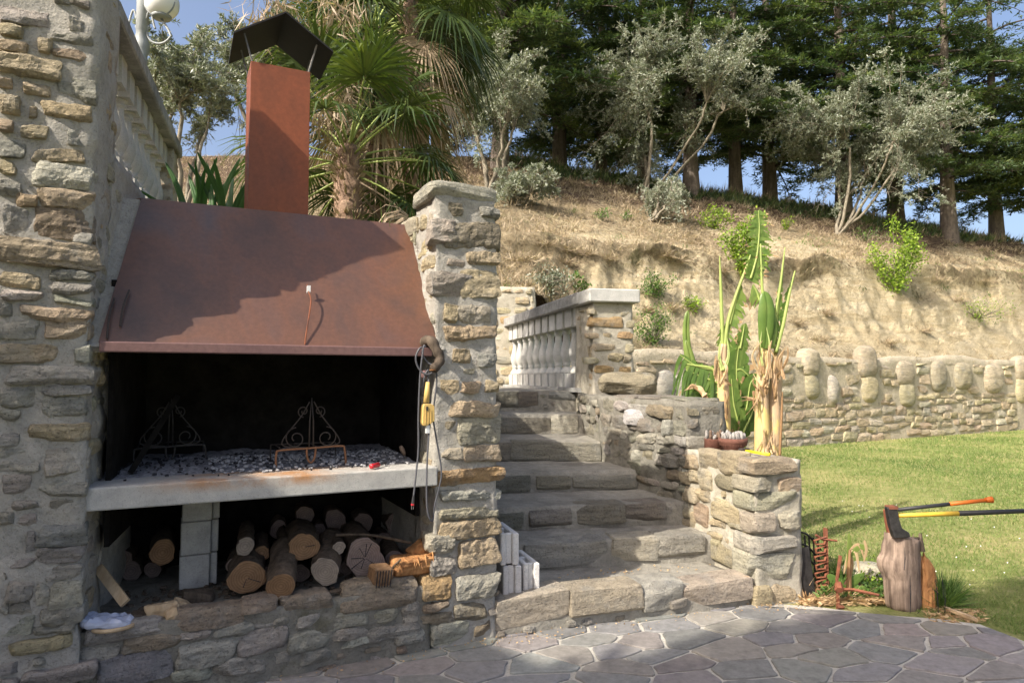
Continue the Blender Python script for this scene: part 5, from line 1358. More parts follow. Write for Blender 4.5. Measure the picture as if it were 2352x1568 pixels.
mb = MB(); mb.tube([pw(983, 877, -.13), pw(981, 900, -.13), pw(979, 925, -.13)], [.012, .016, .018], 10); mb.build('grip', M['yellow_plastic'], lampw, smooth=True)
c = pw(982, 952, -.13)
mb = MB(); w1, h1 = .032, .062
pr = [(-.75, 1), (.45, 1), (1.0, .8), (1.05, -.55), (.6, -.75), (.1, -.85), (-.1, -1), (-.8, -1), (-1.0, -.75), (-.92, .72)]
V = [c + U * x * w1 * 1.15 + np.array([0, 0, z * h1]) - Vv * .018 for x, z in pr] + [c + U * x * w1 * 1.15 + np.array([0, 0, z * h1]) + Vv * .018 for x, z in pr]; n = len(pr)
mb.add(V, [tuple(range(n))[::-1], tuple(range(n, 2 * n))] + [(i, (i + 1) % n, (i + 1) % n + n, i + n) for i in range(n)])
q = mb.build('housing', M['yellow_plastic'], lampw, c); b_ = q.modifiers.new('bevel', 'BEVEL'); b_.width = .004
for k in range(3):
    mb = MB(); mb.box(c - U * (.018 - .016 * k) - Vv * .019 - [0, 0, .012], U, Vv, (0, 0, 1), .0015, .002, .04); mb.build('rib', M['yellow_plastic'], lampw, c)
mb = MB(); mb.box(c - U * .010 - Vv * .020 + [0, 0, .036], U, Vv, (0, 0, 1), .005, .003, .011); mb.build('switch', M['dark_plastic'], lampw, c)
mb = MB(); mb.box(c - [0, 0, .082], U, Vv, (0, 0, 1), .010, .010, .022); mb.build('bulb_tube', M['white_plastic'], lampw, c)
def cord(pts, r=.0054, name='cord'):
    mb = MB(); P = smooth_path([pw(*p) for p in pts], 46); mb.tube(P, r, 6); return mb.build(name, M['cable'], lampw, c, True)
cord([(978,796,-.12),(964,800,-.13),(955,822,-.13),(962,846,-.13),(980,860,-.14),(998,850,-.14),(1000,830,-.14)])
cord([(975,792,-.11),(970,812,-.12),(982,832,-.12),(996,838,-.13)])
cord([(973,795,-.13),(966,850,-.13),(963,900,-.13),(961,960,-.13),(961,1030,-.13),(957,1075,-.13),(950,1140,-.13)])
cord([(1001,835,-.14),(1003,880,-.13),(995,950,-.13),(1001,1000,-.12),(1014,1080,-.11),(1008,1120,-.11),(998,1160,-.12),(994,1195,-.12),(985,1186,-.13),(980,1150,-.13),(981,1060,-.13),(987,960,-.13),(984,870,-.13)])
cord([(982,870,-.13),(984,850,-.13),(976,862,-.13),(970,890,-.12)])
P = [pw(950, 1138, -.13), pw(948, 1156, -.13)]
mb = MB(); mb.tube(P, [.006, .009], 8); mb.build('plug', M['dark_plastic'], lampw, c)
mb = MB(); mb.tube([P[1], pw(947.5, 1160, -.13)], .0095, 8); mb.build('plug_ring', M['red_plastic'], lampw, c)
mb = MB(); e = pw(947.5, 1160, -.13); mb.tube([e - U * .005, e - U * .005 - [0, 0, .022]], .0022, 6); mb.tube([e + U * .005, e + U * .005 - [0, 0, .022]], .0022, 6); mb.build('pins', M['rod'], lampw, c)
c = pw(975, 858, -.05); mb = MB(); mb.lathe(c - [0, 0, .03], [(.012, 0), (.022, .01), (.020, .035), (.008, .05)], 10); tag(mb.build('small_bell', M['lip'], None, smooth=True), 'small brownish cup hanging just behind the cords', 'cup')

# ================================================================== CONCRETE BLOCKS on the first step
def hollow(px0, py_top, px1, py_bot, Y, label, zb=None, rot=0.25, L=0.36):
    a = at_Y(px0, py_bot, Y); b2 = at_Y(px1, py_bot, Y); z1_ = at_Y(px0, py_top, Y)[2]; z0_ = a[2] if zb is None else zb
    u = np.array([math.cos(rot), math.sin(rot), 0]); v = np.array([-math.sin(rot + .12), math.cos(rot + .12), 0]); W_ = b2[0] - a[0]; H = z1_ - z0_
    root = empty('hollow_block', a, label, 'concrete block', 'pale concrete blocks at the foot of the steps')
    t = W_ * .30
    def bx(u0, u1, v0, v1, h0, h1, name):
        mb = MB(); mb.box(a * [1, 1, 0] + u * (u0 + u1) / 2 + v * (v0 + v1) / 2 + np.array([0, 0, z0_ + (h0 + h1) / 2]), u, v, (0, 0, 1), (u1 - u0) / 2, (v1 - v0) / 2, (h1 - h0) / 2)
        q = mb.build(name, M['white_block'], root, a); b_ = q.modifiers.new('bevel', 'BEVEL'); b_.width = .006
    bx(0, t, 0, L, 0, H, 'side_shell'); bx(W_ - t * 1.15, W_, 0, L, 0, H * .995, 'side_shell')
    bx(t, W_ - t * 1.15, 0.02, .045, 0.004, H * .985, 'web'); bx(t, W_ - t * 1.15, L * .5, L * .5 + .03, .004, H * .97, 'web'); bx(t, W_ - t * 1.15, L - .05, L - .02, .004, H * .96, 'web')
YB = 4.36
hollow(1156, 1300, 1199, 1372, YB, 'pale block standing lowest beside the pillar, under another block', rot=.18)
a0 = at_Y(1156, 1300, YB)[2]
hollow(1150, 1225, 1193, 1298, YB, 'pale block stacked on top beside the pillar', zb=a0 + .003, rot=.18)
hollow(1203, 1294, 1241, 1366, YB + 0.06, 'pale block standing alone to the right of the stacked pair', rot=.18)

# ================================================================== POTS AND HAMMER on the end block
def pot(px, py, wpx, hp_, kind, label):
    c = at_z(px, py, 1.012); k = c[1] / F; R_ = wpx * k / 2
    root = empty('cactus_pot', c, label, 'potted cactus')
    H = hp_ * k
    mb = MB()
    if kind: mb.lathe(c, [(R_ * .68, 0), (R_ * .74, H * .32), (R_ * .98, H * .55), (R_ * 1.0, H * .66), (R_ * 1.04, H * .70), (R_ * 1.04, H), (R_ * .93, H), (R_ * .9, H * .85)], 22)
    else: mb.lathe(c, [(R_ * 1.0, 0), (R_ * .95, H * .9), (R_ * 1.0, H), (R_ * .86, H), (R_ * .84, H * .85)], 22)
    mb.build('pot', M['terracotta'], root, c, True)
    if kind:
        for q in range(16):
            an = q / 16 * 6.283; mb = MB(); p = c + np.array([R_ * .93 * math.cos(an), R_ * .93 * math.sin(an), H * .5]); t = np.array([-math.sin(an), math.cos(an), 0]); mb.tube([p - t * .012, p + [0, 0, .008], p + t * .012], .005, 5); mb.build('relief', M['terracotta'], root, c)
    rg = np.random.default_rng(int(px)); n = 26 if kind else 12
    for q in range(n):
        rr_ = R_ * .78 * math.sqrt(rg.random()); an = rg.random() * 6.283; p = c + np.array([rr_ * math.cos(an), rr_ * math.sin(an), H * .8]); hh = rg.uniform(.050, .085) if kind else rg.uniform(.05, .09)
        mb = MB(); mb.tube([p, p + [0, 0, hh * .5], p + [rg.normal(0, .005), rg.normal(0, .005), hh * .9], p + [0, 0, hh]], [.013, .014, .012, .004], 7)
        mb.build('stem', M['cactus'] if kind or q % 3 == 0 else M['cactus_dark'], root, c, True)
    return root
pot(1639, 1031, 42, 24, 0, 'small dark pot of shrivelled brown cactus on the left of the end block')
pot(1684, 1037, 62, 31, 1, 'wider terracotta pot of grey woolly cactus stems beside the small dark pot')
a = at_z(1712, 1035, 1.035); b2 = at_z(1768, 1044, 1.028); d_ = (b2 - a) / np.linalg.norm(b2 - a); s_ = np.cross([0, 0, 1], d_)
ham = empty('hammer', a, 'hammer with bright yellow handle lying on the end block in front of the pots', 'hammer')
mb = MB(); mb.tube([a, b2], [.010, .012], 8); mb.build('handle', M['bright_yellow'], ham, smooth=True)
mb = MB(); mb.box(a - d_ * .012, d_, s_, (0, 0, 1), .018, .045, .018); q = mb.build('head', M['iron'], ham); b_ = q.modifiers.new('bevel', 'BEVEL'); b_.width = .004
# ================================================================== CHOPPING BLOCK AND AXES
sb = at_z(2070, 1408, 0.0)
sbx, sby = float(sb[0]), float(sb[1]) + 0.10
KS = sby / F
def stump_piece(name, prof, cx, cy, mat, root, seed, n=34, ry=0.55, rough=0.02, z_top_tilt=0.0, lean=0.0):
    rg = np.random.default_rng(seed); V = []; Hs = np.array([p[0] for p in prof]); nz = 30
    zz = np.linspace(Hs[0], Hs[-1], nz)
    xl = np.interp(zz, Hs, [p[1] for p in prof]); xr = np.interp(zz, Hs, [p[2] for p in prof])
    ang = np.arange(n) / n * 6.283
    fl = 1 + 0.06 * np.sin(ang * 3 + rg.uniform(0, 6)) + 0.035 * np.sin(ang * 7 + rg.uniform(0, 6)) + rg.normal(0, rough, n)
    for i in range(nz):
        c = (xl[i] + xr[i]) / 2; r = (xr[i] - xl[i]) / 2
        for j in range(n):
            z = zz[i] + (z_top_tilt * math.cos(ang[j]) + rg.normal(0, rough * .4)) * (1 if i == nz - 1 else 0)
            V.append((cx + c + r * fl[j] * math.cos(ang[j]), cy + lean * zz[i] + r * ry * 1.15 * fl[j] * math.sin(ang[j]) + rg.normal(0, .0015), z))
    Fs = [(i * n + j, i * n + (j + 1) % n, (i + 1) * n + (j + 1) % n, (i + 1) * n + j) for i in range(nz - 1) for j in range(n)] + [tuple((nz - 1) * n + k for k in range(n))]
    if mat is M['red_wood']:
        V = np.array(V); V[:, :2] += fbm(V * [22, 22, 5], 3, 5)[:, None] * np.array([.022, .03]) 
    return ob(name, V, Fs, mat, root, (cx, cy, 0), mat is not M['red_wood'])
stump = empty('chopping_block', (sbx, sby, 0), 'upright weathered trunk used as a chopping block, split at one side, holding two axes', 'stump')
X = lambda px: (px - 1176) * KS - sbx
Zp = lambda py: EYE + (865 - py) * KS
stump_piece('trunk_half', [(0, X(2028), X(2095)), (Zp(1380), X(2022), X(2098)), (Zp(1320), X(2018), X(2097)), (Zp(1292), X(2006), X(2098)), (Zp(1278), X(2006), X(2098)), (Zp(1262), X(2016), X(2098)), (Zp(1245), X(2018), X(2100)), (Zp(1226), X(2025), X(2100))], sbx, sby, M['grey_wood'], stump, 3, z_top_tilt=-.022)
stump_piece('split_half', [(0, X(2096), X(2133)), (Zp(1380), X(2094), X(2138)), (Zp(1340), X(2094), X(2139)), (Zp(1300), X(2096), X(2134)), (Zp(1280), X(2097), X(2124)), (Zp(1268), X(2098), X(2112))], sbx, sby + 0.02, M['red_wood'], stump, 4, rough=.075, z_top_tilt=-.01)
for k in range(7):
    x = RNG.uniform(X(2086), X(2112)); mb = MB(); z0 = Zp(1258); mb.tube([(sbx + x, sby + RNG.uniform(-.03, .05), z0), (sbx + x + RNG.normal(0, .008), sby + RNG.uniform(-.03, .05), z0 + RNG.uniform(.04, .13))], [.016, .003], 4); mb.build('splinter', M['bark'] if k % 2 else M['grey_wood'], stump)
for (x0, y0, x1, y1) in ((2052, 1300, 2050, 1425), (2068, 1380, 2066, 1424), (2121, 1290, 2124, 1350), (2108, 1310, 2112, 1425), (2128, 1320, 2126, 1400), (2100, 1330, 2118, 1345), (2042, 1240, 2040, 1290)):
    p = lambda a, b: np.array([(a - 1176) * KS, sby - 0.125, Zp(b)]); A_, B_ = p(x0, y0), p(x1, y1); B_[2] = max(B_[2], .01)
    mb = MB(); mb.tube([A_, (A_ + B_) / 2 + [.004, 0, 0], B_], [.001, .0035, .002], 4); mb.build('crack', M['char'], stump)
def axe(hx, hy, tipx, tipy, label, cols, blade, dy=0.0):
    Y = sby - 0.02 + dy; k = Y / F
    P = lambda px, py, d=0: np.array([(px - 1176) * k, Y + d, EYE + (865 - py) * k])
    a = P(hx, hy); b2 = P(tipx, tipy, -0.04); d_ = (b2 - a) / np.linalg.norm(b2 - a); L = np.linalg.norm(b2 - a)
    root = empty('axe', a, label, 'axe')
    for (t0, t1, r0, r1, mat, nm) in cols:
        m_ = [a + d_ * L * (t0 + (t1 - t0) * q) for q in (0, .5, 1)]
        mb = MB(); mb.tube(m_, [r0, (r0 + r1) / 2, r1], 10, flat=1.0); mb.build(nm, M[mat], root, smooth=True)
    return root, P
r1, P = axe(2036, 1180, 2340, 1166, 'splitting maul with yellow handle and black grip stuck in the chopping block',
    [(0, .49, .014, .017, 'yellow_paint', 'handle'), (.49, 1.0, .018, .015, 'dark_plastic', 'grip')], None, -0.05)
q0 = [(2024, 1160), (2046, 1156), (2050, 1185), (2056, 1206), (2072, 1216), (2074, 1226), (2038, 1228), (2030, 1200)]
V = [P(x, y, -.03) for x, y in q0] + [P(x, y, .02) for x, y in q0]; n = len(q0)
cen = np.mean(V, axis=0)
mb = MB(); mb.add(V, [tuple(range(n)), tuple(range(n, 2 * n))[::-1]] + [(i + n, (i + 1) % n + n, (i + 1) % n, i) for i in range(n)])
q = mb.build('head', M['axe_steel'], r1, cen); b_ = q.modifiers.new('bevel', 'BEVEL'); b_.width = .005
mb = MB(); mb.box(P(2037, 1160, -.005), (1, 0, 0), (0, 1, 0), (0, 0, 1), .030, .030, .010); mb.build('poll', M['rust'], r1, cen)
r2, P = axe(2052, 1166, 2258, 1141, 'axe with black and orange handle stuck in the chopping block behind the yellow handled one',
    [(0, .55, .013, .013, 'dark_plastic', 'handle'), (.55, .93, .0145, .0135, 'orange_plastic', 'grip'), (.93, 1.0, .017, .024, 'orange_plastic', 'knob')], None, 0.06)
q0 = [(2021, 1166), (2038, 1162), (2040, 1195), (2040, 1232), (2030, 1232), (2024, 1196)]
V = [P(x, y, -.02) for x, y in q0] + [P(x, y, .02) for x, y in q0]; n = len(q0)
mb = MB(); mb.add(V, [tuple(range(n)), tuple(range(n, 2 * n))[::-1]] + [(i + n, (i + 1) % n + n, (i + 1) % n, i) for i in range(n)])
q = mb.build('head', M['rust'], r2, P(2030, 1190)); b_ = q.modifiers.new('bevel', 'BEVEL'); b_.width = .004
a = at_z(2170, 1395, .03); b2 = at_z(2243, 1422, .03)
mb = MB(); mb.box((a + b2) / 2, (b2 - a) / np.linalg.norm(b2 - a), (0.3, 0.95, 0), (0, 0, 1), np.linalg.norm(b2 - a) / 2, .022, .010); tag(mb.build('wood_slat', M['pale_wood'], None), 'pale wood offcut lying in the grass right of the chopping block', 'wood offcut')

# ================================================================== RUSTY IRON JUNK between wall end and chopping block
YJ = 5.02
def J(px, py, Y=YJ): return at_Y(px, py, Y)
zz = empty('rusty_harrow_bar', (J(1870, 1370)[0], YJ, 0), 'upright rusty iron bar with zigzag teeth beside the end of the stone wall', 'farm iron')
x0, x1 = J(1868, 1300)[0], J(1899, 1300)[0]
mb = MB(); mb.box(((x1 + .005), YJ + .02, 0.24), (1, 0, 0), (0, 1, 0), (0, 0, 1), .008, .02, .24 + .02); mb.build('flat_bar', M['rust'], zz)
zt = J(1880, 1235)[2]
for k in range(7):
    zc = 0.06 + (zt - 0.08) * k / 6
    V0 = [(x1, YJ, zc + .03), (x0 + .01 * (k % 2), YJ - .02, zc + .006), (x0 + .015, YJ - .02, zc - .022), (x1 - .02, YJ - .01, zc - .020), (x1 - .01, YJ, zc + .004)]
    mb = MB(); mb.tube(V0, .012, 4, flat=.6); mb.build('tooth', M['rust'], zz)
a, m_, b2 = J(1874, 1228), J(1888, 1237), J(1922, 1241)
mb = MB(); mb.tube([a, m_, b2], [.016, .018, .012], 5, flat=.6); mb.build('top_bar', M['rust'], zz)
fd = empty('basket_grate', (J(1845, 1300)[0], YJ + .15, 0), 'blackened curved iron grate standing against the end of the stone wall', 'fire basket')
for k in range(5):
    za = J(1835, 1222 + 27 * k, YJ + .15)[2]
    pts = [J(1826, 1222 + 27 * k, YJ + .2), J(1850, 1224 + 27 * k, YJ + .12), J(1872, 1245 + 26 * k, YJ + .15), J(1886, 1262 + 24 * k, YJ + .3)]
    mb = MB(); mb.tube(smooth_path(pts, 14), .008, 5); mb.build('band', M['axe_steel'], fd, smooth=True)
for k in range(6):
    x = 1828 + 10 * k; t = J(x, 1222 + 3.0 * k, YJ + .16); mb = MB(); mb.tube([t, (t[0] + .01, t[1], 0.02)], .007, 5); mb.build('upright', M['axe_steel'], fd)
bd = J(1850, 1385, 5.0)
mb = MB(); mb.box((J(1852, 1320, 4.99)[0], 4.99, .19), (.97, .2, .12), (-.2, .97, 0), (-.12, 0, 1), .045, .008, .18); tag(mb.build('slate_board', M['axe_steel'], None), 'dark grey board leaning at the foot of the end block', 'board')
cr = empty('rusty_cross_iron', (J(1925, 1385, 4.85)[0], 4.85, 0), 'rusty iron upright with a bar reaching to the chopping block, set in the weeds', 'farm iron')
mb = MB(); mb.tube([(*J(1925, 1380, 4.85)[:2], 0.0), J(1922, 1330, 4.85), J(1930, 1275, 4.85)], [.020, .017, .020], 5, flat=.5); mb.build('upright', M['rust'], cr)
mb = MB(); mb.tube([J(1918, 1352, 4.83), J(1960, 1353, 4.85), J(2020, 1366, 4.75)], [.014, .012, .010], 5); mb.build('bar', M['rust'], cr)
mb = MB(); mb.tube([(*J(1922, 1388, 4.8)[:2], .015), (*J(1938, 1388, 4.8)[:2], .015)], [.02, .012], 5); mb.build('foot', M['rust'], cr)
mb = MB(); mb.tube([J(1926, 1340, 4.85), J(1928, 1355, 4.80)], .026, 6); mb.build('collar', M['rust'], cr)
tl = empty('roof_tile', J(1955, 1330, 5.0), 'broken curved terracotta tile in the weeds', 'tile')
mb = MB(); c = J(1955, 1335, 5.0); V = []; n = 9
for e in (0, 1):
    for R_ in (.055, .042):
        for k in range(n):
            an = math.pi * k / (n - 1); V.append((c[0] + R_ * math.cos(an) + e * .10, c[1] + e * .05 , c[2] - .03 - e * .05 + R_ * math.sin(an)))
mb.add(V, [(k, k + 1, 2 * n + k + 1, 2 * n + k) for k in range(n - 1)] + [(n + k + 1, n + k, 3 * n + k, 3 * n + k + 1) for k in range(n - 1)] + [(k + 1, k, n + k, n + k + 1) for k in range(n - 1)] + [(2 * n + k, 2 * n + k + 1, 3 * n + k + 1, 3 * n + k) for k in range(n - 1)])
mb.build('half_pipe', M['terracotta'], tl)
c = at_z(1988, 1300, .02); c[2] = .06
tag(add_stone(None, (J(1990, 1290, 5.3)[0], 5.3, .08), (1, 0, 0), (0, -1, 0), (.34, .3, .2), 'p', res=.03, k=2.6, name='field_stone'), 'flat pinkish field stone behind the weeds left of the chopping block', 'stone')

# ================================================================== leaves: many small cards
def cards(C, D, W_, L, Wd_, fold=0.0):
    """diamond leaves. C base (n,3), D unit direction, W_ unit side vector"""
    L = np.asarray(L)[:, None]; Wd_ = np.asarray(Wd_)[:, None]
    V = np.stack([C, C + D * L * .45 + W_ * Wd_ / 2, C + D * L, C + D * L * .45 - W_ * Wd_ / 2], 1).reshape(-1, 3)
    return V, np.arange(len(V)).reshape(-1, 4)
def unit(v): return v / (np.linalg.norm(v, axis=1)[:, None] + 1e-9)
def side(D, r):
    q = r.normal(0, 1, D.shape); s = np.cross(D, q); return unit(s)
def stuff_cards(name, C, D, L, W_, mat, r, rnd=None, kind='stuff', parent=None, org=(0, 0, 0), S=None):
    V, Fq = cards(C, D, side(D, r) if S is None else S, L, W_)
    o = ob(name, V, Fq, mat, parent, org, False, rnd=r.random(len(Fq)) if rnd is None else rnd)
    if kind: tag(o, kind=kind)
    return o
# ---- weeds and dead leaves in the bed
r = np.random.default_rng(21)
def grit(name, pts, n, L, W_, mat):
    P_ = np.array(pts, float); t = r.random(n) * (len(P_) - 1); i = t.astype(int); f = (t - i)[:, None]
    C = P_[i] * (1 - f) + P_[np.minimum(i + 1, len(P_) - 1)] * f + r.normal(0, 1, (n, 3)) * [.05, .06, 0]; C[:, 2] = P_[i][:, 2] + .008
    D = unit(np.c_[r.normal(0, 1, (n, 2)), r.uniform(-.05, .25, n)]); return stuff_cards(name, C, D, r.uniform(*L, n), r.uniform(*W_, n), mat, r)
def weeds(name, n, px, py, Lr, Wr, mat, up=0.8, z=0.0, label=None, cat=None, kind='stuff'):
    x = r.uniform(*px, n); y = r.uniform(*py, n)
    C = np.array([at_z(a, b, 0.0) for a, b in zip(x, y)]); C[:, 2] = np.abs(r.normal(z, z * .5 + 1e-4, n))
    D = unit(np.c_[r.normal(0, 1, (n, 2)), r.uniform(-.1 if up < .3 else .1, 1.2, n) * up * 1.6])
    return stuff_cards(name, C, D, r.uniform(*Lr, n), r.uniform(*Wr, n), mat, r, kind=kind)
weeds('green_weeds', 2600, (1880, 2030), (1335, 1385), (.02, .05), (.010, .022), M['weed'], .7, .05)
weeds('green_weeds', 700, (1975, 2025), (1330, 1365), (.015, .035), (.012, .02), M['shrub'], .7, .08)
weeds('dead_leaves', 1300, (1840, 2030), (1352, 1392), (.03, .09), (.008, .03), M['dry_leaf'], .25, .02)
weeds('dead_stems', 300, (1840, 1960), (1355, 1390), (.10, .25), (.003, .006), M['dry_leaf'], .5, .01)
weeds('tall_weeds', 260, (1890, 1985), (1335, 1375), (.12, .26), (.008, .016), M['weed'], 1.6, .0)
weeds('grass_clump', 900, (2150, 2185), (1370, 1400), (.10, .28), (.004, .008), M['weed'], 1.0, .0)
weeds('wood_chips', 400, (2130, 2260), (1398, 1432), (.02, .06), (.008, .016), M['dry_leaf'], .12, .012)
weeds('sprout', 120, (1128, 1152), (1445, 1452), (.02, .05), (.005, .008), M['shrub'], 1.0, .01)
grit('grit_and_leaf_litter', [fac(-1.9, -.05, .018), fac(-.2, -.06, .018), (.3, 4.30, .018), (1.7, 4.76, .018), (2.1, 4.85, .018)], 420, (.006, .022), (.004, .012), M['dry_leaf'])
grit('grit_and_leaf_litter', [(.3, 4.8, .195), (1.4, 5.15, .195)], 60, (.01, .03), (.006, .014), M['dry_leaf'])
fl = at_z(1692, 1326, .205); V_, F_ = cards(np.array([fl]), np.array([[.97, -.1, .12]]), np.array([[.1, .95, .25]]), [.09], [.04])
tag(ob('fallen_leaf', V_, F_, M['dry_leaf'], None, fl, False, rnd=[.2]), 'single orange dry leaf lying on the lowest step', 'leaf')
# broad banana-like shoots: two big green leaves and shrivelled ones
def strap(C0, pts, w, mat, name, parent=None, n=14, label=None, cat=None, fold=.25, rnd=None, taper=None, split=0, rg=None):
    """a long leaf: centre line through pts, half width w(t), V-folded, optional torn strips"""
    P = smooth_path(pts, n); T = np.gradient(P, axis=0); T /= np.linalg.norm(T, axis=1)[:, None]
    S_ = np.cross(T, np.array([0.15, -1, 0.1])); S_ /= np.linalg.norm(S_, axis=1)[:, None] + 1e-9
    Nn = np.cross(S_, T)
    t = np.linspace(0, 1, n); hw = w * (taper(t) if taper else np.sin(np.clip(t * .92 + .08, 0, 1) * math.pi) ** .6)
    V = []; Fq = []
    for s in (-1, 1):
        for i in range(n):
            V.append(P[i]); V.append(P[i] + s * S_[i] * hw[i] * .55 + Nn[i] * fold * hw[i] * .3); V.append(P[i] + s * S_[i] * hw[i] - Nn[i] * fold * hw[i] * .2)
    for h_ in (0, 1):
        o_ = h_ * 3 * n
        for i in range(n - 1):
            for k in (0, 1): Fq.append([o_ + i * 3 + k, o_ + (i + 1) * 3 + k, o_ + (i + 1) * 3 + k + 1, o_ + i * 3 + k + 1])
    Fq = np.array(Fq)
    return ob(name, np.array(V), Fq, mat, parent, P[0], True, rnd=np.full(len(Fq), RNG.random() if rnd is None else rnd))
bsh = empty('young_banana_shoot', (J(1950, 1375, 4.95)[0], 4.95, 0), 'young banana shoot with broad green and withered leaves among the weeds', 'plant')
for (pts, w, mt, rn) in (([(1940, 1365), (1960, 1335), (1985, 1318)], .035, 'weed', .7), ([(1945, 1378), (1965, 1360), (1992, 1350)], .04, 'weed', .9), ([(1940, 1350), (1915, 1330), (1900, 1320)], .03, 'weed', .6),
     ([(1948, 1310), (1952, 1270), (1950, 1222)], .022, 'banana', .9), ([(1955, 1275), (1975, 1255), (1990, 1262)], .02, 'banana', .9),
     ([(1950, 1262), (1944, 1290), (1938, 1318)], .011, 'dry_leaf', .9), ([(1952, 1262), (1972, 1250), (1985, 1282)], .010, 'dry_leaf', .6), ([(1953, 1268), (1966, 1268), (1974, 1315)], .012, 'dry_leaf', .95), ([(1950, 1270), (1958, 1290), (1955, 1325)], .009, 'dry_leaf', .3), ([(1985, 1240), (1990, 1262), (1984, 1290)], .012, 'dry_leaf', .8)):
    strap(None, [J(x, y, 4.97) for x, y in pts], w, M[mt], 'leaf', bsh, rnd=rn)
mb = MB(); mb.tube([(*J(1950, 1370, 4.95)[:2], 0), J(1950, 1300, 4.95), J(1952, 1262, 4.95)], [.02, .014, .008], 6); mb.build('stalk', M['dry_leaf'], bsh)

# ================================================================== BANANA PLANTS
YB1, YB2 = 6.35, 6.25
def torn(root, pts, w, n, drop, mat, seed, oneside=0, name='torn_leaf', ragged=.35, Y=0, rn=None, full=0.0):
    """banana blade torn into strips that hang from the midrib"""
    rg = np.random.default_rng(seed); P = smooth_path(pts, 30); T = np.gradient(P, axis=0); T /= np.linalg.norm(T, axis=1)[:, None]
    V = []; Fq = []; R = []
    for s in ((-1, 1) if not oneside else (oneside,)):
        for k in range(n):
            t = (k + .5) / n; i = min(28, int(t * 29)); p = P[i]; tt = T[i]
            S_ = np.cross(tt, np.array([0.2, -1, .15])); S_ /= np.linalg.norm(S_)
            l = w * math.sin(min(1, t * .86 + .12) * math.pi) ** .5 * rg.uniform(1 - ragged, 1.1); hw = (np.linalg.norm(P[-1] - P[0]) / n) * rg.uniform(.5 + .5 * full, 1.0 + .3 * full)
            d = s * S_ + tt * rg.uniform(.1, .5) + rg.normal(0, .12, 3); d /= np.linalg.norm(d)
            prev = None
            for j in range(5):
                q = j / 4; c = p + d * l * q + np.array([0, 0, -drop * l * q * q]) + rg.normal(0, .004, 3) * q; ww = hw * (1 - .75 * q ** 2)
                V += [c - tt * ww, c + tt * ww]
                if j: b = len(V) - 4; Fq.append([b, b + 1, b + 3, b + 2]); R.append(rg.random() if rn is None else np.clip(rn + rg.normal(0, .12), 0, 1))
    o = ob(name, np.array(V), np.array(Fq), mat, root, P[0], True, rnd=np.array(R))
    k_ = 0; VV = []; FF = []
    for q in range(0, len(V), 10):
        if rg.random() < .45 and q + 10 <= len(V):
            a_, b_ = V[q + 8], V[q + 9]; d_ = (V[q + 8] - V[q + 6]) * .6; e_ = rg.normal(0, .006, 3) - np.array([0, .002, 0])
            VV += [V[q + 6] * .4 + a_ * .6 + e_, V[q + 7] * .4 + b_ * .6 + e_, b_ + d_ + e_ * 2, a_ + d_ + e_ * 2]; FF.append([k_, k_ + 1, k_ + 2, k_ + 3]); k_ += 4
    if VV: tag(ob('dry_edge', np.array(VV), np.array(FF), M['dry_leaf'], o, P[0], False, rnd=rg.random(len(FF)) * .6), kind='stuff')
    mb = MB(); mb.tube(P, np.linspace(.013, .004, 30), 6); mb.build('midrib', M['banana_stem'], o, P[0], True)
    return o
def trunk(root, pts, rad, mat, name='pseudostem', n=14):
    P = smooth_path(pts, 22); mb = MB(); rr_ = np.interp(np.linspace(0, 1, 22), np.linspace(0, 1, len(rad)), rad)
    mb.tube(P, rr_, n); return mb.build(name, mat, root, P[0], True)
def sheath(root, pts, w, mat, rn=None, name='dry_sheath'):
    if mat is M['dry_leaf']:
        o = None
        for q in range(3):
            pp_ = [np.asarray(p) + RNG.normal(0, .022, 3) for p in pts]
            o = strap(None, pp_, w * RNG.uniform(.3, .62), mat, name, root, rnd=RNG.uniform(0, 1), fold=1.8, taper=lambda t: (1 - t) ** .7 * (.75 + .25 * np.sin(t * 17 + q * 2)) + .04)
        return o
    return strap(None, pts, w * .42, mat, name, root, rnd=rn, fold=1.4, taper=lambda t: (1 - t) ** .8 * .95 + .05)
b1 = empty('banana_plant', (J(1658, 1100, YB1)[0], YB1, 0), 'banana plant with one bare trunk, tattered leaves at its left, tall torn leaf on top', 'banana plant')
j = lambda x, y, d=0: J(x, y, YB1 + d)
trunk(b1, [(j(1664, 1000)[0], YB1, 0), j(1663, 985), j(1661, 900), j(1659, 840), j(1662, 790)], [.075, .062, .056, .048, .03], M['banana_trunk'])
trunk(b1, [j(1660, 800), j(1657, 700), j(1655, 640), j(1653, 588)], [.02, .017, .013, .004], M['banana_stem'], 'stalk', 8)
trunk(b1, [j(1664, 800), j(1672, 740), j(1690, 680), j(1712, 620), j(1730, 570)], [.024, .018, .015, .012, .006], M['banana_stem'], 'stalk', 8)
torn(b1, [j(1724, 640), j(1738, 590), j(1744, 530), j(1742, 484)], .15, 24, .45, M['banana'], 3, rn=.66, ragged=.25)
torn(b1, [j(1676, 745), j(1688, 700), j(1700, 660)], .10, 7, .9, M['banana'], 4, oneside=1, rn=.85)
torn(b1, [j(1660, 790), j(1663, 770), j(1672, 742)], .09, 6, .8, M['banana'], 5, rn=.85)
for sx, pts in ((0, [(1660, 850), (1652, 815), (1656, 780)]), (1, [(1664, 850), (1674, 815), (1670, 775)])):
    sheath(b1, [j(x, y, -.06) for x, y in pts], .05, M['banana_stem'], .95, 'green_sheath')
for pts, w in (([(1650, 870), (1645, 835), (1650, 815)], .03), ([(1668, 890), (1662, 850), (1668, 830)], .035), ([(1655, 985), (1640, 955), (1620, 935)], .04), ([(1668, 960), (1671, 930), (1664, 900)], .03)):
    sheath(b1, [j(x, y, -.07) for x, y in pts], w, M['dry_leaf'])
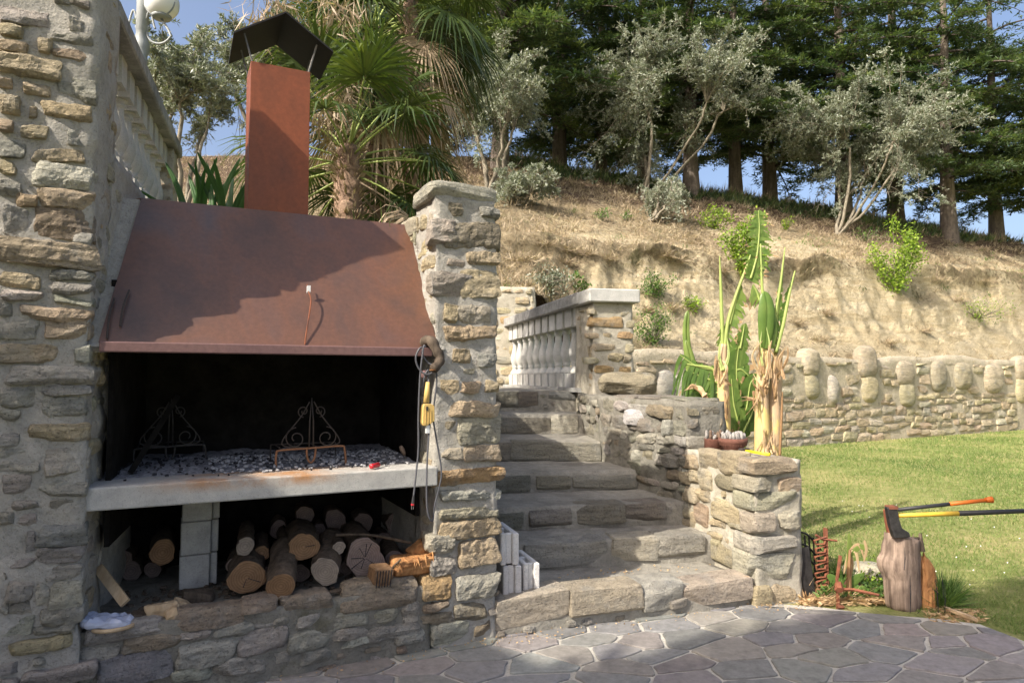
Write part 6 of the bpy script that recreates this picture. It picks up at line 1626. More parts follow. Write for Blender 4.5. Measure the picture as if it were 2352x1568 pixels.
trunk(b1, [j(1652, 860), j(1630, 845), j(1600, 840), j(1572, 835)], [.02, .016, .012, .006], M['banana_stem'], 'stalk', 8)
torn(b1, [j(1645, 850), j(1620, 846), j(1595, 838), j(1562, 815)], .30, 22, 1.5, M['banana'], 6, rn=.28, ragged=.5)
torn(b1, [j(1650, 880), j(1630, 872), j(1605, 862), j(1575, 850)], .33, 20, 1.9, M['banana'], 7, rn=.4, oneside=-1, ragged=.5)
torn(b1, [j(1650, 900), j(1635, 905), j(1615, 905)], .26, 14, 1.9, M['banana'], 17, rn=.15, ragged=.5)
sheath(b1, [j(1625, 915, -.1), j(1600, 890, -.1), j(1575, 895, -.1)], .06, M['dry_leaf'])
b3 = empty('banana_plant', (J(1582, 1000, 6.7)[0], 6.7, 0), 'young banana shoot with a tightly rolled upright leaf at the left of the group', 'banana plant')
j3 = lambda x, y, d=0: J(x, y, 6.7 + d)
trunk(b3, [(j3(1592, 1000)[0], 6.7, 0), j3(1590, 960), j3(1588, 880)], [.05, .045, .035], M['banana_trunk'])
strap(None, [j3(1590, 885), j3(1582, 820), j3(1577, 760), j3(1580, 712)], .065, M['banana'], 'rolled_leaf', b3, rnd=.85, fold=1.6, taper=lambda t: np.clip(1 - t, 0, 1) ** .4 * (.55 + .5 * t))
strap(None, [j3(1596, 880, -.02), j3(1588, 830, -.02), j3(1576, 780, -.02)], .05, M['banana'], 'rolled_leaf', b3, rnd=.95, fold=1.2)
b2_ = empty('banana_plant', (J(1765, 1040, YB2)[0], YB2, 0), 'banana plant with the thick yellow pair of trunks at the right, next to the lawn', 'banana plant')
k2 = lambda x, y, d=0: J(x, y, YB2 + d)
trunk(b2_, [(k2(1752, 1040)[0], YB2, 0), k2(1752, 1040), k2(1750, 930), k2(1752, 860), k2(1758, 800)], [.085, .075, .06, .052, .035], M['banana_trunk'])
trunk(b2_, [(k2(1776, 1045)[0], YB2 + .05, 0), k2(1776, 1045, .05), k2(1779, 930, .05), k2(1784, 850, .05), k2(1786, 800, .05)], [.075, .07, .062, .052, .03], M['banana_trunk'])
trunk(b2_, [k2(1791, 1046, -.06), k2(1795, 960, -.06), k2(1797, 900, -.06)], [.012, .012, .006], M['dry_leaf'], 'dry_stalk', 6)
for pts, rad in (([(1756, 810), (1757, 740), (1750, 650), (1747, 560)], [.022, .018, .013, .006]), ([(1775, 800), (1782, 720), (1793, 650), (1803, 568)], [.02, .016, .013, .005]), ([(1782, 810), (1800, 740), (1812, 680), (1826, 622)], [.02, .017, .013, .006])):
    trunk(b2_, [k2(x, y) for x, y in pts], rad, M['banana_stem'], 'stalk', 8)
strap(None, [k2(1757, 800, -.05), k2(1762, 750, -.06), k2(1762, 700, -.06), k2(1756, 668, -.05)], .085, M['banana'], 'leaf', b2_, rnd=.55, fold=.8)
strap(None, [k2(1772, 800, -.03), k2(1776, 755, -.03), k2(1775, 715, -.03)], .05, M['banana'], 'leaf', b2_, rnd=.8, fold=.8)
torn(b2_, [k2(1796, 760), k2(1806, 700), k2(1822, 640)], .07, 12, .9, M['banana'], 9, oneside=-1, rn=.15)
torn(b2_, [k2(1778, 780), k2(1788, 700), k2(1796, 630)], .05, 10, 1.2, M['banana'], 10, rn=.6)
torn(b2_, [k2(1745, 690), k2(1738, 670), k2(1730, 655)], .09, 6, 1.6, M['banana'], 11, rn=.9)
torn(b2_, [k2(1750, 620), k2(1748, 600), k2(1747, 575)], .03, 6, .9, M['banana'], 12, rn=.5)
for pts, w in (([(1745, 860), (1740, 820), (1745, 785)], .04), ([(1760, 870), (1770, 830), (1765, 795)], .05), ([(1790, 870), (1800, 830), (1797, 795)], .04), ([(1748, 900), (1735, 880), (1730, 862)], .03), ([(1745, 925), (1722, 912), (1700, 915)], .035), ([(1762, 900), (1758, 870), (1768, 850)], .05),
                ([(1788, 920), (1778, 890), (1782, 865)], .04), ([(1755, 1040), (1753, 1010), (1757, 985)], .035), ([(1768, 1040), (1766, 1015), (1775, 990)], .03), ([(1740, 900), (1738, 930), (1730, 950)], .03)):
    sheath(b2_, [k2(x, y, -.09) for x, y in pts], w, M['dry_leaf'])
for pts in ([(1752, 840), (1746, 800), (1750, 760)], [(1765, 830), (1768, 790), (1760, 750)]): sheath(b2_, [k2(x, y, -.08) for x, y in pts], .035, M['banana_stem'], .9, 'green_sheath')
b4 = empty('banana_plant', (J(1705, 1040, 6.9)[0], 6.9, 0), 'banana plant of broad green leaves between the bare trunk and the yellow pair', 'banana plant')
k4 = lambda x, y, d=0: J(x, y, 6.9 + d)
trunk(b4, [(k4(1704, 1030)[0], 6.9, 0), k4(1704, 1010), k4(1706, 960)], [.05, .04, .025], M['banana_stem'])
for i_, (pts, w, rn, n_) in enumerate((([(1702, 985), (1694, 900), (1692, 840), (1700, 775)], .17, .5, 11), ([(1706, 985), (1716, 930), (1724, 880), (1738, 868)], .13, .3, 9), ([(1702, 990), (1686, 930), (1680, 870)], .13, .7, 8), ([(1706, 995), (1725, 955), (1738, 918)], .09, .2, 7))):
    torn(b4, [k4(x, y, -.04 * i_) for x, y in pts], w, n_, .35, M['banana'], 60 + i_, rn=rn, ragged=.2, name='leaf', full=1.0)
    strap(None, [k4(x, y, -.04 * i_ + .01) for x, y in pts], w * .62, M['banana'], 'leaf_base', b4, rnd=rn, fold=.5, n=16)
strap(None, [k4(1706, 1000), k4(1712, 985), k4(1718, 958)], .035, M['banana'], 'leaf', b4, rnd=.9, fold=.5)
torn(b4, [k4(1692, 850), k4(1705, 850), k4(1728, 872)], .12, 8, .7, M['banana'], 13, rn=.6)
torn(b4, [k4(1700, 800), k4(1706, 770), k4(1710, 745)], .09, 7, .8, M['banana'], 14, rn=.7)
# ================================================================== TREES
def cedar_parts(seed, H=15.0, R=5.2, h0=2.0, dens=1.0):
    r = np.random.default_rng(seed)
    limbs, lr = [], []; C, D, L, Wd_ = [], [], [], []
    h = h0; az = r.uniform(0, 6.28)
    while h < H * 0.97:
        az += 2.4 + r.normal(0, .3); k = 1 - (h - h0) / (H - h0)
        Lb = R * (0.35 + 0.65 * k ** .8) * r.uniform(.65, 1.12) * (0.75 if h < h0 + .8 else 1)
        d = np.array([math.cos(az), math.sin(az), 0]); nb = 14; t = np.linspace(0, 1, nb)
        up = r.uniform(.08, .30); dr = r.uniform(.22, .50)
        P = np.c_[d[0] * Lb * t, d[1] * Lb * t, h + Lb * (up * t - dr * t ** 2)]
        P[:, :2] += np.cumsum(r.normal(0, .02, (nb, 2)), 0) * Lb * .3
        limbs.append(P); lr.append(np.linspace(.025 + .009 * Lb, .008, nb))
        ns = int(Lb * 13 * dens * (1.0 if h < 9 else .4))
        for s in range(ns):
            q = r.uniform(.05, 1.0) ** .85; i = min(nb - 2, int(q * (nb - 1))); f = q * (nb - 1) - i
            p = P[i] * (1 - f) + P[i + 1] * f
            sg = 1 if s % 2 else -1; a = sg * r.uniform(.5, 1.25); ca, sa = math.cos(a), math.sin(a)
            dd = np.array([d[0] * ca - d[1] * sa, d[0] * sa + d[1] * ca, r.uniform(-.30, .10)]); dd /= np.linalg.norm(dd)
            ls = (.35 + .28 * Lb * (1 - q)) * r.uniform(.6, 1.15)
            e = p + dd * ls + np.array([0, 0, -.14 * ls])
            limbs.append(np.array([p, (p + e) / 2 + [0, 0, .04 * ls], e])); lr.append(np.array([.012, .008, .004]))
            nt_ = max(4, int(ls * 34 * dens)); u_ = r.uniform(.05, 1.05, nt_)
            B = p + (e - p) * u_[:, None] + r.normal(0, .035, (nt_, 3))
            dn = unit(dd[None] * .55 + r.normal(0, .62, (nt_, 3)) * np.array([1, 1, .42]) + np.array([0, 0, .10]))
            C.append(B); D.append(dn); L.append(r.uniform(.13, .30, nt_)); Wd_.append(r.uniform(.035, .07, nt_))
        h += r.uniform(.15, .30) if h < 9 else r.uniform(.4, .7)
    return limbs, lr, np.concatenate(C), np.concatenate(D), np.concatenate(L), np.concatenate(Wd_)
def flat_side(D, r, tilt=.5):
    s = np.cross(D, np.array([0, 0, 1.0])[None] + r.normal(0, tilt, D.shape)); return unit(s)
CED = []
def cedar(pos, rot, label, var, trunk_r=0.33, s=1.0):
    root = empty('cedar_tree', pos, label, 'cedar tree', 'cedars along the ridge of the bank')
    if var >= len(CED):
        r = np.random.default_rng(500 + var)
        limbs, lr, C, D, L, Wd_ = cedar_parts(60 + var, R=5.6 if var == 0 else 5.0, h0=1.9 + .5 * var)
        V1, F1 = tubes_np(limbs, lr, 4)
        T = [(0, 0, -.6), (0, 0, .3), (.02, 0, 1.5), (0, .03, 4), (-.05, 0, 9), (0, 0, 15)]
        V2, F2 = tube_geo(smooth_path(T, 16), np.interp(np.linspace(0, 1, 16), [0, .08, .2, .5, 1], [.50, .38, .33, .25, .04]), 14, False)
        V3, F3 = cards(C, D, flat_side(D, r), L, Wd_)
        rn = np.clip(.30 + .45 * r.random(len(F3)) + .35 * fbm(C * .9, 2, 3) + .10 * D[:, 2], 0, 1)  # needles pointing up get a lighter colour, imitating sunlit tops
        CED.append((me_np('limbs', V1, F1, M['cedar_limb']), me_np('trunk', V2, np.array(F2), M['cedar_bark']), me_np('crown', V3, F3, M['cedar'], False, rnd=rn)))
        print('cedar cards', len(F3))
    for me, nm in zip(CED[var], ('limbs', 'trunk', 'crown')):
        o = bpy.data.objects.new(nm, me); link(o, pos, root); o.rotation_euler = (0, 0, rot); o.scale = (s, s, s)
ridge = lambda px, e_off=-1.0: hill_at_tau(ray(px, 400)[0] / ray(px, 400)[1], float(np.interp(ray(px, 400)[0] / ray(px, 400)[1], taus, hL.reshape(NT, ne)[:, 0])) + e_off)
cd = [(1150, -2.0, .3, 0, 'cedar with a broad trunk standing just above the fireplace pillar, leftmost on the crest', 1.05), (1383, 3.5, 1.9, 1, 'cedar standing farther back in the gap between two olive trees', 1.0), (1590, -1.2, 3.6, 0, 'dark cedar trunk rising behind the multi-stemmed middle olive', 1.0),
      (1940, -1.0, 5.0, 1, 'cedar whose trunk rises right behind the forked olive tree', 1.05), (2178, -1.4, 2.2, 0, 'cedar with a clear pale grey trunk standing free against the sky', 1.0), (2450, -.6, 4.1, 1, 'cedar at the right edge whose branches hang into the picture', 1.0),
      (1770, 2.0, 0.9, 0, 'cedar far back on the crest, filling the gap left of the forked olive', 1.1), (900, -1.5, 5.5, 1, 'cedar crown showing behind the palm', 1.0), (1480, 2.5, 4.4, 1, 'cedar behind the middle olive, between two broad trunks', 1.05), (1690, .8, 2.0, 1, 'slim cedar in the gap right of the middle olive', .95), (2290, 1.5, 1.4, 0, 'cedar right of the free standing trunk, set a little back', 1.0), (1020, 1.0, 3.3, 0, 'cedar just right of the palms, behind the left olive', 1.0), (2060, 2.2, 3.0, 1, 'cedar far back between the forked olive and the free standing trunk', 1.2), (1290, 2.6, 2.7, 0, 'cedar far back behind the leftmost crest cedar', 1.15)]
for px, eo, rot, var, lb, s in cd: cedar(ridge(px, eo), rot, lb, var, s=s)

def olive_mesh(seed, R, n_prim=64, spr=15, lf=15, hang=.15, lw=1.0):
    """crown mesh data about a crown centre at origin; R=(rx,ry,rz); trunk base given by dz below"""
    r = np.random.default_rng(seed); limbs = []; lr = []; C = []; D = []
    rx, ry, rz = R
    nf = 5; forks = []
    base = np.array([0, 0, -rz - R[2] * .55])
    crot = base + np.array([0.05 * rx, 0, rz * .35])
    for k in range(nf):
        a = k / nf * 6.28 + r.uniform(-.3, .3); rad = r.uniform(.25, .5)
        e = np.array([math.cos(a) * rx * rad, math.sin(a) * ry * rad, -rz * r.uniform(.1, .5)])
        P = smooth_path([base + np.array([math.cos(a) * .06, math.sin(a) * .06, 0]), crot + np.array([math.cos(a) * .12 * rx, math.sin(a) * .12 * ry, 0]), e * [.8, .8, 1] + [0, 0, -rz * .2], e], 12)
        P[2:-1] += r.normal(0, .035, (9, 3)); limbs.append(P); lr.append(np.linspace(.075, .03, 12)); forks.append(e)
    for k in range(n_prim):
        v = r.normal(0, 1, 3); v /= np.linalg.norm(v); v[2] = abs(v[2]) * .9 if r.random() < .72 else v[2]
        q = r.uniform(.5, 1.2); e = v * np.array([rx, ry, rz]) * q
        f = forks[int(np.argmin([np.linalg.norm(e - g) for g in forks]))]
        mid = (f + e) / 2 + r.normal(0, .12, 3) * rz * .5 + [0, 0, .1 * rz]
        e2 = e + np.array([0, 0, -hang * rz * r.random()])
        P = smooth_path([f, mid, e2], 12); limbs.append(P); lr.append(np.linspace(.015, .004, 12))
        for s in range(spr):
            t = r.uniform(.25, 1.02); i = min(10, int(t * 11)); p = P[i] + r.normal(0, .03, 3)
            dd = unit((r.normal(0, .8, 3) + (e - f) / (np.linalg.norm(e - f) + 1e-6) * .6 + [0, 0, .25])[None])[0]
            ls = r.uniform(.22, .50) * (R[0] / 2.6) ** .4
            g = np.linspace(0, 1, 5)[:, None]; Q = p + dd * ls * g + np.array([0, 0, -hang * 1.2]) * (g ** 2) * ls
            limbs.append(Q[[0, 2, 4]]); lr.append(np.array([.006, .004, .002]))
            u_ = r.uniform(.05, 1, lf); B = p + dd * ls * u_[:, None] + np.array([0, 0, -hang * 1.2]) * (u_[:, None] ** 2) * ls
            C.append(B); D.append(unit(dd[None] * .6 + r.normal(0, .7, (lf, 3))))
    C = np.concatenate(C); D = np.concatenate(D); n = len(C)
    V3, F3 = cards(C, D, side(D, r), r.uniform(.075, .14, n) * lw, r.uniform(.022, .038, n) * lw)
    V1, F1 = tubes_np(limbs, lr, 4)
    rn = np.clip(.15 + .6 * r.random(n) + .3 * fbm(C * 1.3, 2, 4), 0, 1)
    print('olive leaves', n)
    return me_np('limbs', V1, F1, M['olive_bark']), me_np('crown', V3, F3, M['olive'], False, rnd=rn)
def olive(base, cpx, cpy, rpx, rpy, seed, label, n_prim=64, hang=.15, spr=15, lf=15, depth=1.0):
    Y = base[1]; k = Y / F
    c = at_Y(cpx, cpy, Y); rx = rpx * k; rz = rpy * k
    root = empty('olive_tree', base, label, 'olive tree')
    me1, me2 = olive_mesh(seed, (rx, rx * depth, rz), n_prim, spr, lf, hang)
    # shift trunk foot from the default one to the true base
    V = np.empty(len(me1.vertices) * 3, np.float32); me1.vertices.foreach_get('co', V); V = V.reshape(-1, 3)
    b0 = np.array([0, 0, -rz * 1.55]); sh = (base - c) - b0; w_ = np.clip((-V[:, 2] - rz * .45) / (rz * 1.1), 0, 1)[:, None]
    V += sh * w_; me1.vertices.foreach_set('co', V.ravel()); me1.update()
    for me, nm in ((me1, 'branches'), (me2, 'crown')):
        o = bpy.data.objects.new(nm, me); link(o, c, root)
    return root
olive(hill_hit(1478, 458), 1545, 225, 245, 200, 1, 'silver green olive in the middle of the bank with several thin leaning stems', 104, .25, 26, 24)
olive(hill_hit(1925, 535), 1985, 318, 235, 158, 2, 'olive tree with a low forked trunk on the right half of the bank', 104, .25, 26, 24)
olive(hill_hit(1120, 440), 1135, 225, 150, 195, 3, 'olive tree just right of the palm, above the fireplace pillar', 72, .35, 26, 24)
olive(hill_hit(1190, 470), 1205, 425, 80, 62, 13, 'low leafy olive sprays hanging over the top of the fireplace pillar', 30, .6, 16, 18)
olive(hill_hit(1495, 505), 1530, 440, 60, 66, 14, 'drooping olive suckers at the foot of the middle olive', 26, 1.3, 13, 16)
lb_ = np.array([at_Y(405, 400, 15)[0], 15, 4.6])
olive(lb_, 420, 200, 150, 170, 4, 'olive tree behind the lamp post at the upper left', 64, .3, 22, 20)
lb2 = np.array([at_Y(640, 400, 17)[0], 17, 5.2])
olive(lb2, 620, 150, 170, 150, 5, 'olive tree behind the chimney cowl', 50, .3, 22, 20)

# ---- shrubs on the bank
def shrub(px, py, rpx, rpy, n, label, seed, mat='shrub', name='bush', leaf=(.05, .10), stems=12, ex=0.0):
    b = hill_hit(px, py + rpy * .9); r = np.random.default_rng(seed); k = b[1] / F; rx, rz = rpx * k, rpy * k
    root = empty(name, b, label, 'bush' if name == 'bush' else 'plant')
    limbs = []; lr = []; tips = []
    for s in range(stems):
        a = r.uniform(-1, 1); e = b + np.array([a * rx, -abs(r.normal(0, .3)) * rx - .1, rz * 2 * r.uniform(.35, 1.0) * math.sqrt(max(.1, 1 - a * a * .8))])
        P = smooth_path([b, (b + e) / 2 + r.normal(0, .08, 3), e], 8); limbs.append(P); lr.append(np.linspace(.014, .004, 8)); tips.append(P)
    V1, F1 = tubes_np(limbs, lr, 4); ob('stems', V1, F1, M['olive_bark'], root, b)
    i = r.integers(0, stems, n); j_ = np.clip((r.random(n) ** .6 * 8).astype(int), 1, 7)
    C = np.array([tips[a][q] for a, q in zip(i, j_)]) + r.normal(0, .11 * (rx + .2), (n, 3)); D = unit(r.normal(0, 1, (n, 3)) + [0, 0, .3])
    stuff_cards('leaves', C, D, r.uniform(*leaf, n), r.uniform(leaf[0] * .6, leaf[1] * .7, n), M[mat], r, kind=None, parent=root, org=b)
shrub(2058, 588, 62, 82, 3200, 'bright yellow green bush growing on the lip of the sandy bank, right half', 31)
shrub(1702, 545, 50, 85, 2600, 'tall bright green bush behind the top of the banana leaf', 32)
shrub(1640, 500, 45, 25, 700, 'low light green bush left of the tall bright one on the bank', 33)
shrub(1808, 512, 14, 18, 160, 'small bright sprig on the bank right of the tall banana leaf', 34, stems=4)
shrub(1510, 655, 46, 22, 900, 'dark green mound beside the stone post cap', 35, 'weed', leaf=(.03, .07))
shrub(1590, 685, 30, 14, 500, 'small grassy green patch right of the dark mound', 36, 'shrub', leaf=(.03, .07))
shrub(1380, 492, 20, 9, 260, 'small dark green clump under the middle olive', 37, 'weed', leaf=(.03, .07))
shrub(1438, 496, 13, 7, 160, 'smallest green clump right beside the clump under the middle olive', 38, 'weed', leaf=(.03, .07))
shrub(1985, 540, 40, 16, 300, 'thin green weeds at the foot of the forked olive', 39, 'weed', leaf=(.03, .07))
shrub(2245, 705, 70, 24, 700, 'wide patch of pale green weeds at the right of the sandy bank', 40, 'shrub', leaf=(.03, .06), stems=20)
shrub(1500, 742, 44, 50, 1500, 'dark green scrub on the slope right of the stone post', 42, 'weed', leaf=(.03, .06), stems=22)
shrub(1255, 640, 60, 28, 900, 'grey green brush over the terrace wall left of the balustrade cap', 43, 'olive', leaf=(.03, .07), stems=24)
shrub(1325, 640, 22, 30, 130, 'thin dark stemmed sapling behind the balustrade', 41, 'weed', stems=4)

# ---- old grass on the bank
def hill_grass(name, n, mat, wfun, Lr, Wr, seed, up=1.0, tl=(-.75, 1.15), lean=.55, er=(0.2, 17)):
    r = np.random.default_rng(seed); ta = r.uniform(*tl, n * 3); ee = er[0] + (er[1] - er[0]) * r.random(n * 3) ** 1.1
    X_, Y_, Z_, cl, L_ = hill_z(ta, ee); P = np.c_[X_, Y_, Z_]
    w = wfun(P, ee, ta, L_); keep = r.random(len(w)) < w; P = P[keep][:n]; ee = ee[keep][:n]
    m = 7; C = np.repeat(P, m, 0) + r.normal(0, .07, (len(P) * m, 3)) * [1, 1, .15]; C[:, 2] -= .02
    D = unit(np.c_[r.normal(0, lean, (len(C), 2)), np.full(len(C), up)] + np.array([0, -.25, 0]))
    tuft = np.repeat(r.random(len(P)), m)
    return stuff_cards(name, C, D, r.uniform(*Lr, len(C)) * (.5 + tuft), r.uniform(*Wr, len(C)), mat, r, rnd=np.clip(.55 * tuft + .45 * r.random(len(C)), 0, 1))
def w1(P, e, t, L):
    b = np.where(e < 3.3, np.clip(np.abs(e - 1.7) / 1.5 - .35, 0, 1), .5 + np.clip((e - 3.3) * .12, 0, .6))
    b = np.where(t < .08, .8, b)
    return np.clip(b * (.75 + 1.3 * fbm(P * .7, 3, 71)), .015, 1)
hill_grass('dry_grass', 23000, M['dry_grass'], w1, (.07, .20), (.010, .022), 81, lean=.9)
hill_grass('green_grass', 2200, M['weed'], lambda P, e, t, L: np.clip(1.6 * fbm(P * .5, 3, 75) - .25, 0, 1) * np.where(e < 9, 1, .3), (.08, .22), (.012, .024), 82)
hill_grass('crest_grass', 3500, M['dry_grass'], lambda P, e, t, L: np.clip(1 - np.abs(e - L) / .9, 0, 1), (.18, .45), (.012, .02), 83, lean=.35, er=(8, 20), tl=(.0, 1.0))
hill_grass('crest_shade_blades', 5200, M['cedar'], lambda P, e, t, L: np.clip(1.25 - np.abs(e - L + .9) / 1.1, 0, 1), (.12, .34), (.03, .06), 85, lean=.6, er=(8, 20), tl=(-.02, 1.0))  # dark blades stand in for the band of tree shade below the crest
hill_grass('needle_litter', 4000, M['dry_grass'], lambda P, e, t, L: np.clip((e - L * .5) / 4, 0, 1) * .5, (.06, .16), (.012, .03), 84, up=.15, lean=1.0, tl=(0, 1))
# lavender-grey dead tussocks along the lip
def tuss(px, py, s): 
    b = hill_hit(px, py); r = np.random.default_rng(int(px)); n = 170; k = b[1] / F * s
    C = b + r.normal(0, .35, (n, 3)) * [k, k * .5, k * .12]; D = unit(np.c_[r.normal(0, .8, n), r.normal(-.3, .5, n), r.uniform(-.3, 1, n)])
    return C, D
CC = [tuss(*a) for a in ((1600,560,32),(1585,545,24),(1530,585,22),(1400,590,30),(1350,585,34),(1545,705,30),(1240,700,40),(1210,660,36),(1300,600,40),(2150,640,40),(1870,560,50),(1950,570,50),(1560,600,16),(1725,690,30),(1830,740,30),(2180,600,50),(1260,560,60),(1200,600,40),(1490,715,24),(1310,575,34),(1660,620,24),(1900,720,20),(2200,690,34),(2120,760,30),(2260,640,44),(1880,780,30),(2040,790,26))]
C = np.concatenate([a for a, _ in CC]); D = np.concatenate([b for _, b in CC])
stuff_cards('dead_tussocks', C, D, RNG.uniform(.12, .30, len(C)), RNG.uniform(.010, .02, len(C)), M['dry_grass'], np.random.default_rng(9))

# ---- lawn blades
r = np.random.default_rng(41); n = 150000
Yb = 4.0 * np.exp(r.random(n) * math.log(24 / 4.0)); tau = r.uniform(.33, 1.0, n); Xb = tau * Yb
sL = (Xb - WL_P[0]) * WL_D[0] + (Yb - WL_P[1]) * WL_D[1]; dW = (Xb - WL_P[0]) * (-WL_D[1]) + (Yb - WL_P[1]) * WL_D[0]
EE = np.array([(1.83, 5.0), (2.1, 4.90), (2.45, 4.74), (2.8, 4.66), (3.06, 4.54), (3.17, 4.12), (3.24, 3.5)])
ye = np.interp(Xb, [1.83, 2.1, 2.45, 2.8, 3.06, 3.17, 3.3], [5.0, 4.9, 4.85, 4.72, 4.56, 4.1, 3.0])
ok = (dW < -.12) & (Yb > ye) & ~((Xb > 1.4) & (Xb < 2.12) & (Yb < 6.0)) & ~((Xb < 2.75) & (Yb < 5.25) & (Yb < 5.25 - (Xb - 2.2) * .3))
thin = fbm(np.c_[Xb * .8, Yb * .8, Yb * 0], 3, 91); ok &= (r.random(n) < .85 + thin)
C = np.c_[Xb, Yb, np.zeros(n)][ok]; n = len(C); D = unit(np.c_[r.normal(0, .55, (n, 2)), np.ones(n)])
sc_ = (C[:, 1] / 5) ** .85
thin = thin[ok]
stuff_cards('lawn_blades', C, D, r.uniform(.018, .042, n) * sc_ ** .55, r.uniform(.0035, .0065, n) * sc_, M['lawn_blades'], r, rnd=np.clip(.42 + .30 * r.normal(0, .6, n) - .6 * thin, 0, 1))
# daisies
m = 26; Yd = r.uniform(5, 9, m); Xd = Yd * r.uniform(.46, .76, m); C = np.c_[Xd, Yd, np.full(m, .04)]; keep = ~((Xd < 2.9) & (Yd < 5.6))
C = C[keep]; m = len(C)
wm = flat('daisy_white', (.8, .8, .78)); stuff_cards('daisies', C - [.01, 0, 0], np.tile([1., 0, .3], (m, 1)) / 1.044, np.full(m, .013), np.full(m, .011), wm, r, S=np.tile([0, .7, .7], (m, 1)))

# ================================================================== PALMS
def palm_leaf(P, d, rng, pet, rad, droop=.5, nseg=40, tipdrop=.5):
    """fan leaf: petiole from P along d, then radiating segments. returns petiole path, V, F"""
    d = d / np.linalg.norm(d); hub = P + d * pet + np.array([0, 0, -.12 * pet])
    pd = d + np.array([0, 0, -droop]); pd /= np.linalg.norm(pd)
    s = np.cross(pd, [0, 0, 1.0]); s /= np.linalg.norm(s) + 1e-9; up = np.cross(s, pd)
    V = []; Fq = []
    for k in range(nseg):
        a = (k / (nseg - 1) - .5) * math.radians(260) + rng.normal(0, .02); dirn = math.cos(a) * pd + math.sin(a) * s + up * (.10 * math.cos(a))
        L = rad * (.72 + .28 * math.cos(a * .6)) * rng.uniform(.9, 1.05); tan = -math.sin(a) * pd + math.cos(a) * s
        w0 = L * .015 + .004; tw_ = rng.uniform(-.5, .5)
        tan = tan + up * tw_; tan /= np.linalg.norm(tan); td = tipdrop * rng.uniform(.4, 1.4)
        for j_, q in enumerate((0.04, .4, .7, 1.0)):
            c = hub + dirn * L * q + np.array([0, 0, -td * L * max(0, q - .35) ** 2 * 1.3]) + rng.normal(0, .004, 3)
            w = w0 * (.45, 1.0, .8, .12)[j_]; V += [c - tan * w, c + tan * w]
            if j_: b = len(V) - 4; Fq.append([b, b + 1, b + 3, b + 2])
    return np.array([P, (P + hub) / 2 + [0, 0, .03], hub]), np.array(V), np.array(Fq)
def palm(base, top, nl, seed, label, rad=.58, pet=.75, dry=8, r0=.135, clear=False):
    r = np.random.default_rng(seed); root = empty('fan_palm', base, label, 'palm tree'); top = np.asarray(top, float); base = np.asarray(base, float)
    T = smooth_path([base, (base + top) / 2 + [.03, 0, 0], top], 30)
    mb = MB(); mb.tube(T, r0 * (1 + .10 * np.sin(np.arange(30) * 1.9)) * np.interp(np.linspace(0, 1, 30), [0, .7, 1], [1, 1.05, .7]), 16); mb.build('trunk', M['palm_bark'], root, base, True)
    # old leaf bases and fibres
    n = 900; t = r.random(n); P = np.array([T[min(28, int(q * 29))] for q in t]); a = r.uniform(0, 6.28, n); dirs = np.c_[np.cos(a), np.sin(a), r.uniform(.3, 1.6, n)]
    stuff_cards('fibre', P + np.c_[np.cos(a), np.sin(a), 0 * a] * r0 * .9, unit(dirs), r.uniform(.04, .12, n), r.uniform(.01, .035, n), M['palm_dry'], r, kind=None, parent=root, org=base)
    for k in range(nl):
        az = k * 2.4 + r.normal(0, .2); q = (k + .5) / nl; el = 1.25 - 2.0 * q + r.normal(0, .08)
        if clear and q > .45 and math.sin(az) < -.15 and abs(math.cos(az)) < .75: continue     # top ones upright, old ones hang
        d = np.array([math.cos(az) * math.cos(el), math.sin(az) * math.cos(el), math.sin(el)])
        isdry = q > .80 and r.random() < .55
        pt_, V, Fq = palm_leaf(top + [0, 0, -.35 * q] + d * .1, d, r, pet * r.uniform(.8, 1.1), rad * r.uniform(.85, 1.1), droop=.15 + .9 * q, tipdrop=.5 + .9 * q)
        lf_ = child_empty('frond', pt_[0], root)
        base_r = .35 + .4 * r.random() - .2 * q
        ob('blade', V, Fq, M['palm_dry'] if isdry else M['palm'], lf_, pt_[0], False, rnd=np.clip(base_r + r.normal(0, .10, len(Fq)), 0, 1))
        mb = MB(); mb.tube(smooth_path(pt_, 8), np.linspace(.013, .007, 8), 5); mb.build('petiole', M['palm_dry'] if isdry else M['banana_stem'], lf_, pt_[0], True)
    return root
YP = 6.9
pb = at_Y(788, 490, YP); pt0 = at_Y(800, 335, YP)
palm((pb[0], YP, TZ - .05), pt0, 44, 5, 'fan palm with a pinkish fibrous trunk right behind the chimney', .62, .82, clear=True)
YP2 = 8.2
pt2 = at_Y(850, 85, YP2)
palm((pt2[0] + .1, YP2, TZ - .05), pt2, 46, 6, 'taller fan palm whose crown reaches above the picture behind the cowl', .68, .9)
pt3 = at_Y(930, 20, 7.8)
palm((pt3[0], 8.6, TZ - .05), pt3 + np.array([0, .4, .3]), 26, 8, 'tall fan palm at the right of the group with long drooping fronds', .62, .75, r0=.12)
# dry frond tangles
def tangle(px, py, s, n, seed):
    r = np.random.default_rng(seed); c = at_Y(px, py, 6.6); a = r.normal(0, 1, (n, 3)) * s * [1, .6, 1]; D = unit(r.normal(0, .6, (n, 3)) + [0, -.1, -1.0])
    return c + a, D
TT = [tangle(760, 215, .10, 120, 1), tangle(800, 205, .08, 90, 2), tangle(740, 255, .10, 110, 3), tangle(620, 15, .16, 220, 4), tangle(780, 15, .14, 150, 5)]
tg = empty('dry_palm_tangle', at_Y(760, 215, 6.6), 'tangle of dry tan palm fronds hanging beside the chimney and the cowl', 'dry fronds')
C = np.concatenate([a for a, _ in TT]); D = np.concatenate([b for _, b in TT]); stuff_cards('dry_leaflets', C, D, RNG.uniform(.12, .32, len(C)), RNG.uniform(.010, .022, len(C)), M['palm_dry'], np.random.default_rng(3), kind='stuff', parent=tg, org=at_Y(760, 215, 6.6))
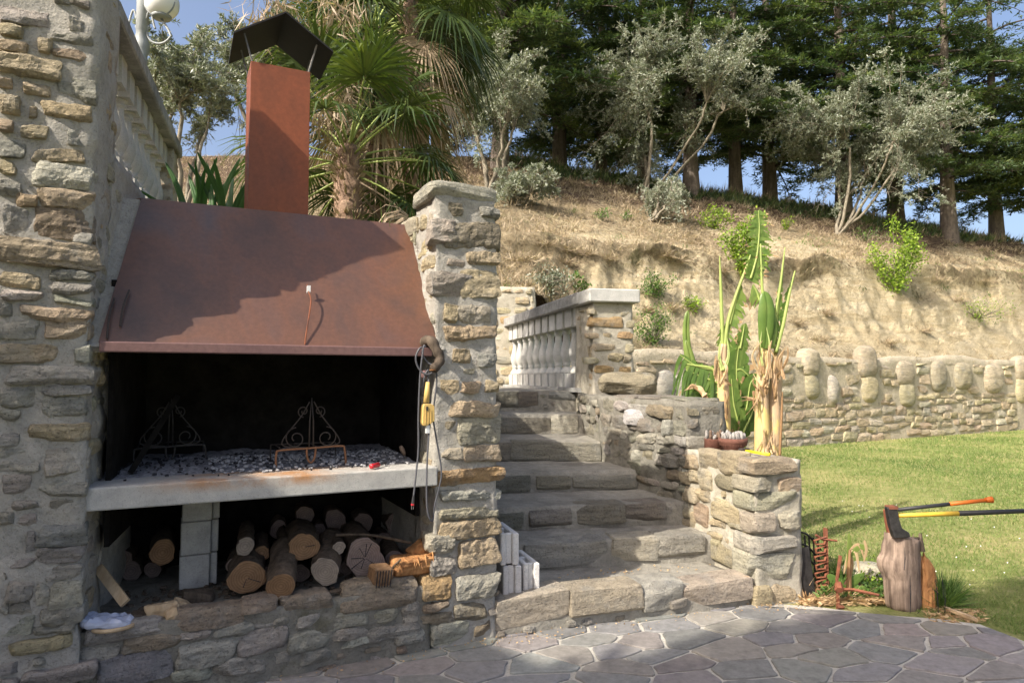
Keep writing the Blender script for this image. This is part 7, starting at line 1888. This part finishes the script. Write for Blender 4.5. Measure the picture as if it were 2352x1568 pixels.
# strap leaved clump behind the hood
for (cx, Yc, n, seed, lb) in ((455, 4.75, 11, 1, 'clump of broad dark green strap leaves behind the hood, left one'), (530, 4.7, 12, 2, 'clump of broad dark green strap leaves behind the hood, next to the chimney')):
    r = np.random.default_rng(seed); b = at_Y(cx, 520, Yc); b[2] = TZ; root = empty('strap_leaf_clump', b, lb, 'plant')
    for k in range(n):
        a = r.uniform(0, 6.28); L = r.uniform(.55, .82); o_ = np.array([math.cos(a), math.sin(a) * .6, 0]) * r.uniform(.12, .42)
        p0 = b + r.normal(0, .05, 3) * [1, 1, 0]; strap(None, [p0, p0 + o_ * .45 + [0, 0, L * .6], p0 + o_ * 1.2 + [0, 0, L * .95]], r.uniform(.022, .036), M['iris'], 'leaf', root, rnd=r.random(), fold=.8, taper=lambda t: np.clip(1 - t, 0, 1) ** .55 + .02)
r = np.random.default_rng(77); n = 5200
C = np.c_[r.uniform(-3.6, -.8, n), r.uniform(4.6, 8.5, n), np.full(n, TZ)]; D = unit(np.c_[r.normal(0, .5, (n, 2)), np.ones(n)])
stuff_cards('terrace_grass', C, D, r.uniform(.15, .50, n), r.uniform(.006, .012, n), M['weed'], r)

# ================================================================== HOUSE AND CYPRESS added unseen behind the viewer, shaped to throw the shade
def sp(D_, q, z): p = -SUN_H * D_ + SUN_P * q; return np.array([p[0], p[1], z])
shade_house = empty('shade_house', sp(9, -9, 0), 'plastered building added unseen behind the viewer to shade the paved terrace', 'shade_house')
M['plaster'] = flat('house_plaster', (.52, .46, .36), .95, .1, nz=3, var=.1)
q0, q1 = -15.0, -2.55; ze = 6.30
mb = MB()
c = [sp(5.6, q0, 0), sp(5.6, q1 - .2, 0), sp(13, q1 - .2, 0), sp(13, q0, 0)]
V = c + [p + np.array([0, 0, ze - .2]) for p in c]; mb.add(V, [(0, 1, 5, 4), (1, 2, 6, 5), (2, 3, 7, 6), (3, 0, 4, 7), (4, 5, 6, 7)]); mb.build('walls', M['plaster'], shade_house)
mb = MB(); e = [sp(5.0, q0, ze), sp(5.0, q1, ze), sp(9.3, q1, ze + 1.7), sp(9.3, q0, ze + 1.7), sp(13.6, q1, ze), sp(13.6, q0, ze)]
plate(mb, [e[0], e[1], e[2], e[3]], .15); plate(mb, [e[3], e[2], e[4], e[5]], .15); mb.build('roof', M['terracotta'], shade_house)
for k in range(4):
    for zc in (1.6, 4.4):
        c = sp(5.58, -13.2 + k * 3.0, zc); mb = MB(); mb.box(c, np.array([SUN_P[0], SUN_P[1], 0]), np.array([SUN_H[0], SUN_H[1], 0]), (0, 0, 1), .5, .05, .7); mb.build('window', M['dark_plastic'], shade_house)
cyb = sp(8, -.30, 0); cyp = empty('shade_cypress', cyb, 'tall dark cypress added unseen behind the viewer, shaped to cast the slanting shade edge', 'shade cypress')
r = np.random.default_rng(15); Hc = 14.2; n = 26000
mb = MB(); mb.tube([cyb, cyb + [0, 0, 4]], [.25, .15], 8); mb.build('trunk', M['cedar_bark'], cyp)
zc = .5 + (Hc - .5) * (1 - (1 - r.random(n)) ** .7) ; a = r.uniform(0, 6.28, n)
rad = np.clip((Hc - zc) / 2.3, .02, 2.7) * (.86 + .22 * vnoise(np.c_[np.cos(a) * 2, np.sin(a) * 2, zc * .8], 5)) * r.uniform(.8, 1.0, n)
C = cyb + np.c_[np.cos(a) * rad, np.sin(a) * rad, zc]; D = unit(np.c_[np.cos(a) * .4, np.sin(a) * .4, np.ones(n)] + r.normal(0, .2, (n, 3)))
stuff_cards('crown', C, D, r.uniform(.25, .5, n), r.uniform(.10, .2, n), M['cedar'], r, kind=None, parent=cyp, org=cyb)
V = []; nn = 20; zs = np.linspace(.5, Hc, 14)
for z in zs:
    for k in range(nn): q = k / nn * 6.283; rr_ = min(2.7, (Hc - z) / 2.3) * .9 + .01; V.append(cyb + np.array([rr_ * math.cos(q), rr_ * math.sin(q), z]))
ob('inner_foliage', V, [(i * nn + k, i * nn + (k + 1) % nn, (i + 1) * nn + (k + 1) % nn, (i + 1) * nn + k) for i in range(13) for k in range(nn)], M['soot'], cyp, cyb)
print('objects', len(bpy.data.objects))
